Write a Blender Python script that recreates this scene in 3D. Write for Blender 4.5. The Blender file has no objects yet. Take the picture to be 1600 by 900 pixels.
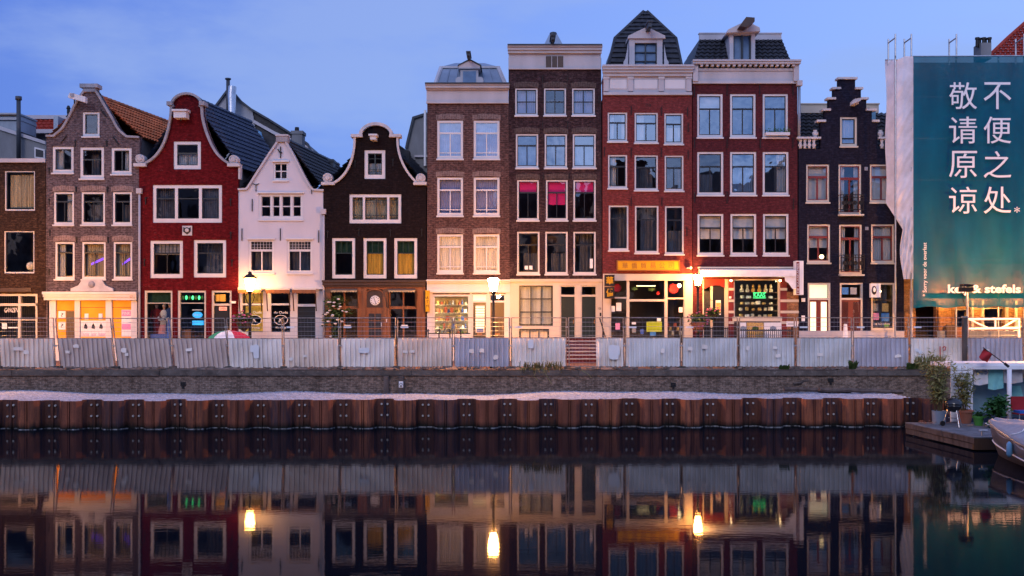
import bpy, math, random
from mathutils import Vector, Matrix
R = math.radians
rnd = random.Random(7)
sc = bpy.context.scene
COL = sc.collection

# ------------------------------------------------------------------ camera, sky, sun, exposure
H = 3.86                      # eye height above the water
F = 1600.0                    # focal length in photograph pixels
YH = 493.0                    # horizon row
S = 34.3                      # pixels per metre on the house fronts
YF = F / S                    # distance of the house fronts
ST = 1.80                     # street level
cd = bpy.data.cameras.new('camera'); cam = bpy.data.objects.new('camera', cd); COL.objects.link(cam)
cam.location = (0, 0, H); cam.rotation_euler = (R(90), 0, 0)
cd.sensor_width = 36; cd.lens = 36; cd.shift_y = (YH - 450) / 1600; cd.clip_end = 2000; cd.clip_start = .1
sc.camera = cam
sc.view_settings.view_transform = 'Standard'; sc.view_settings.look = 'None'
sc.view_settings.exposure = .38; sc.view_settings.gamma = 1
w = bpy.data.worlds.new('World'); sc.world = w; w.use_nodes = True
nt = w.node_tree; nt.nodes.clear()
def N(t, **k):
    n = nt.nodes.new(t)
    for a, b in k.items():
        setattr(n, a, b)
    return n
L = lambda a, b: nt.links.new(a, b)
tc = N('ShaderNodeTexCoord'); sep = N('ShaderNodeSeparateXYZ'); L(tc.outputs['Generated'], sep.inputs[0])
sky = N('ShaderNodeTexSky', sky_type='NISHITA'); sky.sun_disc = False
SUN_EL, SUN_AZ = R(4), R(200)
sky.sun_elevation = SUN_EL; sky.sun_rotation = SUN_AZ; sky.ozone_density = 4
bgs = N('ShaderNodeBackground'); bgs.inputs[1].default_value = .05; L(sky.outputs[0], bgs.inputs[0])
# dusk: deep blue ahead, the pale afterglow behind the viewer
def ramp(src, a, b, smooth='SMOOTHSTEP'):
    m = N('ShaderNodeMapRange', interpolation_type=smooth); m.inputs[1].default_value = a; m.inputs[2].default_value = b
    L(src, m.inputs[0]); return m.outputs[0]
def mixc(f, a, b):
    m = N('ShaderNodeMix', data_type='RGBA')
    if isinstance(f, float): m.inputs[0].default_value = f
    else: L(f, m.inputs[0])
    for i, c in ((6, a), (7, b)):
        if isinstance(c, tuple): m.inputs[i].default_value = (*c, 1)
        else: L(c, m.inputs[i])
    return m.outputs[2]
ns = N('ShaderNodeTexNoise'); ns.inputs['Scale'].default_value = 3.4; ns.inputs['Detail'].default_value = 6; ns.inputs['Roughness'].default_value = .55
mp = N('ShaderNodeMapping'); mp.inputs[3].default_value = (1, 1, 2.8); L(tc.outputs['Generated'], mp.inputs[0]); L(mp.outputs[0], ns.inputs[0])
SKY_D, SKY_L = (.078, .138, .51), (.25, .36, .77)
side = ramp(sep.outputs[0], -.5, .48, 'LINEAR')
cl = ramp(ns.outputs[0], .42, .64)
ahead = mixc(side, SKY_D, SKY_L)
mx = N('ShaderNodeMath', operation='MULTIPLY'); L(cl, mx.inputs[0]); mx.inputs[1].default_value = .7
ahead = mixc(mx.outputs[0], ahead, (.235, .305, .58))
behind = mixc(ramp(sep.outputs[2], .22, .5), mixc(cl, (.10, .24, .72), (.48, .68, 1.3)), mixc(cl, (.38, .5, 1.02), (.74, .79, 1.2)))
backf = ramp(sep.outputs[1], .35, -.45)
bg = N('ShaderNodeBackground'); L(mixc(backf, ahead, behind), bg.inputs[0]); bg.inputs[1].default_value = .94
ad = N('ShaderNodeAddShader'); L(bg.outputs[0], ad.inputs[0]); L(bgs.outputs[0], ad.inputs[1])
out = N('ShaderNodeOutputWorld'); L(ad.outputs[0], out.inputs[0])
sd = bpy.data.lights.new('sun', 'SUN'); sd.energy = .66; sd.angle = R(24); sd.color = (.97, .87, .9)
sun = bpy.data.objects.new('sun', sd); COL.objects.link(sun); sun.rotation_euler = (R(64), 0, R(-20))

# ------------------------------------------------------------------ materials
M = {}
def newmat(name):
    m = bpy.data.materials.new(name); m.use_nodes = True; M[name] = m
    t = m.node_tree; t.nodes.clear()
    o = t.nodes.new('ShaderNodeOutputMaterial'); b = t.nodes.new('ShaderNodeBsdfPrincipled'); t.links.new(b.outputs[0], o.inputs[0])
    return m, t, b, o
def nd(t, ty, **k):
    n = t.nodes.new(ty)
    for a, v in k.items():
        if a.startswith('i_'):
            n.inputs[a[2:].replace('_', ' ')].default_value = v
        else: setattr(n, a, v)
    return n
def noise(t, vec, scale, detail=4, rough=.55):
    n = nd(t, 'ShaderNodeTexNoise', i_Scale=scale, i_Detail=detail, i_Roughness=rough); t.links.new(vec, n.inputs[0]); return n.outputs[0]
def maprange(t, src, a, b, c=0., d=1.):
    m = nd(t, 'ShaderNodeMapRange'); t.links.new(src, m.inputs[0])
    for i, v in enumerate((a, b, c, d)): m.inputs[i + 1].default_value = v
    return m.outputs[0]
def mixn(t, f, a, b, bt='MIX'):
    m = nd(t, 'ShaderNodeMix', data_type='RGBA', blend_type=bt)
    if isinstance(f, (int, float)): m.inputs[0].default_value = f
    else: t.links.new(f, m.inputs[0])
    for i, c in ((6, a), (7, b)):
        if isinstance(c, tuple): m.inputs[i].default_value = (*c, 1)
        else: t.links.new(c, m.inputs[i])
    return m.outputs[2]
def scaled(t, sx, sy, sz):
    g = nd(t, 'ShaderNodeNewGeometry'); m = nd(t, 'ShaderNodeMapping'); m.inputs[3].default_value = (sx, sy, sz)
    t.links.new(g.outputs['Position'], m.inputs[0]); return m.outputs[0]
def bump(t, b, h, s=.3, dist=.02):
    n = nd(t, 'ShaderNodeBump', i_Strength=s, i_Distance=dist); t.links.new(h, n.inputs['Height']); t.links.new(n.outputs[0], b.inputs['Normal'])
def mat(name, col, rough=.6, metal=0., var=.22, vs=1.3, fs=18, bmp=.15, streak=1., emit=0., ecol=None, alt=None, altm=(.55, .7), trans=0.):
    """paint, stone, wood or metal: a base colour with large blotches, fine grain and optional second colour in patches"""
    m, t, b, o = newmat(name)
    v1 = scaled(t, 1, 1, streak); v = scaled(t, 1, 1, 1)
    n1 = noise(t, v1, vs); n2 = noise(t, v, fs, 6)
    lo = tuple(c * (1 - var) for c in col); hi = tuple(min(1, c * (1 + var)) for c in col)
    c = mixn(t, maprange(t, n1, .3, .7), lo, hi)
    c = mixn(t, maprange(t, n2, .25, .75, 0, var * .9), c, tuple(x * .45 for x in col))
    if alt:
        n3 = noise(t, v1, vs * 2.7, 8, .7)
        c = mixn(t, maprange(t, n3, altm[0], altm[1]), c, alt)
    t.links.new(c, b.inputs['Base Color'])
    t.links.new(maprange(t, n2, .2, .8, max(.02, rough - .1), min(1, rough + .12)), b.inputs['Roughness'])
    b.inputs['Metallic'].default_value = metal
    b.inputs['Specular IOR Level'].default_value = .5 if rough < .5 else (.25 if rough < .7 else .1)
    if bmp: bump(t, b, n2, bmp)
    if emit:
        t.links.new(mixn(t, 1., tuple(ecol or col), mixn(t, maprange(t, n1, .3, .7), (1 - var * 1.6,) * 3, (1 + var * .8,) * 3), 'MULTIPLY'), b.inputs['Emission Color']); b.inputs['Emission Strength'].default_value = emit
    if trans:
        tr = nd(t, 'ShaderNodeBsdfTranslucent'); t.links.new(c, tr.inputs[0]); ms = nd(t, 'ShaderNodeMixShader'); ms.inputs[0].default_value = trans
        t.links.new(b.outputs[0], ms.inputs[1]); t.links.new(tr.outputs[0], ms.inputs[2]); t.links.new(ms.outputs[0], o.inputs[0])
    return m
def brick(name, c1, c2, mortar, w=.23, h=.08, mort=.017, stain=.35, alt=None, altm=(.58, .66), rot=False, bmp=.5):
    m, t, b, o = newmat(name)
    g = nd(t, 'ShaderNodeNewGeometry'); s = nd(t, 'ShaderNodeSeparateXYZ'); t.links.new(g.outputs['Position'], s.inputs[0])
    ax = nd(t, 'ShaderNodeMath', operation='ADD'); t.links.new(s.outputs[0], ax.inputs[0]); t.links.new(s.outputs[1], ax.inputs[1])
    c = nd(t, 'ShaderNodeCombineXYZ'); t.links.new(ax.outputs[0], c.inputs[1 if rot else 0]); t.links.new(s.outputs[2], c.inputs[0 if rot else 1])
    k = nd(t, 'ShaderNodeTexBrick'); t.links.new(c.outputs[0], k.inputs[0])
    k.inputs['Scale'].default_value = 1; k.inputs['Brick Width'].default_value = w; k.inputs['Row Height'].default_value = h
    k.inputs['Mortar Size'].default_value = mort; k.inputs['Mortar Smooth'].default_value = .3; k.inputs['Bias'].default_value = 0
    k.inputs['Color1'].default_value = (*c1, 1); k.inputs['Color2'].default_value = (*c2, 1); k.inputs['Mortar'].default_value = (*mortar, 1)
    v = scaled(t, 1, 1, .6)
    n1 = noise(t, v, .9, 7, .65); n2 = noise(t, scaled(t, 1, 1, 1), 11, 6, .6)
    cc = mixn(t, maprange(t, n1, .35, .72, 0, stain), k.outputs[0], tuple(x * .42 for x in c1))
    cc = mixn(t, maprange(t, n2, .45, .75, 0, stain * .8), cc, tuple(min(1, x * 1.7 + .01) for x in c2))
    n6 = noise(t, scaled(t, 2.2, 2.2, .16), 1.6, 6, .65)
    cc = mixn(t, maprange(t, n6, .48, .70, 0, stain * 1.1), cc, tuple(x * .38 for x in c2))
    n7 = noise(t, scaled(t, 2.6, 2.6, .22), 1.3, 5, .6)
    cc = mixn(t, maprange(t, n7, .58, .75, 0, stain * .5), cc, tuple(min(1, x * 1.8 + .015) for x in c1))
    if alt:
        n3 = noise(t, scaled(t, 1, 1, 1.4), 1.1, 3, .5); n4 = noise(t, scaled(t, 1, 1, 2.2), 6, 8, .75)
        a = nd(t, 'ShaderNodeMath', operation='MULTIPLY'); t.links.new(maprange(t, n3, .46, .62), a.inputs[0]); t.links.new(maprange(t, n4, *altm), a.inputs[1])
        cc = mixn(t, a.outputs[0], cc, alt)
    n8 = noise(t, scaled(t, 6, 6, 13), 1.0, 3, .7); n9 = noise(t, scaled(t, 1, 1, 1), 34, 3, .7)
    cc = mixn(t, maprange(t, n8, .36, .50, .62 * min(1, stain * 2.2), 0), cc, tuple(x * .3 for x in c2)); cc = mixn(t, maprange(t, n8, .52, .66, 0, .5 * min(1, stain * 2.2)), cc, tuple(min(1, x * 2.1 + .01) for x in c1)); cc = mixn(t, maprange(t, n9, .45, .7, 0, .45), cc, tuple(x * .4 for x in c2))
    t.links.new(cc, b.inputs['Base Color']); b.inputs['Roughness'].default_value = .9; b.inputs['Specular IOR Level'].default_value = .12
    inv = nd(t, 'ShaderNodeMath', operation='SUBTRACT'); inv.inputs[0].default_value = 1; t.links.new(k.outputs[1], inv.inputs[1])
    bump(t, b, inv.outputs[0], bmp, .012)
    return m
def glass(name, refl, tint=(.9, .94, .95), wav=.05):
    m, t, b, o = newmat(name); t.nodes.remove(b)
    tr = nd(t, 'ShaderNodeBsdfTransparent'); tr.inputs[0].default_value = (*tint, 1)
    gl = nd(t, 'ShaderNodeBsdfGlossy'); gl.inputs['Roughness'].default_value = .01; gl.inputs[0].default_value = (.95, .97, 1, 1)
    n = noise(t, scaled(t, 1, 1, 1), 1.0, 2); bn = nd(t, 'ShaderNodeBump', i_Strength=wav, i_Distance=.2); t.links.new(n, bn.inputs['Height']); t.links.new(bn.outputs[0], gl.inputs['Normal'])
    ms = nd(t, 'ShaderNodeMixShader'); ms.inputs[0].default_value = refl
    t.links.new(tr.outputs[0], ms.inputs[1]); t.links.new(gl.outputs[0], ms.inputs[2]); t.links.new(ms.outputs[0], o.inputs[0]); return m
def lamp_mat(name, col, strength):
    m, t, b, o = newmat(name); t.nodes.remove(b)
    e = nd(t, 'ShaderNodeEmission'); e.inputs[0].default_value = (*col, 1); e.inputs[1].default_value = strength; t.links.new(e.outputs[0], o.inputs[0]); return m

brick('brick_brown_old', (0.0591, 0.0312, 0.0204), (0.0394, 0.0212, 0.0155), (0.0281, 0.0202, 0.016), stain=.5)
brick('brick_plum', (0.111, 0.0784, 0.0851), (0.0789, 0.0531, 0.0602), (0.152, 0.134, 0.147), stain=.5)
brick('red_paint', (0.112, 0.00454, 0.00713), (0.0936, 0.00353, 0.00583), (0.0992, 0.0042, 0.0072), stain=.35, alt=(.36, .2, .2), altm=(.61, .70), bmp=.25)
brick('dark_paint', (0.0137, 0.00765, 0.00864), (0.0105, 0.00585, 0.00672), (0.00683, 0.0045, 0.0048), stain=.3, bmp=.3)
brick('brick_tan', (0.103, 0.0499, 0.0424), (0.0594, 0.0294, 0.0292), (0.135, 0.09, 0.0874), h=.086, mort=.02, stain=.45)
brick('brick_dark', (0.0504, 0.0251, 0.0289), (0.0345, 0.0174, 0.0208), (0.0371, 0.0266, 0.0289), stain=.5, alt=(.2, .13, .12), altm=(.5, .7))
brick('brick_red', (0.18, 0.0347, 0.0337), (0.145, 0.0258, 0.0275), (0.123, 0.0392, 0.0379), stain=.3, bmp=.3)
brick('brick_wine', (0.0994, 0.0178, 0.0232), (0.0762, 0.0139, 0.0196), (0.0663, 0.0223, 0.0257), stain=.3, bmp=.35)
brick('blue_black_paint', (0.0146, 0.0144, 0.0299), (0.0122, 0.0116, 0.0246), (0.00833, 0.00829, 0.0176), stain=.3, bmp=.3)
brick('brick_quay', (.19, .125, .09), (.12, .08, .06), (.30, .24, .20), w=.22, h=.075, mort=.016, stain=.6, alt=(.30, .27, .25), altm=(.55, .72))
brick('brick_ochre', (.3, .14, .06), (.24, .11, .05), (.2, .13, .09), stain=.35)
brick('paving', (.2, .11, .09), (.16, .09, .075), (.1, .08, .07), stain=.5)
brick('brick_grey', (.16, .15, .15), (.13, .125, .13), (.14, .13, .13), stain=.4)
for n_, s_ in (('plum', .24), ('tan', .19), ('dark', .09)):
    brick('lintel_' + n_, (s_, s_ * .66, s_ * .6), (s_ * .75, s_ * .5, s_ * .46), (s_ * 1.25, s_, s_ * .95), rot=True, stain=.25)
mat('white_render', (.52, .50, .55), .75, var=.07, streak=.3, bmp=.2)
mat('white_paint', (.57, .55, .57), .45, var=.08, fs=30, bmp=.06, streak=.4)
mat('cream_paint', (.54, .47, .39), .45, var=.09, fs=30, bmp=.06, streak=.4)
mat('grey_white_paint', (.44, .42, .45), .55, var=.12, bmp=.08, streak=.3)
mat('stone_trim', (.30, .29, .32), .8, var=.25, vs=2, bmp=.3, alt=(.24, .23, .24))
mat('white_stone', (.48, .46, .48), .75, var=.18, vs=2, bmp=.3)
mat('black_paint', (.012, .012, .014), .35, var=.2, bmp=.05)
mat('dark_green_paint', (.012, .022, .02), .35, var=.2, bmp=.05)
mat('oxblood_paint', (.16, .018, .014), .4, var=.15, bmp=.05)
mat('brown_wood', (.21, .075, .022), .45, var=.35, vs=6, fs=40, streak=.12, bmp=.1)
mat('dark_wood', (.05, .024, .013), .45, var=.3, vs=5, streak=.15, bmp=.1)
mat('iron', (.015, .014, .015), .55, var=.3, bmp=.1)
mat('zinc', (.21, .26, .33), .45, metal=.3, var=.18, streak=.3)
mat('dark_lead', (.05, .06, .075), .55, metal=.2, var=.25)
mat('slate', (.032, .034, .042), .5, var=.4, vs=5, fs=14, bmp=.25)
mat('blue_tile', (.034, .046, .082), .5, var=.4, vs=4, fs=12, bmp=.2)
mat('orange_tile', (.46, .125, .05), .75, var=.4, vs=2.2, fs=9, bmp=.25, alt=(.2, .12, .07), altm=(.52, .66))
mat('red_tile', (.32, .045, .03), .7, var=.3, vs=4, bmp=.2)
mat('grey_render', (.2, .205, .215), .85, var=.2, streak=.4, bmp=.3)
mat('pale_render', (.36, .37, .4), .85, var=.2, streak=.4, bmp=.3)
mat('galvanised', (.42, .43, .45), .4, metal=.75, var=.25, vs=5, fs=40, bmp=.05)
mat('rusty_tube', (.32, .27, .24), .5, metal=.5, var=.4, vs=6, fs=40, alt=(.2, .08, .03), altm=(.55, .65))
mat('chrome_duct', (.55, .56, .6), .3, metal=.85, var=.15)
mat('blue_pipe', (.12, .28, .45), .5, var=.15)
for n_, c_ in (('panel_grey', (.66, .64, .62)), ('panel_mauve_lamplit', (.58, .45, .39)), ('panel_beige_lamplit', (.84, .67, .55)), ('panel_pale_lamplit', (.84, .74, .66)), ('panel_lilac', (.48, .45, .50))):  # beige, mauve and pale carry warm lamp light in their colour
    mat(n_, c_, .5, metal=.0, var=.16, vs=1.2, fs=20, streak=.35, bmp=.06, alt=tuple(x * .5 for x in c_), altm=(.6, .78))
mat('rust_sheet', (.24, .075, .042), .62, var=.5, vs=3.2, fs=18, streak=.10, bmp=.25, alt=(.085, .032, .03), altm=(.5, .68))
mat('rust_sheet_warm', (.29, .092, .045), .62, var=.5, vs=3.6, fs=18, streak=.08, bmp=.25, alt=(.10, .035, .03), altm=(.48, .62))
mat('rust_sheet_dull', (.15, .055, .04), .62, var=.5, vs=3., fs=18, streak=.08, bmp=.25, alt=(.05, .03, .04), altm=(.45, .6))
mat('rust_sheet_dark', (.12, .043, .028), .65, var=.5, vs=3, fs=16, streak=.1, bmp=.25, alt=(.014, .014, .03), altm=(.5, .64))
mat('bolt_steel', (.6, .58, .56), .4, metal=.3, var=.2)
mat('gravel', (.40, .44, .53), .95, var=.55, vs=9, fs=30, bmp=1., alt=(.25, .26, .30), altm=(.50, .62))
mat('coping_stone', (.115, .095, .082), .85, var=.4, vs=2.5, fs=14, bmp=.4, alt=(.22, .19, .165), altm=(.56, .7))
mat('rubble', (.20, .15, .125), .95, var=.5, vs=6, fs=20, bmp=.8, alt=(.32, .27, .24), altm=(.56, .64))
mat('weathered_timber', (.11, .085, .075), .85, var=.45, vs=5, fs=30, streak=.2, bmp=.4)
mat('deck_board', (.14, .145, .165), .8, var=.3, vs=4, fs=30, bmp=.3)
mat('hull_grey', (.12, .12, .135), .4, var=.15, vs=2)
mat('tarp_grey', (.24, .26, .31), .6, var=.15, vs=4, bmp=.3)
mat('bright_white', (.8, .79, .8), .45, var=.06)
mat('terracotta', (.30, .12, .08), .8, var=.25, bmp=.2)
mat('plastic_green', (.06, .24, .04), .4, var=.1)
mat('teal_cloth', (.22, .55, .55), .9, var=.15, vs=3, bmp=.3)
mat('white_cloth', (.72, .72, .75), .9, var=.1, vs=3, bmp=.3)
mat('tank_blue', (.16, .27, .33), .5, var=.2)
mat('navy', (.02, .03, .06), .5, var=.2)
mat('red_cloth', (.35, .03, .035), .85, var=.2)
mat('green_cloth', (.05, .3, .16), .8, var=.1)
mat('crimson_cloth', (.5, .03, .08), .8, var=.1)
mat('blue_plastic', (.02, .12, .42), .4, var=.1)
mat('kettle_enamel', (.012, .012, .014), .12, var=.1, bmp=0)
mat('leaf', (.055, .11, .03), .6, var=.45, vs=9, bmp=.1, alt=(.10, .12, .035), altm=(.5, .65), trans=.25)
mat('bamboo_leaf', (.25, .26, .09), .6, var=.4, vs=9, bmp=.1, alt=(.24, .22, .12), altm=(.5, .6), trans=.3)
mat('dry_grass', (.22, .19, .08), .8, var=.4, vs=9, bmp=.1)
mat('bush_leaf', (.035, .12, .03), .6, var=.45, vs=9, bmp=.1, trans=.25)
mat('stem', (.10, .08, .045), .8, var=.3)
mat('blossom_white', (.8, .76, .74), .8, var=.1, trans=.3)
mat('blossom_pink', (.55, .16, .32), .8, var=.3, trans=.3)
mat('room', (.16, .13, .12), .9, var=.35, vs=.8)
mat('net_dim', (.10, .10, .12), .9, var=.5, vs=3, streak=.3)
mat('curtain_white', (.62, .61, .63), .9, var=.08, vs=4, trans=.3)
mat('curtain_blue', (.22, .33, .5), .9, var=.15, vs=3, trans=.3)
mat('curtain_lilac', (.38, .38, .62), .9, var=.12, vs=3, trans=.3)
mat('curtain_gold_glow', (.5, .27, .05), .9, var=.5, vs=8, streak=.04, emit=.17, ecol=(.75, .36, .05))  # cloth emits its own glow in place of a lamp behind it
mat('amber_room', (.5, .28, .06), .9, var=.4, vs=5, emit=.45, ecol=(.85, .42, .06))
mat('curtain_warm_glow', (.6, .5, .42), .9, var=.3, vs=7, streak=.04, emit=.12, ecol=(.9, .65, .45))  # faint room light put into the cloth as emission
mat('curtain_tan', (.42, .34, .22), .9, var=.5, vs=8, streak=.05)
mat('blind_pink', (.5, .02, .12), .8, var=.1, emit=.12, ecol=(.8, .02, .15))
mat('blind_green', (.02, .055, .03), .7, var=.3, vs=6)
mat('lit_blind', (.8, .68, .5), .8, var=.06, emit=.95, ecol=(1, .80, .50))
mat('boards_orange_glow', (.75, .25, .012), .6, var=.15, emit=.26, ecol=(1, .30, .01))  # the boards glow by themselves: light put into the material
mat('paper_white', (.75, .74, .74), .8, var=.05)
mat('paper_pink', (.7, .28, .48), .8, var=.15)
mat('ink', (.03, .028, .03), .7, var=.2)
mat('ink_red', (.35, .02, .02), .6, var=.1)
mat('sign_yellow', (.55, .30, .008), .5, var=.06)
mat('gilt', (.26, .10, .015), .4, var=.1)
mat('sign_lime', (.36, .46, .02), .5, var=.05)
mat('sign_white', (.75, .74, .75), .5, var=.05)
mat('poster_blue', (.05, .2, .5), .6, var=.3, vs=12)
mat('poster_mix', (.45, .3, .22), .6, var=.5, vs=14, alt=(.1, .25, .3), altm=(.48, .54))
mat('red_shine', (.6, .02, .02), .4, var=.15)
mat('goods_gold', (.55, .36, .12), .5, var=.4, vs=14)
mat('goods_cream', (.62, .55, .42), .6, var=.3, vs=14)
mat('goods_red', (.5, .12, .06), .5, var=.4, vs=14)
mat('goods_blue', (.06, .12, .4), .5, var=.3, vs=14)
mat('goods_green', (.12, .2, .05), .5, var=.4, vs=14)
mat('skin', (.5, .3, .22), .6, var=.05, bmp=0)
mat('suit_red', (.16, .015, .015), .8, var=.15)
mat('dress_pink', (.55, .25, .25), .8, var=.2, vs=10)
mat('suit_blue', (.03, .06, .16), .8, var=.15)
mat('net_white', (.78, .76, .82), .7, var=.14, vs=1.6, fs=9, bmp=.6, trans=.15)
mat('lettering_white', (.74, .74, .76), .6, var=.04, bmp=0)
mat('purple_glow', (.2, .1, .9), .5, emit=1.4, ecol=(.25, .08, 1))
mat('green_neon', (.1, .9, .3), .5, emit=2.6, ecol=(.06, .8, .22))
mat('blue_neon', (.05, .4, .8), .5, emit=.9, ecol=(.03, .4, .85))
mat('open_sign', (.8, .25, .18), .5, emit=.8, ecol=(.9, .3, .2))
mat('lit_room', (.55, .42, .3), .8, var=.3, vs=5)
glass('glass_dark', .14); glass('glass_bright', .30); glass('glass_shop', .06)
lamp_mat('lantern_glow', (1, .39, .085), 1450)
lamp_mat('lantern_glow_soft', (1, .44, .11), 95)
lamp_mat('lantern_glow_wall', (1, .40, .09), 380)
lamp_mat('work_glow', (1, .50, .12), 330)
lamp_mat('bulb_warm', (1, .66, .32), 22)
lamp_mat('tube_warm', (1, .76, .42), 26)
lamp_mat('small_glow', (1, .66, .3), 6)

# banner: printed cloth, a little see-through
m, t, b, o = newmat('banner_cloth')
v = scaled(t, 1, 1, .25); nz = noise(t, v, 1.1, 5); nf = noise(t, scaled(t, 1, 1, 1), 3.5, 6)
c = mixn(t, maprange(t, nz, .3, .7), (.0, .075, .13), (.0, .125, .20)); c = mixn(t, maprange(t, nf, .4, .8, 0, .3), c, (.005, .065, .105))
t.links.new(c, b.inputs['Base Color']); b.inputs['Roughness'].default_value = .55
tr = nd(t, 'ShaderNodeBsdfTransparent'); tr.inputs[0].default_value = (.85, .85, .75, 1); ms = nd(t, 'ShaderNodeMixShader'); ms.inputs[0].default_value = .17; b.inputs['Specular IOR Level'].default_value = .1
t.links.new(b.outputs[0], ms.inputs[1]); t.links.new(tr.outputs[0], ms.inputs[2]); t.links.new(ms.outputs[0], o.inputs[0])
bump(t, b, nz, .4, .1)
# water: still, dark, with the faint long ripples that smear a reflection upright
m, t, b, o = newmat('canal_water')
b.inputs['Base Color'].default_value = (.0035, .005, .009, 1); b.inputs['IOR'].default_value = 1.082; b.inputs['Roughness'].default_value = .03
n1 = noise(t, scaled(t, .25, 1.0, 1), 1.5, 3); n2 = noise(t, scaled(t, .8, 2.2, 1), 3.5, 3)
ad_ = nd(t, 'ShaderNodeMath', operation='ADD'); t.links.new(n1, ad_.inputs[0]); t.links.new(n2, ad_.inputs[1]); bump(t, b, ad_.outputs[0], .011, .06)

# ------------------------------------------------------------------ mesh helpers
class MB:
    def __init__(s): s.v = []; s.f = []; s.smooth = False
    def add(s, vs, fs):
        k = len(s.v); s.v += [tuple(p) for p in vs]; s.f += [tuple(i + k for i in q) for q in fs]; return s
    def box(s, x0, x1, y0, y1, z0, z1):
        return s.add([(x, y, z) for x in (x0, x1) for y in (y0, y1) for z in (z0, z1)],
                     [(0, 1, 3, 2), (4, 6, 7, 5), (0, 4, 5, 1), (2, 3, 7, 6), (0, 2, 6, 4), (1, 5, 7, 3)])
    def prism(s, pts, y0, y1):           # polygon in x,z pushed along y
        n = len(pts); a = sum(pts[i][0] * pts[(i + 1) % n][1] - pts[(i + 1) % n][0] * pts[i][1] for i in range(n))
        if a < 0: pts = pts[::-1]
        return s.add([(x, y0, z) for x, z in pts] + [(x, y1, z) for x, z in pts],
                     [tuple(range(n)), tuple(range(2 * n - 1, n - 1, -1))] + [(i, n + i, n + (i + 1) % n, (i + 1) % n) for i in range(n)])
    def xprism(s, pts, x0, x1):          # profile in y,z pushed along x
        n = len(pts); a = sum(pts[i][0] * pts[(i + 1) % n][1] - pts[(i + 1) % n][0] * pts[i][1] for i in range(n))
        if a < 0: pts = pts[::-1]
        return s.add([(x0, y, z) for y, z in pts] + [(x1, y, z) for y, z in pts],
                     [tuple(range(n - 1, -1, -1)), tuple(range(n, 2 * n))] + [(i, (i + 1) % n, n + (i + 1) % n, n + i) for i in range(n)])
    def tube(s, pts, r, n=8, r2=None):
        pts = [Vector(p) for p in pts]; rings = []
        for i, p in enumerate(pts):
            d = (pts[min(i + 1, len(pts) - 1)] - pts[max(i - 1, 0)]).normalized()
            a = d.orthogonal().normalized() if abs(d.z) > .9 else d.cross(Vector((0, 0, 1))).normalized(); b2 = d.cross(a)
            rr = r if r2 is None else r + (r2 - r) * i / (len(pts) - 1)
            rings.append([p + (a * math.cos(2 * math.pi * k / n) + b2 * math.sin(2 * math.pi * k / n)) * rr for k in range(n)])
        return s.loft(rings)
    def loft(s, rings, caps=True):
        n = len(rings[0]); vs = [p for q in rings for p in q]; fs = []
        for i in range(len(rings) - 1):
            for k in range(n):
                k2 = (k + 1) % n; fs.append((i * n + k, i * n + k2, (i + 1) * n + k2, (i + 1) * n + k))
        if caps: fs += [tuple(range(n - 1, -1, -1)), tuple(range((len(rings) - 1) * n, len(rings) * n))]
        return s.add(vs, fs)
    def lathe(s, prof, c, n=16, axis='z', ex=1., ph=0.):
        rings = []
        for r, h in prof:
            q = []
            for k in range(n):
                a = 2 * math.pi * k / n + ph
                if axis == 'z': q.append((c[0] + r * math.cos(a) * ex, c[1] + r * math.sin(a), c[2] + h))
                else: q.append((c[0] + r * math.cos(a) * ex, c[1] + h, c[2] + r * math.sin(a)))
            rings.append(q)
        return s.loft(rings)
    def grid(s, fn, nu, nv):
        vs = [fn(i / nu, j / nv) for j in range(nv + 1) for i in range(nu + 1)]
        return s.add(vs, [(j * (nu + 1) + i, j * (nu + 1) + i + 1, (j + 1) * (nu + 1) + i + 1, (j + 1) * (nu + 1) + i) for j in range(nv) for i in range(nu)])
LOC = {}
def link(name, mesh, parent=None):
    o = bpy.data.objects.new(name, mesh); COL.objects.link(o)
    if parent is not None: o.parent = parent
    return o
def build(name, mb, m, parent=None, label=None, smooth=False, local=False):
    off = Vector((0, 0, 0))
    if parent is not None and not local: off = LOC[parent.name]
    me = bpy.data.meshes.new(name)
    me.from_pydata([(x - off[0], y - off[1], z - off[2]) for x, y, z in mb.v], [], mb.f)
    me.materials.append(M[m]); me.update()
    if smooth or mb.smooth:
        me.polygons.foreach_set('use_smooth', [True] * len(me.polygons))
    o = link(name, me, parent)
    LOC[o.name] = off
    if label: o['label'] = label
    return o
def tag(o, label, cat, group=None, kind=None):
    o['label'] = label; o['category'] = cat
    if group: o['group'] = group
    if kind: o['kind'] = kind
    return o
def root(name, loc, label, cat, group=None):
    o = bpy.data.objects.new(name, None); COL.objects.link(o); o.location = loc; LOC[o.name] = Vector(loc); o.empty_display_size = .2
    return tag(o, label, cat, group)
def structure(name, mb, m, smooth=False):
    o = build(name, mb, m, None, None, smooth); o['kind'] = 'structure'; return o
def copy_tree(o, parent=None):
    c = o.copy(); COL.objects.link(c); c.parent = parent; LOC[c.name] = LOC.get(o.name, Vector((0, 0, 0)))
    for ch in o.children: copy_tree(ch, c)
    return c
fx = lambda p: (p - 800) / S
fz = lambda p: H + (YH - p) / S
def PX(px, d): return (px - 800) / F * d
def PZ(py, d): return H + (YH - py) / F * d
def filled(outers, holes, y0, y1):
    """a flat wall (outline and openings in x,z) with real thickness"""
    cu = bpy.data.curves.new('wall_outline', 'CURVE'); cu.dimensions = '2D'; cu.fill_mode = 'BOTH'; cu.extrude = (y1 - y0) / 2
    for pts in outers + holes:
        sp = cu.splines.new('POLY'); sp.points.add(len(pts) - 1); sp.use_cyclic_u = True
        for i, (x, z) in enumerate(pts): sp.points[i].co = (x, z, 0, 1)
    return from_curve(cu, lambda p: (p.x, (y0 + y1) / 2 - p.z, p.y))
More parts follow.
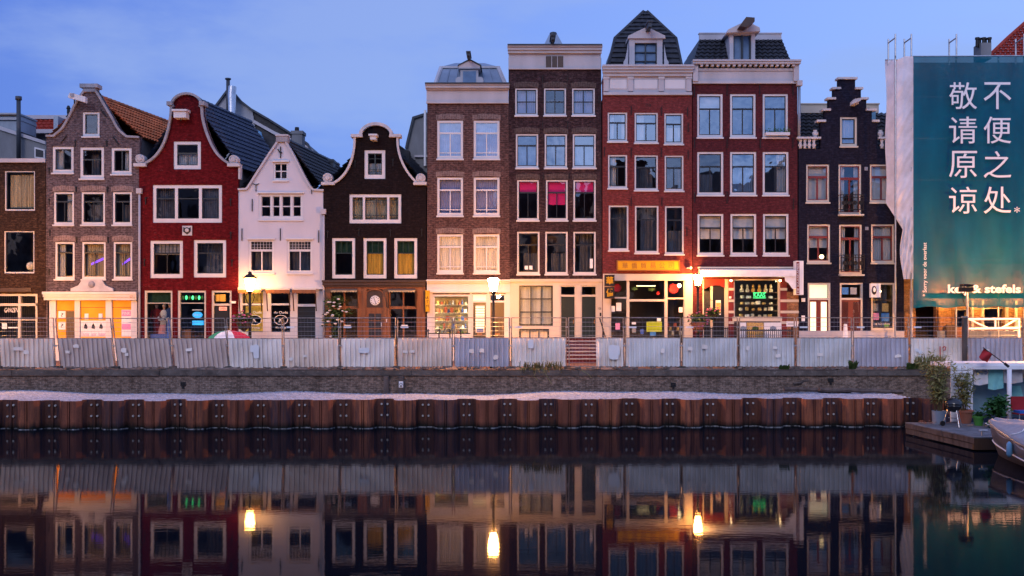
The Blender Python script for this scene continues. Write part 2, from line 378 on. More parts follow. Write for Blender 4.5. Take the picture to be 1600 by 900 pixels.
def from_curve(cu, fn):
    ob = bpy.data.objects.new('outline', cu); COL.objects.link(ob)
    me = ob.evaluated_get(bpy.context.evaluated_depsgraph_get()).to_mesh()
    mb = MB(); mb.add([fn(v.co) for v in me.vertices], [tuple(p.vertices) for p in me.polygons])
    bpy.data.objects.remove(ob); bpy.data.curves.remove(cu)
    return mb
def text(s, x0, x1, z0, z1, y, th=.008, shear=0., rot=0, keep=False, bold=0.):
    """lettering that faces the canal, fitted to a box"""
    cu = bpy.data.curves.new('lettering', 'FONT'); cu.body = s; cu.extrude = 0; cu.shear = shear; cu.offset = bold; cu.resolution_u = 3
    mb = from_curve(cu, lambda p: (p.x, p.y, p.z))
    if not mb.v: return mb
    if rot: mb.v = [(-q, p, r) for p, q, r in mb.v]
    xs = [p[0] for p in mb.v]; ys = [p[1] for p in mb.v]
    a, b_, c, d = min(xs), max(xs), min(ys), max(ys)
    sx = (x1 - x0) / max(b_ - a, 1e-6); sz = (z1 - z0) / max(d - c, 1e-6)
    if keep: sx = sz = min(sx, sz)
    ox = (x0 + x1) / 2 - (a + b_) / 2 * sx; oz = (z0 + z1) / 2 - (c + d) / 2 * sz
    front = [(p[0] * sx + ox, y - th, p[1] * sz + oz) for p in mb.v]
    m2 = MB(); m2.add(front, mb.f)
    # give the letters a thickness
    edges = {}
    for f in mb.f:
        for i in range(len(f)):
            e = (f[i], f[(i + 1) % len(f)]); edges[e] = 1
    side = [e for e in edges if (e[1], e[0]) not in edges]
    n = len(front); m2.v += [(p[0], y, p[2]) for p in front]
    m2.f += [(e[1], e[0], e[0] + n, e[1] + n) for e in side]
    return m2
def ribbon(path, w, y0, y1, mb=None):
    """a band that follows a line (x,z), w wide to its right-hand side"""
    mb = mb or MB(); P = [Vector(p) for p in path]; Q = []
    for i, p in enumerate(P):
        a = (P[i] - P[i - 1]).normalized() if i else None; b_ = (P[i + 1] - P[i]).normalized() if i < len(P) - 1 else None
        n1 = Vector((a.y, -a.x)) if a else None; n2 = Vector((b_.y, -b_.x)) if b_ else None
        if n1 is None: n = n2
        elif n2 is None: n = n1
        else:
            n = n1 + n2; n = n / max(.5, n.length_squared / 2)
        Q.append(p + n * w)
    vs = []
    for y in (y0, y1):
        vs += [(p.x, y, p.y) for p in P] + [(q.x, y, q.y) for q in Q]
    k = len(P); fs = []
    for i in range(k - 1):
        fs += [(i, i + 1, k + i + 1, k + i), (2 * k + i, 3 * k + i, 3 * k + i + 1, 2 * k + i + 1),
               (i, 2 * k + i, 2 * k + i + 1, i + 1), (k + i, k + i + 1, 3 * k + i + 1, 3 * k + i)]
    fs += [(0, k, 3 * k, 2 * k), (k - 1, 3 * k - 1, 4 * k - 1, 2 * k - 1)]
    return mb.add(vs, fs)
def arc(cx, cy, rx, ry, a0, a1, n):
    return [(cx + rx * math.cos(R(a0 + (a1 - a0) * i / n)), cy - ry * math.sin(R(a0 + (a1 - a0) * i / n))) for i in range(n + 1)]
def smoothline(pts, k=4):
    out = []
    for i in range(len(pts) - 1):
        p0 = Vector(pts[max(i - 1, 0)]); p1 = Vector(pts[i]); p2 = Vector(pts[i + 1]); p3 = Vector(pts[min(i + 2, len(pts) - 1)])
        for j in range(k):
            u = j / k
            q = .5 * ((2 * p1) + (p2 - p0) * u + (2 * p0 - 5 * p1 + 4 * p2 - p3) * u * u + (3 * p1 - p0 - 3 * p2 + p3) * u ** 3)
            out.append((q.x, q.y))
    out.append(tuple(pts[-1])); return out
def tiles(mb, a, b_, c, d, tw=.24, rh=.3, amp=.035, pan=True):
    """roof covering between eave a-b and ridge d-c, laid in overlapping courses"""
    a, b_, c, d = map(Vector, (a, b_, c, d)); nrm = (b_ - a).cross(d - a).normalized()
    if nrm.y > 0 and abs(nrm.z) < .15: nrm = -nrm
    if nrm.z < 0: nrm = -nrm
    nv = max(2, int((d - a).length / rh)); nu = max(2, int((b_ - a).length / tw)); k = 4 if pan else 2
    for j in range(nv):
        v0, v1 = j / nv, min(1.02, (j + 1.12) / nv)
        vs = []
        for vv, lift in ((v0, .075), (v1, .0)):
            for i in range(nu * k + 1):
                u = i / (nu * k); p = (a.lerp(b_, u)).lerp(d.lerp(c, u), vv)
                hgt = lift + (amp * math.cos(2 * math.pi * i / k) if pan else (0.012 * ((i // 2 + j) % 2))) + rnd.uniform(-.004, .004)
                vs.append(p + nrm * hgt)
        n = nu * k + 1
        low = [a.lerp(b_, i / (nu * k)).lerp(d.lerp(c, i / (nu * k)), v0) for i in range(n)]
        mb.add(vs + low, [(i, i + 1, n + i + 1, n + i) for i in range(n - 1)] + [(2 * n + i, 2 * n + i + 1, i + 1, i) for i in range(n - 1)])
    return mb

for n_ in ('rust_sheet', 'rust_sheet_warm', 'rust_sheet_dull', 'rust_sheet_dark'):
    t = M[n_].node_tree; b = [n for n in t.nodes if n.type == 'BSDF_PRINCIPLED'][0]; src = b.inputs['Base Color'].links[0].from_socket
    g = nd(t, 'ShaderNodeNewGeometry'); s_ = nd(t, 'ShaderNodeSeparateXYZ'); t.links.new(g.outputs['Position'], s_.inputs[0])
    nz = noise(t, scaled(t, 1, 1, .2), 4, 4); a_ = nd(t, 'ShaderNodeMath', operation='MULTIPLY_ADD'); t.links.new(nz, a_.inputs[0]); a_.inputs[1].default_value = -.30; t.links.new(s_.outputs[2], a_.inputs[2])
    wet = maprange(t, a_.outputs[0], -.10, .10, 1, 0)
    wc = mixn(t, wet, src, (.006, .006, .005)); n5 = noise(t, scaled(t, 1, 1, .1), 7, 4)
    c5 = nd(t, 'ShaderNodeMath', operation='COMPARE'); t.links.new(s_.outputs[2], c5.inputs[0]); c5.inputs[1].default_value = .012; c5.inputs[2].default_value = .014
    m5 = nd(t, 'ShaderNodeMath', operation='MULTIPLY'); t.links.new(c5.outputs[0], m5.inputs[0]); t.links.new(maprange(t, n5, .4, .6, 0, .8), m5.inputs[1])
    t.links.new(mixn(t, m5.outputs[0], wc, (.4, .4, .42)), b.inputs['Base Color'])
# ------------------------------------------------------------------ setting: water, ground, quay
structure('water', MB().grid(lambda u, v: (-300 + 600 * u, -8 + 52 * v, 0), 2, 2), 'canal_water')
structure('street', MB().grid(lambda u, v: (-400 + 800 * u, 38.72 + 760 * v, ST), 2, 2), 'paving')
structure('canal_bed', MB().grid(lambda u, v: (-300 + 600 * u, -8 + 52 * v, -1.6), 1, 1), 'rubble')
QF = 38.7
g = MB().box(-300, 300, -60, -7.8, -1.6, 1.8)
structure('quay_ground', g, 'paving')

# gravel between the old quay wall and the sheet piling
SPX = PX(-85, 34.35); SPF = ((PX(39.5, 34.45) - SPX) % 1.412) / 1.412
def gr(u, v):
    x = -22 + 36.4 * u; x = -22 + 36.1 * u; yw = 34.42 + (x + 19.03) * .0302; f_ = ((x - SPX) / 1.4114 - SPF) % 1; f_ = min(f_, 1 - f_); fr_ = .06 + .44 * min(1, max(0, (f_ - .165) / .10)); y = yw + fr_ + (QF + .1 - yw - fr_) * v
    px = 800 + x * F / y
    b = .10 * math.sin(px * .0135 + 1.4) + .06 * math.sin(px * .031) + .05 * math.sin(px * .0052 + 2)
    z = .93 + .01 * v + b * .5 * (.15 + .85 * v) * (1 if v > .01 else .4) + rnd.uniform(-.022, .022)
    return (x, y, z)
gravel = structure('gravel', MB().grid(gr, 1000, 26), 'gravel', True)

# quay wall
qw = root('quay_wall', (0, QF, 0), 'long old brick quay wall with stone coping above a strip of pale gravel', 'quay wall')
build('brick_face', MB().box(-300, 300, QF + .03, QF + .6, -1.6, 1.6), 'brick_quay', qw)
cp = MB(); x = -60
while x < 60:
    l = rnd.uniform(1.1, 2.6); dz = rnd.uniform(-.012, .012)
    cp.box(x, x + l - .012, QF - .05 + rnd.uniform(-.02, .02), QF + .55, 1.595, ST - .005 + dz); x += l
build('coping', cp, 'coping_stone', qw)
for p in (604, 627):
    build('wall_pillar', MB().box(PX(p - 4, QF), PX(p + 4, QF), QF - .14, QF + .03, .9, 1.58), 'weathered_timber', qw)
for p, q in ((286, 600), (1052, 601), (1298, 594)):
    build('wall_outlet', MB().box(PX(p - 4, QF), PX(p + 4, QF), QF - .01, QF + .03, PZ(q + 3, QF), PZ(q - 3, QF)).box(PX(p - 1.4, QF), PX(p + 1.4, QF), QF - .03, QF + .02, PZ(q + 7, QF), PZ(q + 1, QF)), 'iron', qw)
sg = root('mooring_sign', (PX(627, QF), QF, 1.2), 'small white prohibition sign on the timber pillar of the quay wall', 'sign')
build('sign_plate', MB().box(PX(624, QF), PX(630.6, QF), QF - .17, QF - .145, PZ(605, QF), PZ(595.5, QF)), 'sign_white', sg)
build('symbol', MB().lathe([(.055, -.186), (.055, -.172)], (PX(627.3, QF), QF, PZ(600, QF)), 14, 'y').box(PX(625.2, QF), PX(629.4, QF), QF - .184, QF - .172, PZ(604, QF), PZ(603, QF)), 'ink', sg)
build('symbol_ring', MB().lathe([(.036, -.192), (.036, -.18)], (PX(627.3, QF), QF, PZ(600, QF)), 12, 'y'), 'sign_white', sg)
# rubble and timber lying on the verge
vb = MB()
def vg(u, v):
    x = -24 + 48 * u; return (x, QF + .12 + .95 * v, ST + .012 + max(0, .05 * math.sin(x * 2.1) + .04 * math.sin(x * 5.3 + v * 3) + rnd.uniform(-.03, .05)) * math.sin(math.pi * v))
structure('verge', vb.grid(vg, 300, 8), 'rubble', True)
for k, (p0, p1, q, lab) in enumerate(((1225, 1330, 605, 'long rotten timber beam lying along the foot of the quay wall before the dark stepped gable'), (1280, 1412, 606, 'longest weathered beam on the gravel ending beside the bamboo'), (1240, 1264, 598, 'short dark slanting board leaning on the quay wall above the beams'))):
    d = QF - .5 - .15 * k if k < 2 else QF - .06
    a, b_ = Vector((PX(p0, d), d, PZ(q + 3, d))), Vector((PX(p1, d), d + .1, PZ(q + (7 if k < 2 else -4), d)))
    pts = [a.lerp(b_, i / 6) + Vector((0, rnd.uniform(-.02, .02), rnd.uniform(-.02, .03))) for i in range(7)]
    tag(build('timber_beam', MB().tube(pts, .09 if k < 2 else .05, 6), 'weathered_timber'), lab, 'beam')

# sheet piling: interlocking U sheets, each a part
sp0 = Vector((PX(-85, 34.35), 34.42, 0)); sp1 = Vector((PX(1459, 35.45), 35.45, 0)); ang = math.atan2(sp1.y - sp0.y, sp1.x - sp0.x)
sp = root('sheet_pile_wall', tuple(sp0), 'rusty steel sheet pile wall standing in the canal below the gravel', 'sheet piling'); sp.rotation_euler = (0, 0, ang)
P_ = 1.412; nper = int((sp1 - sp0).length / P_) + 1
def sheet(prof, zt):
    mb = MB(); t = .03; n = len(prof)
    for zz in (-1.5, zt): mb.v += [(x, y, zz) for x, y in prof]
    for zz in (-1.5, zt): mb.v += [(x, y + t, zz) for x, y in prof]
    for i in range(n - 1):
        mb.f += [(i, i + 1, n + i + 1, n + i), (2 * n + i + 1, 2 * n + i, 3 * n + i, 3 * n + i + 1), (n + i, n + i + 1, 3 * n + i + 1, 3 * n + i)]
    return mb
D_ = .40
D_ = .46
outp = [(-.375, D_ * .5), (-.37, D_ * .42), (-.285, .06), (-.25, .015), (-.22, 0), (-.045, .004), (-.04, .05), (-.02, .05), (-.015, -.025), (.015, -.025), (.02, .05), (.04, .05), (.045, .004), (.22, 0), (.25, .015), (.285, .06), (.37, D_ * .42), (.375, D_ * .5)]
inp = [(-.335, D_ * .49), (-.33, D_ * .58), (-.25, D_ * .95), (-.21, D_), (-.05, D_), (-.045, D_ - .05), (.045, D_ - .05), (.05, D_), (.21, D_), (.25, D_ * .95), (.33, D_ * .58), (.335, D_ * .49)]
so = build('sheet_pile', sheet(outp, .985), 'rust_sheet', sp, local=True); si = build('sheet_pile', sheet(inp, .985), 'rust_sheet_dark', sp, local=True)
for ch in ((-.10, .80), (.10, .80), (-.10, .42), (.10, .42)):
    build('bolt', MB().lathe([(.034, D_ - .05), (.038, D_ - .03), (.038, D_)], (ch[0], 0, ch[1]), 8, 'y'), 'bolt_steel', si, local=True)
t0 = 39.5
x_first = ((PX(t0, 34.45) - sp0.x) % P_)
variants = [so.data] + [so.data.copy() for _ in range(3)]
for vme, mname in zip(variants, ('rust_sheet', 'rust_sheet_warm', 'rust_sheet', 'rust_sheet_dull')): vme.materials[0] = M[mname]
rs = random.Random(17)
for k in range(nper):
    a = so if k == 0 else copy_tree(so, sp); a.location = (x_first + k * P_, rs.uniform(-.02, .02), rs.uniform(-.03, .012)); a.rotation_euler = (0, rs.uniform(-.004, .004), 0)
    a.data = variants[k % 4 if k % 5 else 1]
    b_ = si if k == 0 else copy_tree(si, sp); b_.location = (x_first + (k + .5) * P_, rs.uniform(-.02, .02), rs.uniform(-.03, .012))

# ------------------------------------------------------------------ house kit (rows and columns measured on the house fronts)
class House:
    def __init__(s, name, cx, label, dy=0., cat='house', group='row of canal houses'):
        s.dy = dy; s.y = YF + dy
        s.o = root(name, (fx(cx), YF, ST), label, cat, group); s.holes = []
    def bx(s, x0, y0, x1, y1, a=-.05, b=.05, mb=None):
        return (mb or MB()).box(fx(x0), fx(x1), s.y + a, s.y + b, fz(y1), fz(y0))
    def part(s, name, mb, m, parent=None, label=None, smooth=False): return build(name, mb, m, parent or s.o, label, smooth)
    def b(s, name, x0, y0, x1, y1, a, b, m, parent=None, label=None): return s.part(name, s.bx(x0, y0, x1, y1, a, b), m, parent, label)
    def hole(s, x0, y0, x1, y1): s.holes.append([(fx(x0), fz(y1)), (fx(x1), fz(y1)), (fx(x1), fz(y0)), (fx(x0), fz(y0))])
    def wall(s, pts, m, th=.3):
        return s.part('wall', filled([[(fx(x), fz(y)) for x, y in pts]], s.holes, s.y, s.y + th), m)
    def body(s, x0, x1, ytop, depth=7., floors=()):
        """rooms behind the front: party walls, back wall and floors"""
        X0, X1, Z1 = fx(x0) + .03, fx(x1) - .03, fz(ytop); mb = MB(); y0 = s.y + .31; t = .12
        mb.box(X0, X0 + t, y0, y0 + depth, ST, Z1); mb.box(X1 - t, X1, y0, y0 + depth, ST, Z1); mb.box(X0 + t, X1 - t, y0 + min(depth, 4.) - t, y0 + min(depth, 4.), ST, Z1)
        for q in list(floors) + [ytop]: mb.box(X0 + t, X1 - t, y0, y0 + depth, fz(q) - .15, fz(q))
        return s.part('room_shell', mb, 'room')
    def ribbon(s, name, pts, wpx, a, b, m, parent=None, sm=False):
        return s.part(name, ribbon([(fx(x), fz(y)) for x, y in pts], wpx / S, s.y + a, s.y + b), m, parent, smooth=sm)
    def curtain(s, w, x0, y0, x1, y1, m, k=9, y=.24, amp=.025):
        ph = rnd.random() * 6
        mb = MB().grid(lambda u, v: (fx(x0 + (x1 - x0) * u), s.y + y + amp * math.sin(u * k * 6.28 * (x1 - x0) / 30 + ph) + .008 * math.sin(v * 5 + u * 3), fz(y0 + (y1 - y0) * v)), max(6, int((x1 - x0) * 2)), 4)
        return s.part('curtain', mb, m, w, smooth=True)
    def win(s, x0, y0, x1, y1, st='T', back=None, fm='white_paint', sm=None, fw=3.2, sill=True, g='glass_dark', lintel=None, arch=0, dep=.03, t=.3, bar=1.6, label=None):
        """a window in the wall: frame, sash bars, pane, sill and whatever hangs behind the pane"""
        s.hole(x0, y0, x1, y1); e = .1
        f = MB(); a, b = dep, .16
        s.bx(x0 - e, y0 - e, x0 + fw, y1 + e, a, b, f); s.bx(x1 - fw, y0 - e, x1 + e, y1 + e, a, b, f)
        s.bx(x0 + fw, y0 - e, x1 - fw, y0 + fw * .95, a, b, f); s.bx(x0 + fw, y1 - fw * 1.25, x1 - fw, y1 + e, a, b, f)
        X0, X1, Y0, Y1 = x0 + fw, x1 - fw, y0 + fw * .95, y1 - fw * 1.25
        bars = []
        H_ = lambda v, wd=bar, u0=0, u1=1: bars.append((X0 + (X1 - X0) * u0, Y0 + (Y1 - Y0) * v - wd / 2, X0 + (X1 - X0) * u1, Y0 + (Y1 - Y0) * v + wd / 2))
        V_ = lambda u, wd=bar, v0=0, v1=1: bars.append((X0 + (X1 - X0) * u - wd / 2, Y0 + (Y1 - Y0) * v0, X0 + (X1 - X0) * u + wd / 2, Y0 + (Y1 - Y0) * v1))
        if st == 'T': H_(t, bar * 1.5); V_(.5, bar, t)
        elif st == 'T2': H_(t, bar * 1.5); V_(.5, bar, t); H_(.9, bar * .7)
        elif st == 'H': H_(t, bar * 1.4)
        elif st == 'HV': H_(t, bar * 1.4); V_(.5, bar * .7, t)
        elif st == 'V': V_(.5)
        elif st == '2x2': V_(.5); H_(.5)
        elif st == '2x3': V_(.5); H_(.33); H_(.67)
        elif st == '3x3': V_(.33); V_(.67); H_(.33); H_(.67)
        elif st == 'trans2x': H_(t, bar * 1.5); V_(.5, bar, t); V_(.5, bar * .7, 0, t)
        elif st == 'leaded':
            H_(t, bar * 1.4); V_(.5, bar * .7, t)
            for k in range(1, 7): V_(k / 7, .35, 0, t)
            for k in range(1, 3): H_(t * k / 3, .35)
        elif st == 'green':
            H_(t, bar)
            for k in (1, 2): V_(k / 3, .6, 0, t)
        elif st == 'gridT':
            V_(.5, bar); H_(.25, .8); H_(.75, .8)
        if sm is None: sm = fm
        w = s.part('window', f, fm, label=label)
        sash = MB(); q = 1.0 if sm != fm else 0
        if q:
            for r in ((X0, Y0, X0 + 1.2, Y1), (X1 - 1.2, Y0, X1, Y1), (X0 + 1.2, Y0, X1 - 1.2, Y0 + 1.2), (X0 + 1.2, Y1 - 1.4, X1 - 1.2, Y1)): s.bx(*r, .07, .14, sash)
        for i, r in enumerate(bars): s.bx(*r, .075 + .003 * (i % 2), .135, sash)
        if sash.v: s.part('sash', sash, sm, w)
        s.part('pane', MB().add([(fx(X0), s.y + .11, fz(Y1)), (fx(X1), s.y + .11, fz(Y1)), (fx(X1), s.y + .11, fz(Y0)), (fx(X0), s.y + .11, fz(Y0))], [(0, 1, 2, 3)]), g, w)
        if sill: s.part('sill', s.bx(x0 - 1.2, y1 + .1, x1 + 1.2, y1 + 2.4, -.07, .1), fm if fm != 'black_paint' else 'stone_trim', w)
        if lintel:
            n = 10; top = [(x0 - 2 + (x1 - x0 + 4) * i / n, y0 - 1.2 - 2 * (1 - (2 * i / n - 1) ** 2) * 1) for i in range(n + 1)]
            s.part('lintel', MB().prism([(fx(x), fz(y - 7)) for x, y in top] + [(fx(x), fz(y + 1)) for x, y in reversed(top)], s.y - .012, s.y + .05), lintel, w)
        hh = Y1 - Y0; ww = X1 - X0
        if back is None and st != 'O':
            u0 = rnd.choice((0, .1, .25)); u1 = rnd.choice((.7, .9, 1)); v0 = rnd.choice((0, 0, .35, .5))
            s.curtain(w, X0 + ww * u0, Y0 + hh * v0, X0 + ww * u1, Y1, 'net_dim', 5, y=.5)
        for bk in ([back] if isinstance(back, str) else back or []):
            if bk == 'sheer': s.curtain(w, X0, Y0, X1, Y1, 'curtain_white')
            elif bk == 'lilac': s.curtain(w, X0, Y0, X1, Y1, 'curtain_lilac')
            elif bk == 'blue': s.curtain(w, X0, Y0 + hh * .3, X1, Y1, 'curtain_blue')
            elif bk == 'gold': s.curtain(w, X0, Y0 + hh * t, X1, Y1, 'curtain_gold_glow', 14)
            elif bk == 'warm': s.curtain(w, X0, Y0, X1, Y1, 'curtain_warm_glow', 10)
            elif bk == 'tan': s.curtain(w, X0, Y0, X1, Y1, 'curtain_tan', 10)
            elif bk == 'sides': s.curtain(w, X0, Y0, X0 + ww * .3, Y1, 'curtain_white'); s.curtain(w, X1 - ww * .22, Y0, X1, Y1, 'curtain_white')
            elif bk == 'side_l': s.curtain(w, X0, Y0, X0 + ww * .42, Y1, 'curtain_white')
            elif bk == 'side_r': s.curtain(w, X1 - ww * .4, Y0, X1, Y1, 'curtain_white')
            elif bk == 'half': s.curtain(w, X0, Y0, X1, Y0 + hh * .62, 'curtain_white', 1, amp=.003)
            elif bk == 'short': s.curtain(w, X0, Y0, X1, Y0 + hh * .36, 'curtain_white', 1, amp=.003)
            elif bk == 'low': s.curtain(w, X0, Y0 + hh * .45, X1, Y1, 'curtain_white')
            elif bk == 'full': s.curtain(w, X0, Y0, X1, Y1, 'curtain_white', 1, amp=.003)
            elif bk == 'pink': s.curtain(w, X0, Y0, X1, Y0 + hh * .62, 'blind_pink', 1, amp=.003)
            elif bk == 'pinktop': s.curtain(w, X0, Y0, X1, Y0 + hh * .3, 'blind_pink', 1, amp=.003)
            elif bk == 'greentop': s.curtain(w, X0, Y0, X1, Y0 + hh * t, 'blind_green', 1, amp=.003)
            elif bk == 'lit': s.curtain(w, X0, Y0, X1, Y1, 'lit_blind', 1, amp=.003)
            elif bk == 'lamp':
                s.part('bulb', MB().lathe([(.02, -.1), (.09, -.06), (.11, 0), (.08, .07), (.02, .1)], (fx(X0 + ww * .8), s.y + .45, fz(Y1 - 7)), 8), 'small_glow', w)
        return w
    def multi(s, x0, y0, x1, y1, splits, st='H', backs=None, fm='white_paint', sm='black_paint', fw=3.5, mull=4.5, g='glass_dark', t=.33, bar=1.3, sill=True, sub=None):
        """one frame with several lights side by side"""
        s.hole(x0, y0, x1, y1); e = .1; f = MB(); a, b = .03, .16
        s.bx(x0 - e, y0 - e, x0 + fw, y1 + e, a, b, f); s.bx(x1 - fw, y0 - e, x1 + e, y1 + e, a, b, f)
        s.bx(x0 + fw, y0 - e, x1 - fw, y0 + fw, a, b, f); s.bx(x0 + fw, y1 - fw * 1.3, x1 - fw, y1 + e, a, b, f)
        Y0, Y1 = y0 + fw, y1 - fw * 1.3; xs = [x0 + fw] + list(splits) + [x1 - fw]; lights = []
        for i, q in enumerate(splits): s.bx(q - mull / 2, Y0, q + mull / 2, Y1, a + .002, b, f)
        for i in range(len(xs) - 1):
            lights.append((xs[i] + (mull / 2 if i else 0), xs[i + 1] - (mull / 2 if i < len(splits) else 0)))
        w = s.part('window', f, fm)
        for i, (X0, X1) in enumerate(lights):
            sa = MB()
            for r in ((X0, Y0, X0 + 1.1, Y1), (X1 - 1.1, Y0, X1, Y1), (X0 + 1.1, Y0, X1 - 1.1, Y0 + 1.1), (X0 + 1.1, Y1 - 1.3, X1 - 1.1, Y1)): s.bx(*r, .07, .14, sa)
            hh = Y1 - Y0
            if st in ('H', 'HV'): s.bx(X0 + 1.1, Y0 + hh * t - bar * .6, X1 - 1.1, Y0 + hh * t + bar * .6, .075, .135, sa)
            if st == 'HV' or (sub and i in sub): s.bx((X0 + X1) / 2 - bar / 2, Y0 + 1.1, (X0 + X1) / 2 + bar / 2, Y1 - 1.3, .078, .135, sa)
            if st == 'gridT':
                s.bx(X0 + 1.1, Y0 + hh * .2, X1 - 1.1, Y0 + hh * .2 + .8, .075, .135, sa); s.bx(X0 + 1.1, Y0 + hh * .8, X1 - 1.1, Y0 + hh * .8 + .8, .075, .135, sa)
            s.part('sash', sa, sm, w)
            s.part('pane', MB().add([(fx(X0), s.y + .11, fz(Y1)), (fx(X1), s.y + .11, fz(Y1)), (fx(X1), s.y + .11, fz(Y0)), (fx(X0), s.y + .11, fz(Y0))], [(0, 1, 2, 3)]), g, w)
            if backs and backs[i]: s.curtain(w, X0, Y0, X1, Y1, backs[i], 10)
        if sill: s.part('sill', s.bx(x0 - 1, y1 + .1, x1 + 1, y1 + 2.2, -.06, .1), fm, w)
        return w
    def anchor(s, x, y, l=11, kind=0):
        mb = s.bx(x - .5, y, x + .5, y + l, -.05, .01)
        if kind == 1: s.bx(x - 1.6, y + 1.4, x - .5, y + 2.4, -.045, .005, mb); s.bx(x + .5, y + 1.4, x + 1.6, y + 2.4, -.045, .005, mb)
        if kind == 2:
            mb = MB().tube([(fx(x), s.y - .03, fz(y)), (fx(x), s.y - .03, fz(y + 10))], .02, 5).tube([(fx(x), s.y - .031, fz(y)), (fx(x - 5), s.y - .031, fz(y - 2))], .02, 5).tube([(fx(x), s.y - .029, fz(y)), (fx(x + 5), s.y - .029, fz(y - 2))], .02, 5)
        if kind == 3: mb = MB().tube([(fx(x), s.y - .03, fz(y)), (fx(x + l * .75), s.y - .03, fz(y + l))], .025, 5)
        if kind == 4: mb = MB().tube([(fx(x), s.y - .03, fz(y)), (fx(x - l * .75), s.y - .03, fz(y + l))], .025, 5)
        return s.part('wall_anchor', mb, 'iron')
    def pipe(s, x, y0, y1, m='zinc', r=.055, hop=True):
        p = s.part('downpipe', MB().tube([(fx(x), s.y - .09, fz(y0)), (fx(x), s.y - .09, fz(y1))], r, 8), m, smooth=True)
        if hop: s.part('hopper', s.bx(x - 4, y0 - 5, x + 4, y0 + 3, -.2, -.005), m, p)
        return p
    def door(s, x0, y0, x1, y1, m, panels=2, fm=None, fw=2.6, top=None, glassy=None, lit=False, letter=True):
        """door in a frame, with an optional light above (rows y0..top)"""
        s.hole(x0, y0, x1, y1); f = MB(); fm = fm or 'cream_paint'
        s.bx(x0 - .1, y0 - .1, x0 + fw, y1 + .1, .02, .18, f); s.bx(x1 - fw, y0 - .1, x1 + .1, y1 + .1, .02, .18, f); s.bx(x0 + fw, y0 - .1, x1 - fw, y0 + fw, .02, .18, f)
        if top: s.bx(x0 + fw, top - 1.6, x1 - fw, top + 1.6, .022, .18, f)
        d = s.part('door', f, fm); a0 = (top + 1.6) if top else y0 + fw
        X0, X1 = x0 + fw + .05, x1 - fw - .05
        lf = s.bx(X0, a0, X1, y1, .09, .15); wd = X1 - X0
        n = panels; hh = y1 - 3 - a0
        for k in range(n):
            if glassy: break
            s.bx(X0 + 3, a0 + 3 + hh * k / n, X1 - 3, a0 + hh * (k + 1) / n - 2, .072, .095, lf)
        s.part('leaf', lf, m, d)
        if glassy: 
            for (u0, u1) in glassy:
                s.part('pane', s.bx(X0 + wd * u0, a0 + 3, X0 + wd * u1, a0 + hh * .72, .075, .085), 'lit_blind' if lit else 'glass_dark', d)
        s.part('handle', MB().tube([(fx(X1 - 2), s.y + .05, fz(a0 + 42)), (fx(X1 - 2), s.y + .05, fz(a0 + 36))], .02, 6), 'gilt', d)
        if letter: s.b('letter_slot', (X0 + X1) / 2 - 4, 521, (X0 + X1) / 2 + 4, 523, .06, .072, 'gilt', d)
        if top:
            s.part('pane', MB().add([(fx(X0), s.y + .12, fz(top - 1.6)), (fx(X1), s.y + .12, fz(top - 1.6)), (fx(X1), s.y + .12, fz(y0 + fw)), (fx(X0), s.y + .12, fz(y0 + fw))], [(0, 1, 2, 3)]), 'glass_shop', d)
            if lit: s.curtain(d, X0, y0 + fw, X1, top - 1.6, 'lit_blind', 1, amp=.003)
        return d
    def hoist(s, x0, y0, x1, y1, m='white_paint', out=.9):
        """hoisting beam that sticks out of the gable, with a boxed cover, seen from below"""
        mb = MB().box(fx(x0 + 2), fx(x1 - 2), s.y - out, s.y + .1, fz(y1), fz(y0 + 4)); 
        mb.xprism([(s.y - out - .08, fz(y0 + 4.2)), (s.y + .05, fz(y0 + 4.2)), (s.y + .05, fz(y0)), (s.y - out - .08, fz(y0 + 1.5))], fx(x0), fx(x1))
        h = s.part('hoist_beam', mb, m)
        s.part('hook', MB().tube([(fx((x0 + x1) / 2), s.y - out + .12, fz(y1)), (fx((x0 + x1) / 2), s.y - out + .12, fz(y1 + 3)), (fx((x0 + x1) / 2 + 1.2), s.y - out + .12, fz(y1 + 4.5))], .022, 6), 'iron', h)
        return h
    def beam(s, x, y, m='dark_lead', wd=5, hg=11, out=.8):
        """small dark hoisting block under a pediment"""
        mb = MB().box(fx(x - wd * .45), fx(x + wd * .45), s.y - out, s.y + .3, fz(y + hg * .55), fz(y + 1)).box(fx(x - wd * .7), fx(x + wd * .7), s.y - out - .06, s.y + .3, fz(y + 1.2), fz(y - 1))
        h = s.part('hoist_beam', mb, m)
        s.part('hook', MB().tube([(fx(x), s.y - out + .1, fz(y + hg * .5)), (fx(x), s.y - out + .1, fz(y + hg)), (fx(x + 1), s.y - out + .1, fz(y + hg + 1))], .025, 6), 'iron', h)
        return h
    def cornice(s, x0, x1, rows, m, name='cornice', parent=None):
        """stacked mouldings: (top row, bottom row, how far out)"""
        mb = MB()
        for (a, b, o) in rows: s.bx(x0 - o * 6, a, x1 + o * 6, b, -o, .02, mb)
        return s.part(name, mb, m, parent)
    def scroll(s, x, y, r, m, trim, flip=1):
        mb = MB().lathe([(r * .98, -.14), (r, -.10), (r, .28)], (fx(x), s.y, fz(y)), 20, 'y')
        mb.lathe([(r * .45, -.19), (r * .5, -.16), (r * .5, -.13)], (fx(x), s.y, fz(y)), 14, 'y')
        pts = []
        for k in range(26):
            a = k * .42; q = r * (.93 - .5 * k / 26); pts.append((fx(x) + flip * q * math.cos(a), s.y - .14, fz(y) + q * math.sin(a)))
        mb.tube(pts, .028, 5)
        return s.part('scroll', mb, m, trim)
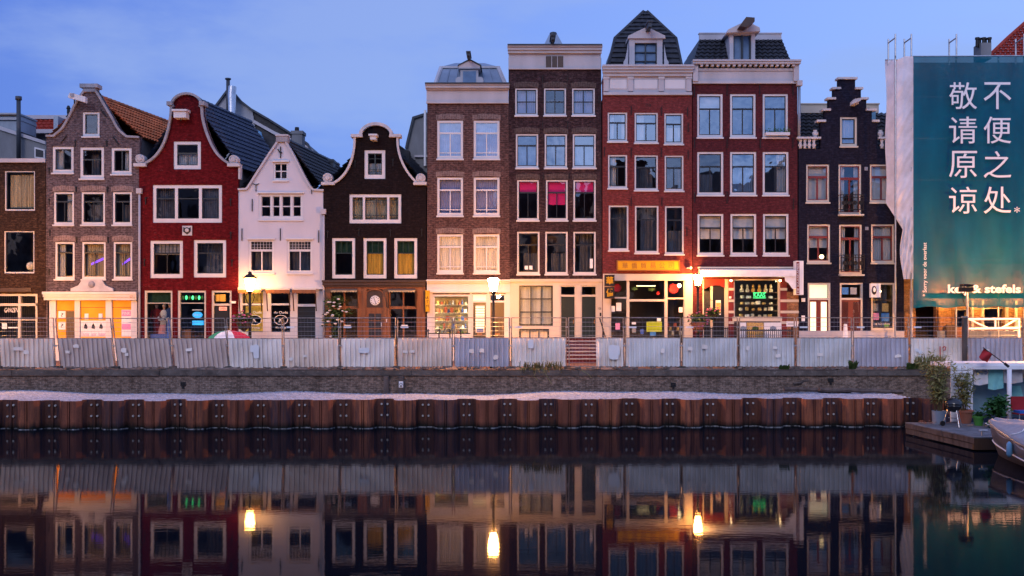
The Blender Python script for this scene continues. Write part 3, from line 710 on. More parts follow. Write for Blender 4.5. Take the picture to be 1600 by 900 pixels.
    def roof(s, eave_l, ridge, eave_r, depth, k, m, pan=True, tw=.24, rh=.3, y0=.28, sides='lr'):
        """saddle roof behind the gable; k slants its ridge the way the plot runs back from the street"""
        y1 = s.y + y0; y2 = y1 + depth
        def P(p, back): return (fx(p[0]) + (k * depth if back else 0), y2 if back else y1, fz(p[1]))
        mb = MB()
        if 'r' in sides: tiles(mb, P(eave_r, 0), P(eave_r, 1), P(ridge, 1), P(ridge, 0), tw, rh, pan=pan)
        if 'l' in sides: tiles(mb, P(eave_l, 1), P(eave_l, 0), P(ridge, 0), P(ridge, 1), tw, rh, pan=pan)
        r = s.part('roof', mb, m)
        a, b_ = Vector(P(ridge, 0)), Vector(P(ridge, 1)); n = int(depth / .35)
        rt = MB()
        for i in range(n):
            p, q = a.lerp(b_, i / n), a.lerp(b_, (i + 1.1) / n); rt.tube([p + Vector((0, 0, .02)), q + Vector((0, 0, .05))], .12, 6)
        s.part('ridge_tiles', rt, m, r)
        e1, e2, e3, e4 = P(eave_l, 1), P(ridge, 1), P(eave_r, 1), None
        s.part('rear_gable', MB().add([e1, e2, e3], [(0, 2, 1)]), 'grey_render', r)
        return r
GB = 566  # row just under the street line on the fronts
# ================================================================== 1 old brown brick house at the left edge
h = House('brick_house', 30, 'dark brown brick house with a lace-curtained window, at the end before the grey stepped-back storey', .03)
h.win(7, 267, 54, 329, 'O', None, sm='black_paint', fw=1.6, sill=False, g='glass_dark'); w_ = h.o.children[-1]; h.curtain(w_, 12, 272, 49, 324, 'curtain_tan', 7)
h.win(6, 361, 53, 427, 'O', None, sm='black_paint', fw=1.6, sill=False)
h.hole(-22, 459, 58, GB)
h.wall([(-190, GB + 2), (72, GB + 2), (72, 254), (-190, 254)], 'brick_brown_old')
h.cornice(-190, 71, [(248, 254, .12)], 'grey_white_paint')
h.b('corner_pier', 61, 254, 71.5, GB, -.07, -.002, 'brick_brown_old')
h.b('lintel_beam', -22, 450, 50, 456, -.12, -.003, 'dark_wood')
f = MB()
for r in ((-22, 459, 58, 462.5), (-22, 474, 58, 478), (-22, 462.5, -18, GB), (54.5, 462.5, 58, GB), (27.5, 462.5, 31, 474), (27, 478, 31, GB), (-18, 499, 27, 500.5), (31, 499, 54.5, 500.5)): h.bx(*r, .03, .14, f)
sf = h.part('shopfront', f, 'cream_paint')
h.part('pane', h.bx(-18, 462, 55, GB, .15, .16), 'glass_shop', sf)
gm = MB()
for i in range(24): 
    x = -17 + i * 3.05
    if abs(x - 29) > 2: h.bx(x, 463, x + .8, GB, .2, .23, gm)
for q in (468, 492, 520): h.bx(-17, q, 54, q + .8, .198, .22, gm)
h.part('security_grille', gm, 'iron', sf)
h.part('lettering', text('GANZEN', fx(4), fx(26), fz(488), fz(481), h.y + .148, .004, shear=.3), 'lettering_white', sf)
h.b('notice', 10, 511, 27, 513, .14, .148, 'paper_white', sf); h.b('notice', 0, 505, 8, 514, .14, .148, 'paper_white', sf)
h.body(-190, 72, 256, 6, (345, 445))
h.part('lamp_globe', MB().lathe([(.02, -.2), (.16, -.14), (.21, 0), (.16, .14), (.02, .2)], (fx(40), h.y + .5, fz(415)), 12), 'curtain_warm_glow', smooth=True)
# set-back grey storey
mb = MB(); y0 = h.y + 2.0; d0 = y0
mb.prism([(PX(-190, d0), fz(254) - .2), (PX(72, d0), fz(254) - .2), (PX(72, d0), PZ(225, d0)), (PX(0, d0), PZ(201, d0)), (PX(-190, d0), PZ(201, d0))], d0, d0 + 2)
up = h.part('upper_storey', mb, 'grey_render')
h.part('roof_edge', MB().box(PX(-190, d0), PX(26, d0), d0 + .3, d0 + 2, PZ(203, d0), PZ(178, d0)).box(PX(-190, d0), PX(27, d0), d0 + .2, d0 + 2, PZ(186, d0), PZ(182, d0)).box(PX(-190, d0), PX(28, d0), d0 + .1, d0 + 2, PZ(178, d0), PZ(175.5, d0)), 'zinc', up)
h.part('parapet_coping', MB().prism([(PX(0, d0), PZ(203, d0)), (PX(72, d0), PZ(226, d0)), (PX(72, d0), PZ(221, d0)), (PX(0, d0), PZ(197, d0))], d0 - .1, d0 - .002), 'grey_white_paint', up)
h.part('skylight', MB().prism([(PX(55, d0), PZ(247, d0)), (PX(71, d0), PZ(249, d0)), (PX(71, d0), PZ(234, d0)), (PX(55, d0), PZ(230, d0))], d0 - .08, d0 - .002), 'white_paint', up)
h.part('skylight_pane', MB().prism([(PX(57, d0), PZ(245, d0)), (PX(69, d0), PZ(246.5, d0)), (PX(69, d0), PZ(236, d0)), (PX(57, d0), PZ(233, d0))], d0 - .09, d0 - .081), 'slate', up)
h.part('flue_pipe', MB().tube([(PX(33, d0), d0 - .25, PZ(249, d0)), (PX(33, d0), d0 - .25, PZ(158, d0))], .10, 10).tube([(PX(33, d0), d0 - .25, PZ(158, d0)), (PX(33, d0), d0 - .25, PZ(152.5, d0))], .15, 10), 'dark_lead', up, smooth=True)

# ================================================================== 2 plum brick neck gable
h = House('neck_gable_house', 144, 'plum brick gabled house with orange boarded shopfront and orange tiled roof', .0)
Lg = [(72.5, 211), (84, 211)] + smoothline([(86, 209), (97, 199), (108, 180), (118, 160), (128, 145)], 4) + [(131, 141)]
Rg = [(151, 141)] + smoothline([(154, 145), (164, 162), (176, 182), (186, 200), (195, 209)], 4) + [(199, 212), (218, 213)]
for i, r in enumerate(((129, 175, 155.5, 213),)): h.win(*r, 'O', sm='black_paint', fw=3.4)
h.win(82, 229, 115, 270, 'V', 'side_l', sm='black_paint', fw=4); h.win(125, 230, 162.5, 279, 'HV', sm='black_paint', fw=4.2, t=.38); h.win(174, 231, 205.5, 272, 'V', 'side_r', sm='black_paint', fw=4)
for (x0, x1, bk) in ((84, 115.5, 'side_r'), (127, 164, None), (176, 206, None)): h.win(x0, 300, x1, 351, 'HV', bk, sm='black_paint', fw=3, t=.27, lintel='lintel_plum')
for (x0, x1, bk) in ((86, 116.5, 'side_l'), (128, 165, 'tan'), (177, 206.5, 'tan')):
    ww = h.win(x0, 378, x1, 436, 'HV', bk, sm='black_paint', fw=3, t=.27, lintel='lintel_plum')
    if bk == 'tan': h.part('light_strip', MB().prism([(fx(x0 + 12), fz(411)), (fx(x1 - 4), fz(401)), (fx(x1 - 4), fz(405)), (fx(x0 + 12), fz(414))], h.y + .18, h.y + .19), 'purple_glow', ww)
h.hole(77, 468, 214, GB)
h.wall([(70.5, GB + 2)] + Lg + Rg + [(217, GB + 2)], 'brick_plum')
cl_ = h.ribbon('gable_coping', list(reversed(Rg)) + list(reversed(Lg)), -3.2, -.10, .32, 'stone_trim')
h.b('gable_cap', 127, 132, 155, 138, -.2, .35, 'stone_trim'); h.b('gable_cap', 131, 138, 151, 143, -.12, .33, 'stone_trim')
hb = h.part('hoist_beam', MB().prism([(fx(116), fz(157)), (fx(143), fz(165)), (fx(143), fz(156)), (fx(119), fz(150))], h.y - .7, h.y - .45), 'white_paint')
h.part('beam_cover', MB().box(fx(120), fx(126), h.y - .72, h.y + .1, fz(157), fz(151)), 'stone_trim', hb)
h.part('hook', MB().tube([(fx(125), h.y - .6, fz(160)), (fx(125), h.y - .6, fz(166))], .03, 6), 'iron', hb)
for a in ((104, 212, 12, 4), (177, 214, 12, 3), (112, 172, 11, 4), (158, 172, 11, 3)): h.anchor(*a)
for x, y in ((118, 219), (167, 219), (119, 291), (168, 291), (77, 262), (77, 310), (120, 370), (169, 370), (78, 359), (77, 420)): h.anchor(x, y, 10, 1)
# carved stone over the shop
pts = [(112, 455), (112, 451), (117, 449), (124, 446), (128, 440), (129, 437), (161, 437), (162, 440), (166, 446), (173, 449), (178, 451), (178, 455)]
orn = h.part('carved_stone', MB().prism([(fx(x), fz(y)) for x, y in pts], h.y - .12, h.y - .002), 'white_stone')
h.part('carved_head', MB().lathe([(.03, -.24), (.12, -.2), (.16, -.13)], (fx(145), h.y, fz(444.5)), 12, 'y'), 'stone_trim', orn)
h.cornice(72, 214, [(456, 460, .3), (460, 464, .24), (464, 469, .17)], 'white_paint', 'shop_cornice')
h.part('house_number', text('57', fx(206), fx(210), fz(466), fz(462), h.y - .242, .004), 'ink_red')
sf = MB()
for x0, x1 in ((75, 87), (116.5, 124.5), (165, 174.5), (205, 214)): h.bx(x0, 469, x1, GB, .0, .16, sf)
h.bx(87, 528, 116.5, GB, .02, .16, sf); h.bx(124.5, 528, 165, GB, .02, .16, sf); h.bx(174.5, 528, 205, GB, .02, .16, sf)
sf = h.part('shopfront', sf, 'white_paint')
for i, (x0, x1) in enumerate(((87, 116.5), (124.5, 165), (174.5, 205))):
    h.b('boarding', x0, 469, x1, 528, .10, .14, 'boards_orange_glow', sf)
    h.b('board_seam', x0, 480 if i else 485, x1, 480.6 if i else 485.6, .094, .1, 'ink', sf)
po = h.b('poster', 125, 501, 165, 526, .07, .095, 'paper_white', sf)
for x in (133, 145, 157):
    h.part('poster_figure', MB().prism([(fx(x - 3), fz(513)), (fx(x + 2), fz(514)), (fx(x + 3), fz(511)), (fx(x), fz(505)), (fx(x - 2), fz(508))], h.y + .062, h.y + .069), 'ink', po)
h.part('lettering', text('I hunter   voor   hunter', fx(126), fx(164), fz(525), fz(519), h.y + .068, .004), 'paper_pink', po)
for x in (131, 153): h.b('notice', x, 490, x + 6, 499, .075, .095, 'paper_white', sf)
for y in (486, 503): h.b('notice', 90, y, 101, y + 12, .075, .095, 'paper_white', sf); h.part('lettering', text('?', fx(94), fx(98), fz(y + 9), fz(y + 3), h.y + .073, .004), 'ink', sf)
h.b('torn_poster', 102, 486, 116, 528, .08, .096, 'dark_wood', sf)
pk = h.b('poster', 189, 484, 204, 526, .07, .095, 'paper_white', sf)
for y in (485, 506): h.b('poster_band', 189.5, y, 203.5, y + 9, .062, .069, 'paper_pink', pk)
h.part('lettering', text('PINK', fx(190), fx(203), fz(492), fz(487), h.y + .061, .003), 'paper_white', pk)
h.body(71, 217, 214, 7, (285, 365, 458))
h.pipe(219, 300, 560, 'grey_white_paint', .05)
h.roof((72, 212), (141, 147), (217, 213), 8.5, .176, 'orange_tile')

# ================================================================== 3 red bell gable
h = House('red_bell_gable_house', 294, 'deep red painted house with a white-edged bell gable and costume shop', -.02)
Lg = smoothline([(225, 255), (236, 249), (247, 238), (256, 222), (262, 203), (266, 182), (267, 166)], 4)
At = arc(292.5, 166, 25.5, 21, 180, 0, 14)
Rg = smoothline([(318, 166), (319, 182), (323, 200), (330, 219), (339, 236), (350, 248), (361, 255)], 4)
h.win(271.5, 221, 314, 264.5, 'HV', 'low', sm='black_paint', fw=5, sill=False, t=.42); 
h.multi(239, 289, 347, 348, (275.5, 313), 'H', ['net_dim', None, 'net_dim'], t=.34, fw=5, sill=False)
h.win(235, 376, 286, 434.5, 'leaded', ['short'], sm='black_paint', fw=5, sill=False, t=.32); h.win(303, 375, 353.5, 433.5, 'leaded', sm='black_paint', fw=5, sill=False, t=.33)
for r in ((226, 454, 269.5, GB), (278, 454, 322, GB)): h.hole(*r)
h.door(331, 454, 362, GB, 'black_paint', 1, fw=3, top=476, letter=True)
h.wall([(217.5, GB + 2), (217.5, 261), (213, 261), (213, 255)] + Lg + At + Rg + [(374, 255), (374, 261), (372, 261), (372, GB + 2)], 'red_paint')
tr = h.ribbon('gable_trim', list(reversed(Rg)) + list(reversed(At)) + list(reversed(Lg)), -3.5, -.14, .34, 'stone_trim')
h.b('trim_shoulder', 263, 160, 271.5, 166, -.24, .34, 'stone_trim', tr); h.b('trim_shoulder', 313.5, 160, 322, 166, -.24, .34, 'stone_trim', tr)
h.b('trim_foot', 211, 256, 230, 261, -.2, .34, 'white_stone', tr); h.b('trim_foot', 357, 256, 376, 261, -.2, .34, 'white_stone', tr)
h.scroll(220.5, 249, .21, 'white_stone', tr, -1); h.scroll(366, 250, .21, 'white_stone', tr, 1)
h.b('trim_drop', 373, 261, 376, 280, -.06, .3, 'white_stone', tr)
h.hoist(275, 173, 298, 187, out=.5)
cs = h.b('crest_stone', 285.5, 353, 300.5, 368, -.05, .05, 'white_stone')
h.part('crest', MB().prism([(fx(x), fz(y)) for x, y in ((287.5, 355), (290, 357), (293, 355), (296, 357), (298.5, 355), (298.5, 362), (293, 366.5), (287.5, 362))], h.y - .08, h.y - .051), 'ink', cs)
h.part('crest_boss', MB().lathe([(.05, -.1), (.09, -.085)], (fx(293), h.y, fz(360)), 10, 'y'), 'white_stone', cs)
for x, y in ((361, 362), (363, 405), (226, 404), (361, 310), (228, 308)): h.anchor(x, y, 12, 1)
for n_, (x0, x1) in enumerate(((226, 269.5), (278, 322))):
    f = MB()
    for r in ((x0 - .1, 454, x0 + 3.2, GB), (x1 - 2.6, 454, x1 + .1, GB), (x0 + 3.2, 454, x1 - 2.6, 457)): h.bx(*r, .02, .16, f)
    h.bx(x0 + 3.2, 473, x1 - 2.6, 474.2, .05, .1, f)
    w_ = h.part('shop_window', f, 'cream_paint')
    h.part('pane', h.bx(x0 + 3.2, 457, x1 - 2.6, GB, .11, .12), 'glass_shop', w_)
    if n_ == 0: h.curtain(w_, x0 + 3.5, 457, x1 - 3, 473, 'blind_green', 1, amp=.003)
    else:
        for k in range(7):
            h.part('glass_roundel', MB().lathe([(.02, .125), (.07, .124), (.1, .13)], (fx(285 + k * 5), h.y, fz(465)), 10, 'y', ex=.55), 'green_neon' if k % 2 else 'plastic_green', w_)
        h.part('neon_ring', MB().lathe([(.05, .15), (.14, .15), (.145, .18)], (fx(307), h.y, fz(492)), 20, 'y', ex=1.6), 'blue_neon', w_); w_.children[-1].scale = (1, 1, 1)
        h.part('neon_lettering', text('50% korting', fx(301), fx(313), fz(494), fz(490), h.y + .148, .004, shear=.2), 'lettering_white', w_)
        h.b('light_strip', 299, 483.5, 315, 485, .14, .17, 'lettering_white', w_); h.b('display_tray', 299, 501, 316, 508, .15, .3, 'blue_neon', w_); h.b('display_table', 282, 515, 296, 535, .2, .6, 'brown_wood', w_)
os_ = h.b('open_sign', 342, 479.5, 354, 485, .05, .08, 'open_sign'); h.part('lettering', text('OPEN', fx(343.5), fx(352.5), fz(484), fz(480.5), h.y + .049, .004), 'ink_red', os_)
h.b('transom_box', 337, 460, 352, 471, .03, .1, 'curtain_gold_glow')
h.body(217.5, 372, 262, 7, (350, 445))
h.b('mail_box', 362.5, 470.5, 369, 474, -.1, -.002, 'sign_white')
h.roof((217, 262), (292.5, 150), (372, 262), 6.3, .19, 'blue_tile', tw=.26, rh=.3)

# ================================================================== 4 white spout gable
h = House('white_gable_house', 438, 'white plastered house with a pointed spout gable behind the glowing crowned lamp', .02)
Lg = smoothline([(384, 294), (388, 289), (400, 270), (416, 245), (431, 223)], 3); Rg = smoothline([(449, 223), (460, 242), (473, 268), (484, 288), (490, 295)], 3)
h.win(427, 253.5, 450, 281.5, '2x2', fw=2.6, sill=True)
h.multi(404, 302.5, 473.5, 343, (424, 438.5, 455.5), 'H', sm='white_paint', fm='white_paint', fw=3.4, mull=3, t=.5, sill=True)
for x0, x1 in ((388.5, 428), (448.5, 488)):
    h.win(x0, 374.5, x1, 426.5, 'leaded', fw=3.2, t=.30, bar=2.4); h.b('drip_mould', x0 - 2, 372, x1 + 2, 374.3, -.09, -.002, 'white_paint')
h.hole(375, 452, 503, GB)
h.wall([(372.5, GB + 2), (372.5, 295.5), (382, 295)] + Lg + [(432, 213), (449, 213)] + Rg + [(505, 297), (505, GB + 2)], 'white_render')
tr = h.ribbon('gable_coping', [(506, 296)] + list(reversed(Rg)) + [(449.5, 222)], -3, -.1, .3, 'grey_white_paint'); h.ribbon('gable_coping', [(431, 222)] + list(reversed(Lg)) + [(372, 294.5)], -3, -.1, .3, 'grey_white_paint')
cp_ = h.b('gable_cap', 432, 212, 450, 222, -.12, .32, 'stone_trim'); h.b('cap_slab', 431, 210.5, 451, 213, -.16, .34, 'grey_white_paint', cp_)
h.part('wall_anchor', MB().tube([(fx(438.5), h.y - .04, fz(229)), (fx(438.5), h.y - .04, fz(247))], .025, 5).tube([(fx(434), h.y - .04, fz(233)), (fx(438.5), h.y - .04, fz(240)), (fx(441), h.y - .04, fz(238))], .025, 5), 'iron')
h.anchor(400, 289, 10, 2); 
for x, y in ((394, 311), (378, 357), (438, 357), (498, 360)): h.anchor(x, y, 19, 0)
h.anchor(487, 293, 6, 2)
h.b('drip_mould', 402, 300.3, 475, 302.3, -.09, -.002, 'white_paint'); h.b('drip_mould', 425, 251, 452, 253.2, -.09, -.002, 'white_paint')
f = MB()
for r in ((375, 452, 378, GB), (410.5, 452, 423, GB), (453, 452, 464.5, GB), (492.5, 452, 503, GB), (378, 452, 410.5, 455), (423, 452, 453, 455), (464.5, 452, 492.5, 455), (378, 474, 410.5, 477), (423, 474, 453, 477), (464.5, 475, 492.5, 479), (378, 519, 410.5, GB), (423, 519, 453, GB)): h.bx(*r, .02, .16, f)
sf = h.part('shopfront', f, 'white_paint')
h.b('shop_fascia', 373, 449, 505, 452, -.14, -.002, 'white_paint')
h.part('pane', h.bx(378, 455, 410.5, 519, .11, .12), 'glass_shop', sf); h.part('pane', h.bx(423, 455, 453, 519, .11, .12), 'glass_shop', sf); h.part('pane', h.bx(464.5, 455, 492.5, 475, .11, .12), 'glass_shop', sf)
dr = h.b('door', 464.5, 479, 492.5, GB, .1, .15, 'black_paint'); 
for k in range(6): h.b('door_slat', 466, 486 + k * 7, 491, 487 + k * 7, .09, .1, 'dark_lead', dr)
for cx, m_ in ((397, 'lettering_white'), (438, 'lettering_white')):
    em = MB().lathe([(.205, .10), (.21, .095), (.222, .095), (.227, .10)], (fx(cx), h.y, fz(500)), 24, 'y', ex=1.4)
    h.part('window_emblem', em, m_, sf)
    h.part('window_emblem', text('K', fx(cx - 3.5), fx(cx + 3.5), fz(503.5), fz(496.5), h.y + .10, .005, shear=.25), m_, sf)
    h.part('window_lettering', text('de Oude', fx(cx - 11), fx(cx + 11), fz(490), fz(486), h.y + .10, .004), m_, sf)
    h.part('window_lettering', text('Kroeg', fx(cx - 8), fx(cx + 8), fz(514), fz(510), h.y + .10, .004), m_, sf)
for x0, x1, rd in ((375, 411, 1), (418, 455, 0), (459, 496, 0)):   # folded scalloped awnings
    n = 7; pts = [(fx(x0), fz(453)), (fx(x1), fz(453))]
    for i in range(n * 4 + 1):
        u = i / (n * 4); pts.append((fx(x1 + (x0 - x1) * u), fz(457.5 + 1.6 * abs(math.sin(u * n * math.pi)))))
    aw = h.part('awning', MB().prism(pts, h.y - .42, h.y - .39), 'brown_wood')
    h.part('awning_roll', MB().tube([(fx(x0), h.y - .3, fz(453)), (fx(x1), h.y - .3, fz(453))], .09, 10), 'cream_paint', aw)
    for x in (x0 + 1, x1 - 1): h.part('awning_arm', MB().tube([(fx(x), h.y - .36, fz(455)), (fx(x), h.y - .14, fz(486))], .03, 6), 'dark_wood', aw)
h.b('lit_panel', 379, 478, 410, 518, .5, .52, 'amber_room', sf); h.b('lit_panel', 379, 456, 410, 473, .45, .47, 'amber_room', sf)
h.body(372.5, 505, 298, 7, (350, 442))
h.pipe(506, 332, 560, 'grey_white_paint', .05)
rf = h.roof((372, 296), (441, 217), (505, 298), 8., .14, 'slate', tw=.26)
dd = h.y + 3.3
ch = h.part('chimney', MB().box(PX(458, dd), PX(474, dd), dd - .3, dd + .4, PZ(245, dd), PZ(209, dd)).box(PX(456.5, dd), PX(475.5, dd), dd - .34, dd + .44, PZ(211, dd), PZ(206, dd)), 'grey_render')
h.part('chimney_pot', MB().lathe([(.12, 0), (.1, .22)], (PX(464, dd), dd, PZ(206, dd)), 8), 'iron', ch)
dd = h.y + 6.5
h.part('chimney', MB().box(PX(510, dd), PX(522, dd), dd - .3, dd + .4, PZ(285, dd), PZ(253, dd)).box(PX(509, dd), PX(523, dd), dd - .34, dd + .44, PZ(254, dd), PZ(250, dd)), 'dark_lead')

# ================================================================== 5 black bell gable with wooden shopfront
h = House('dark_bell_gable_house', 585, 'almost black bell gable house with white scrolled edge and a brown wooden clock shopfront', -.01)
Lg = smoothline([(521, 285), (531, 278), (541, 266), (548, 250), (552, 232), (553, 213)], 4); At = arc(588, 213, 27, 21, 180, 0, 14)
Rg = smoothline([(623, 213), (624, 232), (629, 250), (637, 266), (647, 279), (655, 285)], 4)
h.win(569.5, 234.5, 602, 279.5, 'gridT', 'low', fm='white_paint', sm='dark_green_paint', fw=5.2, sill=False)
h.multi(546, 303.5, 627, 349, (568.5, 606.5), 'gridT', ['curtain_tan', 'curtain_tan', 'curtain_tan'], fw=4.6, mull=3.5, sill=False, sub=(1,))
for x0, x1, bk in ((519, 555, ['greentop']), (568, 604, ['greentop', 'gold']), (616, 652, ['greentop', 'gold'])): h.win(x0, 372, x1, 435, 'green', bk, sm='dark_green_paint', fw=4.6, sill=False, t=.36)
h.hole(506, 441, 664, GB)
h.wall([(505.5, GB + 2), (505.5, 289), (503, 289), (503, 285)] + Lg + [(553, 211), (561, 211)] + At[1:-1] + [(615, 211), (623, 211)] + Rg + [(667, 285), (667, 289), (665.5, 289), (665.5, GB + 2)], 'dark_paint')
tr = h.ribbon('gable_trim', list(reversed(Rg)) + [(623, 211.5)], -3.3, -.14, .33, 'white_stone'); h.ribbon('gable_trim', [(553, 211.5)] + list(reversed(Lg)), -3.3, -.14, .33, 'white_stone')
h.ribbon('trim_arch', [(627, 210.5), (614, 210.5)] + list(reversed(At))[1:-1] + [(562, 210.5), (549, 210.5)], -4.6, -.2, .34, 'white_stone', tr)
for a, b in ((503, 523.5), (646.5, 667)): h.b('trim_foot', a, 285, b, 289.5, -.2, .34, 'white_stone', tr)
h.scroll(512.5, 278.5, .22, 'white_stone', tr, -1); h.scroll(657.5, 279, .22, 'white_stone', tr, 1)
h.hoist(578.5, 211, 591.5, 221, out=.5)
for x, y in ((561, 357), (610, 358), (659, 357), (512, 360), (555, 250), (614, 248)): h.anchor(x, y, 12, 1)
fr = MB()
for r in ((506, 452, 517, GB), (558, 452, 573, GB), (598, 452, 610, GB), (651, 452, 664.5, GB), (517, 441, 651, 452), (506, 441, 517, 452), (651, 441, 664.5, 452)): h.bx(*r, -.02, .16, fr)
for r in ((517, 478.5, 558, 483), (610, 478.5, 651, 483), (573, 480.5, 598, 487), (536.5, 452, 539, 478.5), (536.5, 483, 539, GB), (629, 452, 631.5, 478.5), (629, 483, 631.5, GB)): h.bx(*r, .03, .13, fr)
sf = h.part('shopfront', fr, 'brown_wood')
h.cornice(506, 664, [(438, 441, .26), (441, 446, .18), (446, 449, .1)], 'dark_wood', 'shop_cornice')
for x0, x1 in ((517, 558), (610, 651)): h.part('pane', h.bx(x0, 452, x1, GB, .09, .10), 'glass_shop', sf)
for x in (511, 561, 569, 602, 607, 655, 661): h.b('pilaster', x - 1.6, 455, x + 1.6, GB, -.06, -.021, 'brown_wood', sf)
h.part('clock_panel', MB().prism([(fx(573), fz(480.5)), (fx(598), fz(480.5)), (fx(598), fz(459))] + [(fx(x), fz(y)) for x, y in arc(585.5, 459, 12.5, 6, 0, 180, 10)][1:-1] + [(fx(573), fz(459))], h.y + .02, h.y + .08), 'dark_wood', sf)
h.ribbon('clock_arch', arc(585.5, 459, 14, 7.5, 180, 0, 12), 1.6, -.04, .05, 'brown_wood', sf)
dl = bpy.data.objects.new('clock', None); COL.objects.link(dl); LOC[dl.name] = Vector((fx(586), h.y, fz(469.5))); dl.location = LOC[dl.name]
tag(dl, 'round white wall clock in the arched panel of the wooden shopfront', 'clock')
build('dial', MB().lathe([(.21, -.02), (.225, 0), (.225, .02)], (fx(586), h.y - .0, fz(469.5)), 24, 'y'), 'sign_white', dl)
for k in range(12):
    a = k * math.pi / 6; c0, s0 = math.cos(a), math.sin(a)
    build('hour_mark', MB().tube([(fx(586) + .14 * c0, h.y - .025, fz(469.5) + .14 * s0), (fx(586) + .2 * c0, h.y - .025, fz(469.5) + .2 * s0)], .012, 4), 'ink', dl)
build('clock_hand', MB().tube([(fx(586), h.y - .035, fz(469.5)), (fx(586) - .05, h.y - .035, fz(469.5) + .12)], .012, 4), 'ink', dl); build('clock_hand', MB().tube([(fx(586), h.y - .04, fz(469.5)), (fx(586) + .04, h.y - .04, fz(469.5) - .16)], .012, 4), 'ink', dl)
d_ = h.part('door', h.bx(573, 487, 598, GB, .04, .1), 'brown_wood')
for i in range(2):
    for j in range(4): h.b('door_pane', 576 + i * 10.5, 490 + j * 12, 585 + i * 10.5, 500.5 + j * 12, .03, .042, 'slate', d_)
h.part('handle', MB().tube([(fx(596), h.y - .02, fz(510)), (fx(596), h.y - .02, fz(504))], .025, 6), 'white_paint', d_)
for x0, x1 in ((519, 560), (608, 650)):
    n = 10; pts = [(fx(x0), fz(454)), (fx(x1), fz(454))]
    for i in range(n * 4 + 1):
        u = i / (n * 4); pts.append((fx(x1 + (x0 - x1) * u), fz(455.5 + 1.7 * abs(math.sin(u * n * math.pi)))))
    aw = h.part('awning', MB().prism(pts, h.y - .4, h.y - .37), 'curtain_tan')
    h.part('awning_roll', MB().tube([(fx(x0), h.y - .28, fz(453.5)), (fx(x1), h.y - .28, fz(453.5))], .08, 10), 'dark_wood', aw)
    for x in (x0, x1): h.part('awning_arm', MB().tube([(fx(x), h.y - .36, fz(455)), (fx(x), h.y - .12, fz(481))], .028, 6), 'dark_wood', aw)
h.b('number_plate', 600.5, 498.5, 606.5, 504, -.05, -.022, 'sign_white'); h.part('house_number', text('63', fx(601.3), fx(605.7), fz(503.2), fz(499.4), h.y - .05, .003), 'ink')
for x in (538, 627): h.b('window_notice', x, 507.5, x + 10, 509.5, .02, .03, 'sign_white')
h.body(505.5, 665.5, 291, 7, (355, 438))
h.roof((505, 290), (588, 206), (666, 290), 7, .12, 'slate', tw=.26)
h.part('chimney', MB().box(PX(627, 49), PX(640, 49), 48.8, 49.5, PZ(262, 49), PZ(236, 49)), 'slate')

# ================================================================== 6 tan brick cornice house, lit souvenir shop
h = House('cornice_house', 732, 'tan brick cornice house with two window columns above a brightly lit souvenir shop', .01)
for x0, x1 in ((683, 723.5), (740, 780.5)):
    h.win(x0, 188, x1, 248, 'T2', ['lilac'] + (['lamp'] if x0 > 700 else []), fw=3.6, t=.31, g='glass_bright', lintel='lintel_tan')
    h.win(x0, 277, x1, 337, 'T2', 'lilac', fw=3.6, t=.31, lintel='lintel_tan', g='glass_dark')
    h.win(x0, 366, x1, 426.5, 'T2', 'warm', fw=3.6, t=.31, lintel='lintel_tan', g='glass_shop')
h.hole(676, 460, 734.5, GB)
h.door(737, 459, 761.5, GB, 'black_paint', 1, fw=2.2, top=471, glassy=None, lit=True, fm='white_paint'); h.door(764, 459, 790, GB, 'dark_wood', 2, fw=2.2, top=471, fm='white_paint')
h.wall([(667, GB + 2), (667.5, 150), (794.5, 150), (797, GB + 2)], 'brick_tan')
h.cornice(667, 794, [(133, 135, .34), (135, 139, .28), (139, 141, .18), (141, 159, .06), (159, 162, .12)], 'grey_white_paint')
h.b('gutter', 665, 131.6, 796, 133.4, -.40, .1, 'dark_lead')
h.b('shop_fascia', 667, 437, 797, 458, -.06, -.002, 'white_paint'); h.cornice(668, 796, [(437, 439.5, .24), (439.5, 442, .16), (455, 457, .12)], 'white_paint', 'shop_cornice')
f = MB()
for r in ((667.5, 458, 676, GB), (734.5, 458, 737, GB), (761.5, 458, 764, GB), (790, 458, 797, GB), (676, 522, 734.5, GB)): h.bx(*r, -.03, .1, f)
for r in ((676, 460, 679, 522), (731.5, 460, 734.5, 522), (679, 460, 731.5, 463)): h.bx(*r, .02, .14, f)
sf = h.part('shopfront', f, 'white_paint')
h.part('pane', h.bx(679, 463, 731.5, 522, .1, .11), 'glass_shop', sf)
for k in range(4):
    h.b('shelf', 679, 476 + k * 12.5, 731.5, 476.7 + k * 12.5, .38, .62, 'cream_paint', sf)
h.b('shop_backdrop', 676, 458, 734, GB, 1.2, 1.24, 'lit_room', sf)
h.part('tube_light', MB().box(fx(676.8), fx(678.4), h.y + .2, h.y + .3, fz(518), fz(466)), 'tube_warm', sf); h.part('tube_light', MB().box(fx(732.2), fx(733.4), h.y + .15, h.y + .25, fz(518), fz(466)), 'tube_warm', sf)
bl = h.b('door_blind', 743, 477, 757, 520, .07, .088, 'curtain_warm_glow')
for k in range(9): h.b('blind_slat', 743, 479 + k * 4, 757, 481 + k * 4, .06, .069, 'lit_blind', bl)
h.b('door_sticker', 745, 513, 755, 519, .05, .058, 'goods_blue'); 
sgn = root('cash_sign', (fx(669), YF, fz(470)), 'small yellow vertical ATM sign at the corner of the lit souvenir shop', 'sign')
build('sign_board', h.bx(665.5, 454, 671.8, 487, -.32, -.07), 'sign_yellow', sgn)
for k, c in enumerate('ATM'): build('lettering', text(c, fx(667), fx(670.6), fz(467.5 + k * 6.6), fz(463 + k * 6.6), h.y - .322, .004), 'ink', sgn)
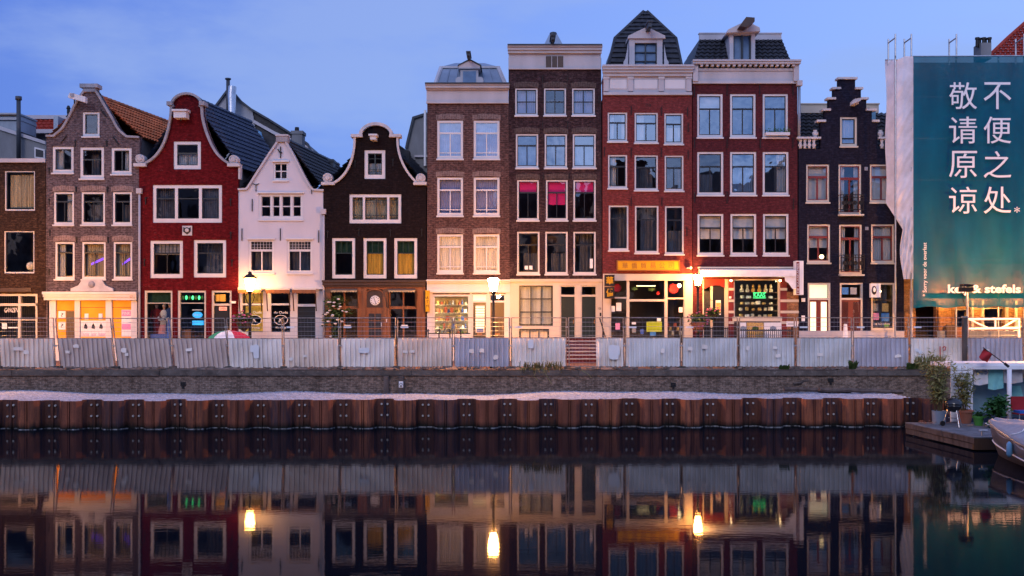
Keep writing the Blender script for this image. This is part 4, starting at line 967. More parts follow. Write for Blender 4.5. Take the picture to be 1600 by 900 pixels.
h.body(667, 796, 160, 7, (265, 352, 437))
# mansard of zinc with a white dormer
y0 = h.y + .3; V = lambda x, y, d: (PX(x, d), d, PZ(y, d)); bk = lambda p: (p[0], p[1] + 4.5, p[2])
mb = MB(); a = [V(680, 132, y0), V(790, 132, y0), V(779, 106, y0 + 1.2), V(689, 106, y0 + 1.2)]
mb.add(a + [bk(p) for p in a], [(0, 1, 2, 3), (1, 5, 6, 2), (4, 0, 3, 7), (5, 4, 7, 6), (3, 2, 6, 7)])
mb.add([V(687, 105, y0 + 1.2), V(781, 105, y0 + 1.2), V(757, 98.5, y0 + 3), V(711, 98.5, y0 + 3)], [(0, 1, 2, 3)])
rf = h.part('roof', mb, 'zinc')
for t_ in (.16, .30, .70, .84): h.part('standing_seam', MB().tube([Vector(a[0]).lerp(Vector(a[1]), t_) + Vector((0, -.02, 0)), Vector(a[3]).lerp(Vector(a[2]), t_) + Vector((0, -.02, 0))], .025, 5), 'zinc', rf)
for q in ((0, 3), (1, 2)): h.part('hip_board', MB().tube([Vector(a[q[0]]) + Vector((0, -.03, 0)), Vector(a[q[1]]) + Vector((0, -.03, 0))], .10, 6), 'grey_white_paint', rf)
h.part('ridge_board', MB().box(PX(687, y0 + 1.2), PX(781, y0 + 1.2), y0 + 1.1, y0 + 1.3, PZ(107, y0 + 1.2), PZ(104, y0 + 1.2)), 'grey_white_paint', rf)
dm = h.part('dormer', MB().box(fx(719), fx(747), h.y + .22, y0 + 2, fz(131), fz(105)), 'grey_white_paint')
h.part('pane', h.bx(723, 109.5, 743.5, 130, .205, .216), 'curtain_blue', dm); h.part('pediment', MB().prism([(fx(716), fz(106)), (fx(750), fz(106)), (fx(750), fz(102)), (fx(733.5), fz(93)), (fx(716), fz(102))], h.y + .12, y0 + 2), 'grey_white_paint', dm)
h.part('dormer_roof', MB().prism([(fx(715), fz(102.3)), (fx(733.5), fz(92.6)), (fx(752), fz(102.3)), (fx(752), fz(100.5)), (fx(733.5), fz(90.8)), (fx(715), fz(100.5))], h.y + .08, y0 + 2), 'dark_lead', dm)
for x in (717, 749.5): h.part('dormer_scroll', MB().lathe([(.17, .2), (.17, .3)], (fx(x), h.y, fz(124)), 14, 'y'), 'grey_white_paint', dm)
h.beam(733, 88, hg=10)

# ================================================================== 7 tall dark brick cornice house
h = House('tall_cornice_house', 868, 'tall dark brown brick house with plain grey cornice, pink blinds and a stoop', .04)
R1 = ((805, 840), (850, 884.5), (894, 929.5))
for i, (x0, x1) in enumerate(R1): h.win(x0, 137.5, x1, 180, '2x2' if i != 1 else '2x2', 'lilac' if i != 1 else None, sm='black_paint', fw=2.2, g='glass_dark', lintel='lintel_dark')
for i, (x0, x1) in enumerate(((806, 841), (851, 886), (895, 931))): h.win(x0, 209, x1, 262, 'T', ['blue'] if i != 1 else None, sm='black_paint', fw=2.4, t=.33, g='glass_bright', lintel='lintel_dark')
for i, (x0, x1) in enumerate(((808, 842), (853, 887), (896, 931))): h.win(x0, 281, x1, 344, 'HV', ('pinktop', 'pink', 'pinktop')[i], sm='black_paint', fw=2.4, t=.3, lintel='lintel_dark')
for i, (x0, x1) in enumerate(((808, 843), (852, 887), (896, 931))): h.win(x0, 362, x1, 428, 'HV', None, sm='black_paint', fw=2.4, t=.3, g='glass_dark')
for x in (820, 827): h.b('window_card', x, 415, x + 5, 421, .06, .07, 'paper_white')
h.b('window_card', 922, 404, 926.5, 419, .06, .07, 'paper_white')
h.hole(811, 446, 864, 509); h.hole(811, 514, 858, GB)
DF = 528
for x0, x1 in ((875, 900), (907.5, 933)): h.door(x0, 446, x1, DF, 'dark_green_paint', 3, fw=2, top=462, fm='cream_paint', letter=False)
h.wall([(796.5, GB + 2), (794.5, 90), (939.5, 90), (941, GB + 2)], 'brick_dark')
h.cornice(795, 938.5, [(73, 75.5, .36), (75.5, 80, .28), (80, 84, .2), (84, 106, .05), (106, 108.5, .1)], 'grey_white_paint')
h.b('gutter', 793, 71.8, 940, 73.4, -.42, .1, 'dark_lead')
w_ = h.b('attic_window', 853, 88, 880, 106, -.08, -.052, 'dark_wood')
for k in range(1, 3): h.b('glazing_bar', 853 + 9 * k - .4, 88, 853 + 9 * k + .4, 106, -.086, -.081, 'grey_white_paint', w_)
for x, y in ((887, 118), (887, 190), (889, 270), (848, 118), (848, 190), (849, 270), (890, 352), (936, 150)): h.anchor(x, y, 11, 0)
h.b('shop_cornice', 797, 436, 941, 440, -.14, -.002, 'cream_paint'); 
f = MB()
for r in ((797, 440, 811, GB), (864, 440, 875, GB), (900, 440, 907.5, GB), (933, 440, 941, GB), (811, 440, 864, 446), (875, 440, 900, 446), (907.5, 440, 933, 446), (811, 509, 864, 514), (858, 514, 864, GB), (875, DF, 933, GB)): h.bx(*r, -.04, .12, f)
sf = h.part('ground_floor_front', f, 'cream_paint')
w_ = h.part('window', h.bx(811, 446, 864, 448.2, .02, .1, h.bx(811, 506.5, 864, 509, .02, .1, h.bx(811, 448.2, 813.4, 506.5, .02, .1, h.bx(861.6, 448.2, 864, 506.5, .02, .1)))), 'black_paint')
mb = MB()
for k in (1, 2): h.bx(813.4 + 16.1 * k - .9, 448.2, 813.4 + 16.1 * k + .9, 506.5, .04, .09, mb)
for q in (467, 487.5): h.bx(813.4, q - .9, 861.6, q + .9, .043, .088, mb)
h.part('sash', mb, 'black_paint', w_); h.part('pane', h.bx(813.4, 448.2, 861.6, 506.5, .095, .10), 'glass_shop', w_); h.curtain(w_, 813.4, 448.2, 861.6, 506.5, 'curtain_warm_glow', 3, amp=.01)
w_ = h.part('basement_window', h.bx(811, 514, 858, 516.4, .02, .1, h.bx(811, 516.4, 813.4, GB, .02, .1, h.bx(855.6, 516.4, 858, GB, .02, .1, h.bx(827, 516.4, 828.4, GB, .02, .1, h.bx(841, 516.4, 842.4, GB, .02, .1))))), 'black_paint'); h.curtain(w_, 813.4, 516.4, 855.6, GB, 'curtain_warm_glow', 3, y=.2, amp=.01)
st_ = MB(); nst = 7
for k in range(nst): st_.box(fx(868) , fx(941), h.y - .42 - .30 * (nst - 1 - k), h.y - .12 - .30 * (nst - 1 - k) if k < nst - 1 else h.y - .045, ST, ST + (fz(DF) - ST) * (k + 1) / nst)
h.part('stoop', st_, 'brick_wine')
for k in range(nst): 
    h.part('stair_tread', MB().box(fx(867), fx(942), h.y - .46 - .30 * (nst - 1 - k), h.y - .13 - .30 * (nst - 1 - k), ST + (fz(DF) - ST) * (k + 1) / nst + .003, ST + (fz(DF) - ST) * (k + 1) / nst + .045), 'stone_trim')
hr = h.part('handrail', MB().tube([(fx(937), h.y - .15, fz(498)), (fx(941), h.y - 1.4, fz(524)), (fx(942), h.y - 2.3, fz(537)), (fx(942), h.y - 2.3, ST)], .03, 6), 'iron'); h.part('baluster', MB().tube([(fx(940), h.y - .9, fz(513)), (fx(940), h.y - .9, fz(548))], .025, 6), 'iron', hr)
h.part('house_number', text('106', fx(934.5), fx(939.5), fz(484), fz(480), h.y - .041, .006), 'ink'); h.b('doorbell_plate', 937, 488.5, 939.5, 494, -.06, -.042, 'iron')
h.body(796, 940, 110, 7, (195, 272, 353, 437))
# pyramid roof light
pk = h.part('roof_lantern', MB().loft([[V(846, 78, h.y + .7), V(884, 78, h.y + .7), V(884, 78, h.y + 2.2), V(846, 78, h.y + 2.2)], [V(858, 54, h.y + 1.2), V(871, 54, h.y + 1.2), V(871, 54, h.y + 1.7), V(858, 54, h.y + 1.7)]]), 'zinc')
h.part('lantern_cap', MB().lathe([(.18, 0), (.16, .1), (.05, .14)], V(864.5, 54.5, h.y + 1.45), 8), 'dark_lead', pk)
h.part('flat_roof', MB().box(fx(795), fx(939.5), h.y + .05, h.y + 7, fz(76), fz(74.5)), 'dark_lead')
h.beam(863, 62, hg=12, wd=6)

# ================================================================== 8 red brick house, Chinese shop
h = House('red_brick_house', 1012, 'bright red brick house with a steep slate roof above the yellow Chinese shop sign', .0)
for x0, x1, y0, y1, bk in ((949.5, 980, 175.5, 221, 'sides'), (991.5, 1028, 176, 223, 'side_l'), (1038, 1067.5, 177, 225, 'low')): h.win(x0, y0, x1, y1, 'T', bk, sm='black_paint', fw=2.3, t=.34, g='glass_bright')
for x0, x1, y0, y1, bk in ((950, 980, 242, 294, ['side_l']), (991.5, 1028, 242.5, 297, None), (1038.5, 1068, 243, 298, None)): h.win(x0, y0, x1, y1, 'T', bk, sm='black_paint', fw=2.3, t=.34, g='glass_dark')
for x0, x1, y0, y1 in ((951, 982, 321, 391), (992, 1029, 321.5, 395), (1039, 1068.5, 322, 397)): h.win(x0, y0, x1, y1, 'HV', None, sm='black_paint', fw=2.4, t=.28, g='glass_dark')
h.hole(953, 438, 1070, GB)
h.wall([(941.5, GB + 2), (941.5, 125), (1081, 128), (1082, GB + 2)], 'brick_red')
cn = h.cornice(943, 1080, [(104, 107, .4), (107, 111, .34), (111, 115, .26), (115, 120, .16), (120, 145, .04), (145, 149, .12)], 'grey_white_paint')
for x in (947, 985, 1033, 1076): 
    h.b('bracket', x - 4, 121, x + 4, 143, -.10, -.041, 'grey_white_paint', cn); h.b('bracket_cap', x - 5, 120.5, x + 5, 124, -.13, -.101, 'white_stone', cn)
for a, b in ((953, 979), (991, 1027), (1039, 1070)): h.b('frieze_panel', a, 125, b, 139, -.06, -.041, 'white_paint', cn)
h.part('house_year', text('1718', fx(1008), fx(1017), fz(166.5), fz(162.5), h.y - .0, .01), 'iron')
for x, y in ((986, 166), (1033, 167), (1074, 168), (944, 230), (986, 231), (1033, 232), (1075, 193), (1075, 235), (986, 308), (1034, 308), (1073, 355)): h.anchor(x, y, 14, 0)
h.b('shop_fascia', 942, 428, 1082, 438.5, -.08, -.002, 'cream_paint')
f = MB()
for r in ((953, 438, 955, GB), (979, 438, 983.5, GB), (1038.5, 438, 1043, GB), (1068.5, 438, 1070, GB), (955, 464, 979, 466.5), (983.5, 467.5, 1038.5, 471), (1043, 465, 1068.5, 467.5), (955, 536, 979, GB), (983.5, 536, 1038.5, GB), (1043, 536, 1068.5, GB)): h.bx(*r, .0, .15, f)
sf = h.part('shopfront', f, 'cream_paint'); h.b('shop_pier', 942, 438.5, 953, GB, -.05, .1, 'cream_paint', sf); h.b('shop_pier', 1070, 438.5, 1082, GB, -.05, .1, 'cream_paint', sf)
for r in ((955, 438, 979, 536), (983.5, 438, 1038.5, 536), (1043, 438, 1068.5, 536)): h.part('pane', h.bx(*r, .09, .10), 'glass_shop', sf)
for (x, y, r) in ((965, 450, .2), (1053, 451, .24), (1029, 458, .09)): h.part('paper_ornament', MB().lathe([(r * .3, .13), (r * .8, .12), (r, .15), (r * .7, .19)], (fx(x), h.y, fz(y)), 10, 'y'), 'red_shine', sf)
for (x, y) in ((992, 451), (1019, 452)): h.part('paper_ornament', MB().prism([(fx(x + 7 * (1 if i % 2 else .45) * math.cos(i * .524)), fz(y - 4 * (1 if i % 2 else .45) * math.sin(i * .524))) for i in range(12)], h.y + .12, h.y + .15), 'goods_green', sf)
h.part('ceiling_light', MB().box(fx(1000), fx(1030), h.y + 1.2, h.y + 1.3, fz(446), fz(445)), 'small_glow', sf)
h.part('bulb', MB().lathe([(.02, -.09), (.08, -.04), (.09, .03), (.03, .09)], (fx(1063), h.y + .3, fz(446)), 10), 'bulb_warm', sf)  # added bulb stands in for the street lantern reflected in the pane
ps = h.b('poster', 1010.5, 502.5, 1034.5, 518.5, .06, .085, 'sign_lime', sf)
for q in (506, 510, 514): h.b('poster_line', 1013, q, 1032, q + .5, .054, .059, 'leaf', ps)
for r, m_ in (((987.5, 503, 994, 507), 'paper_white'), ((988, 511, 994, 520), 'poster_mix'), ((1001, 514, 1006, 522), 'goods_blue'), ((1027, 496, 1033, 502), 'paper_white'), ((1016, 518.5, 1025, 525), 'poster_blue'), ((963, 473, 971, 486), 'paper_white'), ((955.5, 478, 961, 487), 'paper_white'), ((962, 505, 969, 515), 'paper_pink'), ((1061, 480, 1067, 488), 'paper_white')): h.b('poster', *r, .06, .085, m_, sf)
for k in range(6): h.b('shelf_goods', 1044 + k * 4, 505 + (k % 3) * 6, 1047.5 + k * 4, 511 + (k % 3) * 6, .4, .7, ('goods_red', 'goods_gold', 'goods_cream')[k % 3], sf)
h.b('wall_light', 1072, 418, 1079, 420, -.3, -.002, 'stone_trim'); h.part('bulb', MB().lathe([(.02, -.07), (.07, 0), (.02, .07)], (fx(1077), h.y - .4, fz(419)), 8), 'sign_white')
h.body(942, 1081, 150, 7, (232, 310, 425))
yb = .55
rp = [(951, 105), (955, 84), (961, 60), (1007, 19), (1012, 19), (1054, 60), (1060, 84), (1065, 108)]
y1 = h.y + yb
V = lambda x, y, d: (PX(x, d), d, PZ(y, d))
mb = MB(); d1, d2, d3 = y1, y1 + .8, y1 + 1.6
tiles(mb, V(950, 106, d1), V(1066, 108, d1), V(1056, 60, d2), V(961, 60, d2), .3, .28, .02, False)
tiles(mb, V(961, 60, d2), V(1056, 60, d2), V(1012, 18, d3), V(1005, 18, d3), .3, .28, .02, False)
bk = lambda p: (p[0], p[1] + 4.5, p[2])
for a, b in ((V(950, 106, d1), V(961, 60, d2)), (V(1066, 108, d1), V(1056, 60, d2)), (V(961, 60, d2), V(1005, 18, d3)), (V(1056, 60, d2), V(1012, 18, d3))): mb.add([a, b, bk(b), bk(a)], [(0, 1, 2, 3)])
rf = h.part('roof', mb, 'slate')
for a, b, c in ((V(950, 106, d1), V(961, 60, d2), V(1006, 18, d3)), (V(1066, 108, d1), V(1056, 60, d2), V(1011, 18, d3))): h.part('hip_tiles', MB().tube([a, b], .09, 6).tube([b, c], .09, 6), 'slate', rf)
dm = h.part('dormer', MB().box(fx(984), fx(992.5), h.y + .18, y1 + 2, fz(106), fz(58)).box(fx(1027.5), fx(1036), h.y + .18, y1 + 2, fz(107), fz(58)).box(fx(992.5), fx(1027.5), h.y + .2, y1 + 2, fz(65), fz(58)), 'grey_white_paint')
h.part('pediment', MB().prism([(fx(982), fz(59)), (fx(1040), fz(59)), (fx(1040), fz(55)), (fx(1011), fz(41)), (fx(982), fz(55))], h.y + .08, y1 + 2.2), 'grey_white_paint', dm)
for x, sg_ in ((982, -1), (1039, 1)): h.part('dormer_wing', MB().prism([(fx(x), fz(106)), (fx(x + 6 * sg_), fz(104)), (fx(x + 7 * sg_), fz(95)), (fx(x + 4 * sg_), fz(90)), (fx(x + 2 * sg_), fz(80)), (fx(x), fz(68))], h.y + .22, h.y + .34), 'grey_white_paint', dm)
mb = MB()
for k in (0, 1, 2): h.bx(992.5 + k * 17 - (.6 if k else 0), 65, 993.7 + k * 17, 106, .3, .38, mb)
for q in (65, 78.5, 92.5): h.bx(993.7, q, 1026, q + 1.2, .303, .377, mb)
h.part('sash', mb, 'black_paint', dm); h.part('pane', h.bx(992.5, 65, 1027.5, 107, .39, .40), 'curtain_blue', dm)
h.beam(1012, 41, hg=15, wd=6)
h.part('chimney', MB().box(fx(1063), fx(1084), h.y + 1.5, h.y + 3, fz(110), fz(91)), 'dark_lead'); h.part('flue_pipe', MB().lathe([(.14, 0), (.14, .18), (.19, .2), (.19, .34), (.05, .38)], (fx(1068), h.y + 2, fz(91)), 10), 'iron', smooth=True)

# ================================================================== 9 wine red house, cheese shop
h = House('wine_red_house', 1165, 'wine red brick house with large blue-reflecting windows above the shop of white cheese wheels', .03)
for i, (x0, x1) in enumerate(((1089.5, 1129.5), (1141, 1181), (1192, 1231.5))):
    h.win(x0, 146.5, x1, 214.5, 'T', ['short'] if i == 0 else None, sm='black_paint', fw=3.2, t=.33, g='glass_bright')
    h.win(x0, 237, x1 + 1, 304.5, 'T', [None, ['blue'], ['side_r']][i], sm='black_paint', fw=3.2, t=.33, g='glass_bright' if i else 'glass_dark')
    h.win(x0 + .5, 334, x1 + 1, 398.5, 'T', 'half', sm='black_paint', fw=3.2, t=.33, g='glass_shop')
h.hole(1098, 436, 1138, GB); h.hole(1146, 436, 1219, 497)
h.wall([(1082.5, GB + 2), (1082.5, 112), (1246, 112), (1247.5, GB + 2)], 'brick_wine')
cn = h.cornice(1083, 1246, [(96, 98.5, .42), (98.5, 102, .36), (107, 111, .10), (111, 127, .04), (127, 131, .12)], 'grey_white_paint')
h.b('dentil_bed', 1083, 102, 1246, 107, -.06, .02, 'dark_lead', cn)
for k in range(18): h.b('dentil', 1093 + k * 8.4, 102.3, 1097 + k * 8.4, 105.5, -.30, -.062, 'grey_white_paint', cn)
for x in (1086, 1243): h.b('bracket', x - 4, 102.2, x + 4, 128, -.2, -.064, 'grey_white_paint', cn)
for x, y in ((1085, 135), (1136, 132), (1187, 132), (1239, 133), (1136, 215), (1188, 215), (1239, 215), (1085, 215), (1085, 300), (1136, 300), (1240, 310)): h.anchor(x, y, 17, 0)
fb = h.part('flower_box', h.bx(1195, 208, 1232, 212.5, -.28, -.075), 'white_paint')
bx_ = MB()
for k in range(110):
    x, z = fx(1196 + 36 * rnd.random()), fz(208 - 6 * rnd.random() ** 1.5); y = h.y - .26 + .2 * rnd.random(); a = rnd.random() * 6.28; s_ = .06
    bx_.add([(x, y, z), (x + s_ * math.cos(a), y + s_ * .6 * math.sin(a), z + s_ * .8), (x + s_ * 1.5 * math.cos(a), y - .01, z + s_ * .2)], [(0, 1, 2)])
h.part('foliage', bx_, 'bush_leaf', fb)
# awning box and shop
h.b('awning_rail', 1090, 417, 1242, 419.5, -.12, -.002, 'cream_paint')
aw = h.part('awning', MB().xprism([(h.y - .08, fz(420.5)), (h.y - .75, fz(423)), (h.y - .75, fz(433)), (h.y - .08, fz(433))], fx(1091), fx(1237)), 'white_cloth')
h.part('awning_side', MB().prism([(fx(1220), fz(433)), (fx(1237), fz(433)), (fx(1237), fz(452)), (fx(1232), fz(452)), (fx(1226), fz(443)), (fx(1221), fz(440))], h.y - .7, h.y - .67), 'white_cloth', aw)
f = MB()
for r in ((1098, 436, 1100, GB), (1110.5, 436, 1114, GB), (1132.5, 436, 1138, GB)): h.bx(*r, .0, .14, f)
for r in ((1146, 436, 1148.5, 497), (1216.5, 436, 1219, 497), (1148.5, 436, 1216.5, 438)): h.bx(*r, .0, .14, f)
sf = h.part('shopfront', f, 'cream_paint'); h.b('window_sill', 1144, 495, 1221, 502, -.14, -.002, 'cream_paint', sf); h.b('plinth', 1144, 502, 1247, GB, -.05, -.002, 'dark_wood', sf)
h.part('fan_light', MB().prism([(fx(1100), fz(436)), (fx(1132), fz(436)), (fx(1132), fz(450)), (fx(1124), fz(446)), (fx(1116), fz(446)), (fx(1106), fz(449)), (fx(1100), fz(452))], h.y - .02, h.y + .02), 'oxblood_paint', sf)
h.part('pane', h.bx(1148.5, 438, 1216.5, 497, .09, .1), 'glass_shop', sf)
d_ = h.b('door', 1114, 447, 1132.5, GB, .08, .14, 'black_paint'); h.b('door_poster', 1119, 469, 1127, 492, .06, .078, 'paper_white', d_); h.b('door_poster', 1119.5, 473, 1126.5, 490, .05, .058, 'goods_gold', d_)
h.b('side_window', 1100, 455, 1110.5, GB, .08, .12, 'slate')
for (xa, xb) in ((1138, 1146), (1219, 1229), (1229, 1247)):
    h.b('pilaster', xa, 436 if xa < 1220 else (440 if xa < 1229 else 456), xb, 560, -.09, -.003, 'oxblood_paint' if xa < 1229 else 'brick_ochre')
    for q in (450, 468, 485.5, 502): 
        if xa < 1229 or q > 460: h.b('stone_band', xa - .3, q, xb + .3, q + 4, -.12, -.091, 'cream_paint')
for k in range(4): h.b('shelf', 1148.5, 457 + k * 9.6 - .6, 1216.5, 457 + k * 9.6 + .4, .25, .8, 'dark_wood', sf)
h.part('tube_light', MB().box(fx(1146.6), fx(1148), h.y + .2, h.y + .3, fz(492), fz(442)), 'tube_warm', sf); h.part('tube_light', MB().box(fx(1218.2), fx(1218.9), h.y + .15, h.y + .22, fz(492), fz(442)), 'tube_warm', sf)
nn = h.part('neon_sign', text('KAAS', fx(1179), fx(1197), fz(464), fz(458), h.y + .14, .02), 'green_neon', sf); h.b('neon_frame', 1178, 457, 1198, 457.8, .12, .15, 'green_neon', sf); h.b('neon_frame', 1178, 465, 1198, 465.8, .12, .15, 'green_neon', sf)
h.part('ceiling_light', MB().lathe([(.02, 0), (.06, .04), (.02, .08)], (fx(1141), h.y - .2, fz(440)), 8), 'bulb_warm')
h.part('ceiling_light', MB().lathe([(.02, 0), (.06, .04), (.02, .08)], (fx(1217), h.y - .25, fz(440)), 8), 'bulb_warm')
h.b('intercom', 1138.5, 463, 1142, 466.5, -.11, -.091, 'sign_white')
h.body(1082.5, 1247, 125, 7, (226, 318, 416))
y1 = h.y + .3; mb = MB(); d1, d2 = y1, y1 + 1.1
tiles(mb, V(1084, 95, d1), V(1141, 95, d1), V(1141, 61, d2), V(1094, 61, d2), .25, .27, .04)
tiles(mb, V(1178, 95, d1), V(1234, 95, d1), V(1220, 61, d2), V(1178, 61, d2), .25, .27, .04)
for a, b in ((V(1084, 95, d1), V(1094, 61, d2)), (V(1234, 95, d1), V(1220, 61, d2))): mb.add([a, b, bk(b), bk(a)], [(0, 1, 2, 3)])
mb.box(PX(1096, d2), PX(1218, d2), d2 + .06, d2 + 4, PZ(63, d2), PZ(57, d2))
rf = h.part('roof', mb, 'slate')
for xa, xb in ((1092, 1141), (1178, 1220)): h.part('roof_board', MB().box(PX(xa, d2), PX(xb, d2), d2 - .12, d2, PZ(63, d2), PZ(54, d2)).box(PX(xa - .6, d2), PX(xb + .6, d2), d2 - .16, d2 + .1, PZ(54, d2), PZ(52.3, d2)), 'grey_white_paint', rf)
dm = h.part('dormer', MB().box(fx(1141), fx(1147), h.y + .1, y1 + 2, fz(95), fz(50)).box(fx(1175), fx(1181), h.y + .1, y1 + 2, fz(95), fz(50)).box(fx(1147), fx(1175), h.y + .12, y1 + 2, fz(53), fz(48)), 'grey_white_paint')
h.part('pediment', MB().prism([(fx(1135), fz(52)), (fx(1187), fz(50)), (fx(1186), fz(44)), (fx(1172), fz(37)), (fx(1158), fz(37)), (fx(1137), fz(47))], h.y - .15, y1 + 2.2), 'grey_white_paint', dm)
h.part('sash', h.bx(1147, 53, 1149, 95, .2, .3, h.bx(1160, 53, 1163, 95, .2, .3, h.bx(1173, 53, 1175, 95, .2, .3))), 'black_paint', dm); h.part('pane', h.bx(1149, 53, 1173, 95, .31, .32), 'curtain_blue', dm)
h.part('hoist_beam', MB().prism([(fx(1150), fz(48)), (fx(1160), fz(50)), (fx(1173), fz(41)), (fx(1173), fz(35)), (fx(1160), fz(34))], h.y - .8, h.y - .2), 'dark_wood')
h.b('gutter_head', 1244, 127, 1252, 135, -.25, .1, 'grey_white_paint'); h.part('downpipe', MB().tube([(fx(1248), h.y - .1, fz(135)), (fx(1248), h.y - .1, fz(220))], .07, 8), 'zinc', smooth=True)
vs_ = root('vertical_shop_sign', (fx(1244), YF, fz(434)), 'tall white upright sign with red lettering band between the wine red and black houses', 'sign')
build('sign_board', h.bx(1238.5, 408.5, 1250.5, 461, -.55, -.15), 'sign_white', vs_); build('sign_band', h.bx(1239.5, 410, 1244, 460, -.565, -.551), 'oxblood_paint', vs_)
build('lettering', text('DE KAASKAMER', fx(1240.2), fx(1243.4), fz(458), fz(412), h.y - .566, .004, rot=1), 'lettering_white', vs_)

# ================================================================== 10 black step gable
h = House('step_gable_house', 1322, 'blue-black stepped gable house with white step caps and oxblood window sashes', -.02)
h.win(1312.5, 183, 1339, 228.5, 'H', 'sheer', fm='cream_paint', sm='black_paint', fw=3, t=.78, g='glass_bright')
for (x0, x1, y0, y1, bk) in ((1259.5, 1295.5, 257, 316, 'full'), (1359, 1396, 257, 316, 'full'), (1261, 1297, 350.5, 410.5, ['half', 'lamp']), (1361, 1397, 350.5, 410.5, 'sheer')):
    h.win(x0, y0, x1, y1, 'T', bk, fm='cream_paint', sm='oxblood_paint', fw=2.6, t=.32, bar=2.4, g='glass_dark')
for y0, y1, x0, x1 in ((257, 335, 1310, 1345.5), (351, 428.5, 1311, 1346.5)):
    w_ = h.win(x0, y0, x1, y1, 'T', 'sides', fm='cream_paint', sm='oxblood_paint', fw=2.6, t=.27, bar=2.6, g='glass_dark')
    yt, yb_ = y1 - 30, y1 - 7; mb = MB()
    for q in (yt, yt + 4, yb_): h.bx(x0 - 1, q, x1 + 1, q + 1.1, -.32, -.28, mb)
    for k in range(9): h.bx(x0 + k * (x1 - x0) / 8 - .35, yt, x0 + k * (x1 - x0) / 8 + .35, yb_ + 1, -.316, -.286, mb)
    for x in (x0 - 1, x1): h.bx(x, yt, x + 1, yt + 1, -.28, .0, mb); h.bx(x, yb_, x + 1, yb_ + 1, -.28, .0, mb)
    bc = h.part('balcony', mb, 'iron'); h.b('balcony_slab', x0 - 1, y1 + .5, x1 + 1, y1 + 3, -.3, -.072, 'cream_paint', bc)
    for k in range(4): h.part('railing_scroll', MB().lathe([(.06, -.30), (.1, -.31), (.1, -.29), (.06, -.29)], (fx(x0 + 5 + k * 8.6), h.y, fz(yt + 13)), 10, 'y'), 'iron', bc)
h.door(1262, 442, 1297.5, GB, 'oxblood_paint', 1, fw=2.8, top=467, glassy=((.06, .36), (.62, .92)), lit=True, letter=False); h.door(1312, 442, 1348, GB, 'oxblood_paint', 1, fw=2.8, top=467, glassy=((.06, .36), (.62, .92)), letter=False)
h.win(1361, 442, 1398, 516, 'H', None, fm='cream_paint', sm='black_paint', fw=2.8, t=.36, g='glass_shop'); w_ = h.o.children[-1]
for k, r in enumerate(((1366, 474, 1374, 486), (1380, 474, 1390, 487), (1366, 489, 1375, 500), (1379, 489, 1391, 502))): h.b('poster', *r, .16, .18, ('poster_mix', 'goods_gold', 'paper_pink', 'poster_blue')[k], w_)
h.part('window_lettering', text('the hairdresser', fx(1366), fx(1392), fz(508), fz(504), h.y + .105, .004), 'lettering_white', w_)
h.b('sticker', 1382, 507, 1390, 511.5, .095, .103, 'plastic_green', w_)
for k, x in enumerate((1316, 1329)): h.b('transom_picture', x, 449, x + 10, 460, .05, .1, 'poster_blue' if k == 0 else 'zinc')
steps = [(1282, 233), (1282, 191), (1288.5, 191), (1288.5, 173.5), (1295, 173.5), (1295, 156), (1302.5, 156), (1302.5, 140), (1310.5, 140), (1310.5, 124.5), (1336, 124.5), (1336, 140), (1345, 140), (1345, 156), (1353.5, 156), (1353.5, 173.5), (1362, 173.5), (1362, 191), (1371, 191), (1371, 233)]
h.wall([(1248, GB + 2), (1248, 233)] + steps + [(1412, 233), (1412, GB + 2)], 'blue_black_paint')
gt = []
for a, b, y in ((1275.5, 1289.5, 191), (1284, 1297, 173.5), (1291.5, 1305, 156), (1299.5, 1313, 140), (1308, 1338.5, 124.5), (1335.5, 1347.5, 140), (1344.5, 1356, 156), (1352.5, 1368.5, 173.5), (1362, 1373, 191)):
    h.b('step_cap', a, y - 3.2, b, y, -.12, .36, 'white_stone')
bl_ = h.b('balustrade', 1244.5, 214.5, 1281.5, 217.5, -.14, .3, 'white_stone'); 
for k in range(4): h.part('baluster', MB().lathe([(.08, 0), (.05, .06), (.10, .14), (.05, .26), (.08, .36), (.08, .42)], (fx(1250.5 + k * 7), h.y + .02, fz(232)), 10), 'white_stone', bl_, smooth=True)
bl2 = h.b('balustrade', 1371.5, 214.5, 1386, 217.5, -.14, .3, 'white_stone'); h.part('baluster', MB().lathe([(.08, 0), (.05, .06), (.10, .14), (.05, .26), (.08, .36), (.08, .42)], (fx(1378), h.y + .02, fz(232)), 10), 'white_stone', bl2, smooth=True)
for x in (1274, 1376): h.part('urn', MB().lathe([(.10, 0), (.06, .05), (.14, .12), (.13, .22), (.07, .28), (.10, .33)], (fx(x), h.y + .05, fz(214.5)), 12), 'white_stone', smooth=True)
h.part('hoist_beam', MB().prism([(fx(1321), fz(169)), (fx(1334), fz(164)), (fx(1338), fz(159)), (fx(1325), fz(161))], h.y - .9, h.y - .55).box(fx(1328), fx(1335), h.y - .56, h.y + .1, fz(166), fz(160)), 'white_stone')
h.part('vent_plate', h.bx(1350.5, 261, 1355.5, 266.5, -.02, .01), 'stone_trim'); h.part('vent_plate', h.bx(1351.5, 354.5, 1356.5, 359.5, -.02, .01), 'stone_trim')
h.b('mail_box', 1252, 466, 1257, 471.5, -.1, -.002, 'sign_white'); h.b('doorbell_plate', 1252, 493, 1257, 502, -.06, -.002, 'sign_white'); h.b('stone_plinth', 1248, 517, 1412, GB, -.05, -.002, 'grey_white_paint')
h.part('interior_lamp', MB().lathe([(.03, -.14), (.13, -.08), (.16, .02), (.08, .12), (.02, .14)], (fx(1379), h.y + .6, fz(455)), 12), 'bulb_warm')
h.body(1248, 1412, 236, 6, (340, 436))
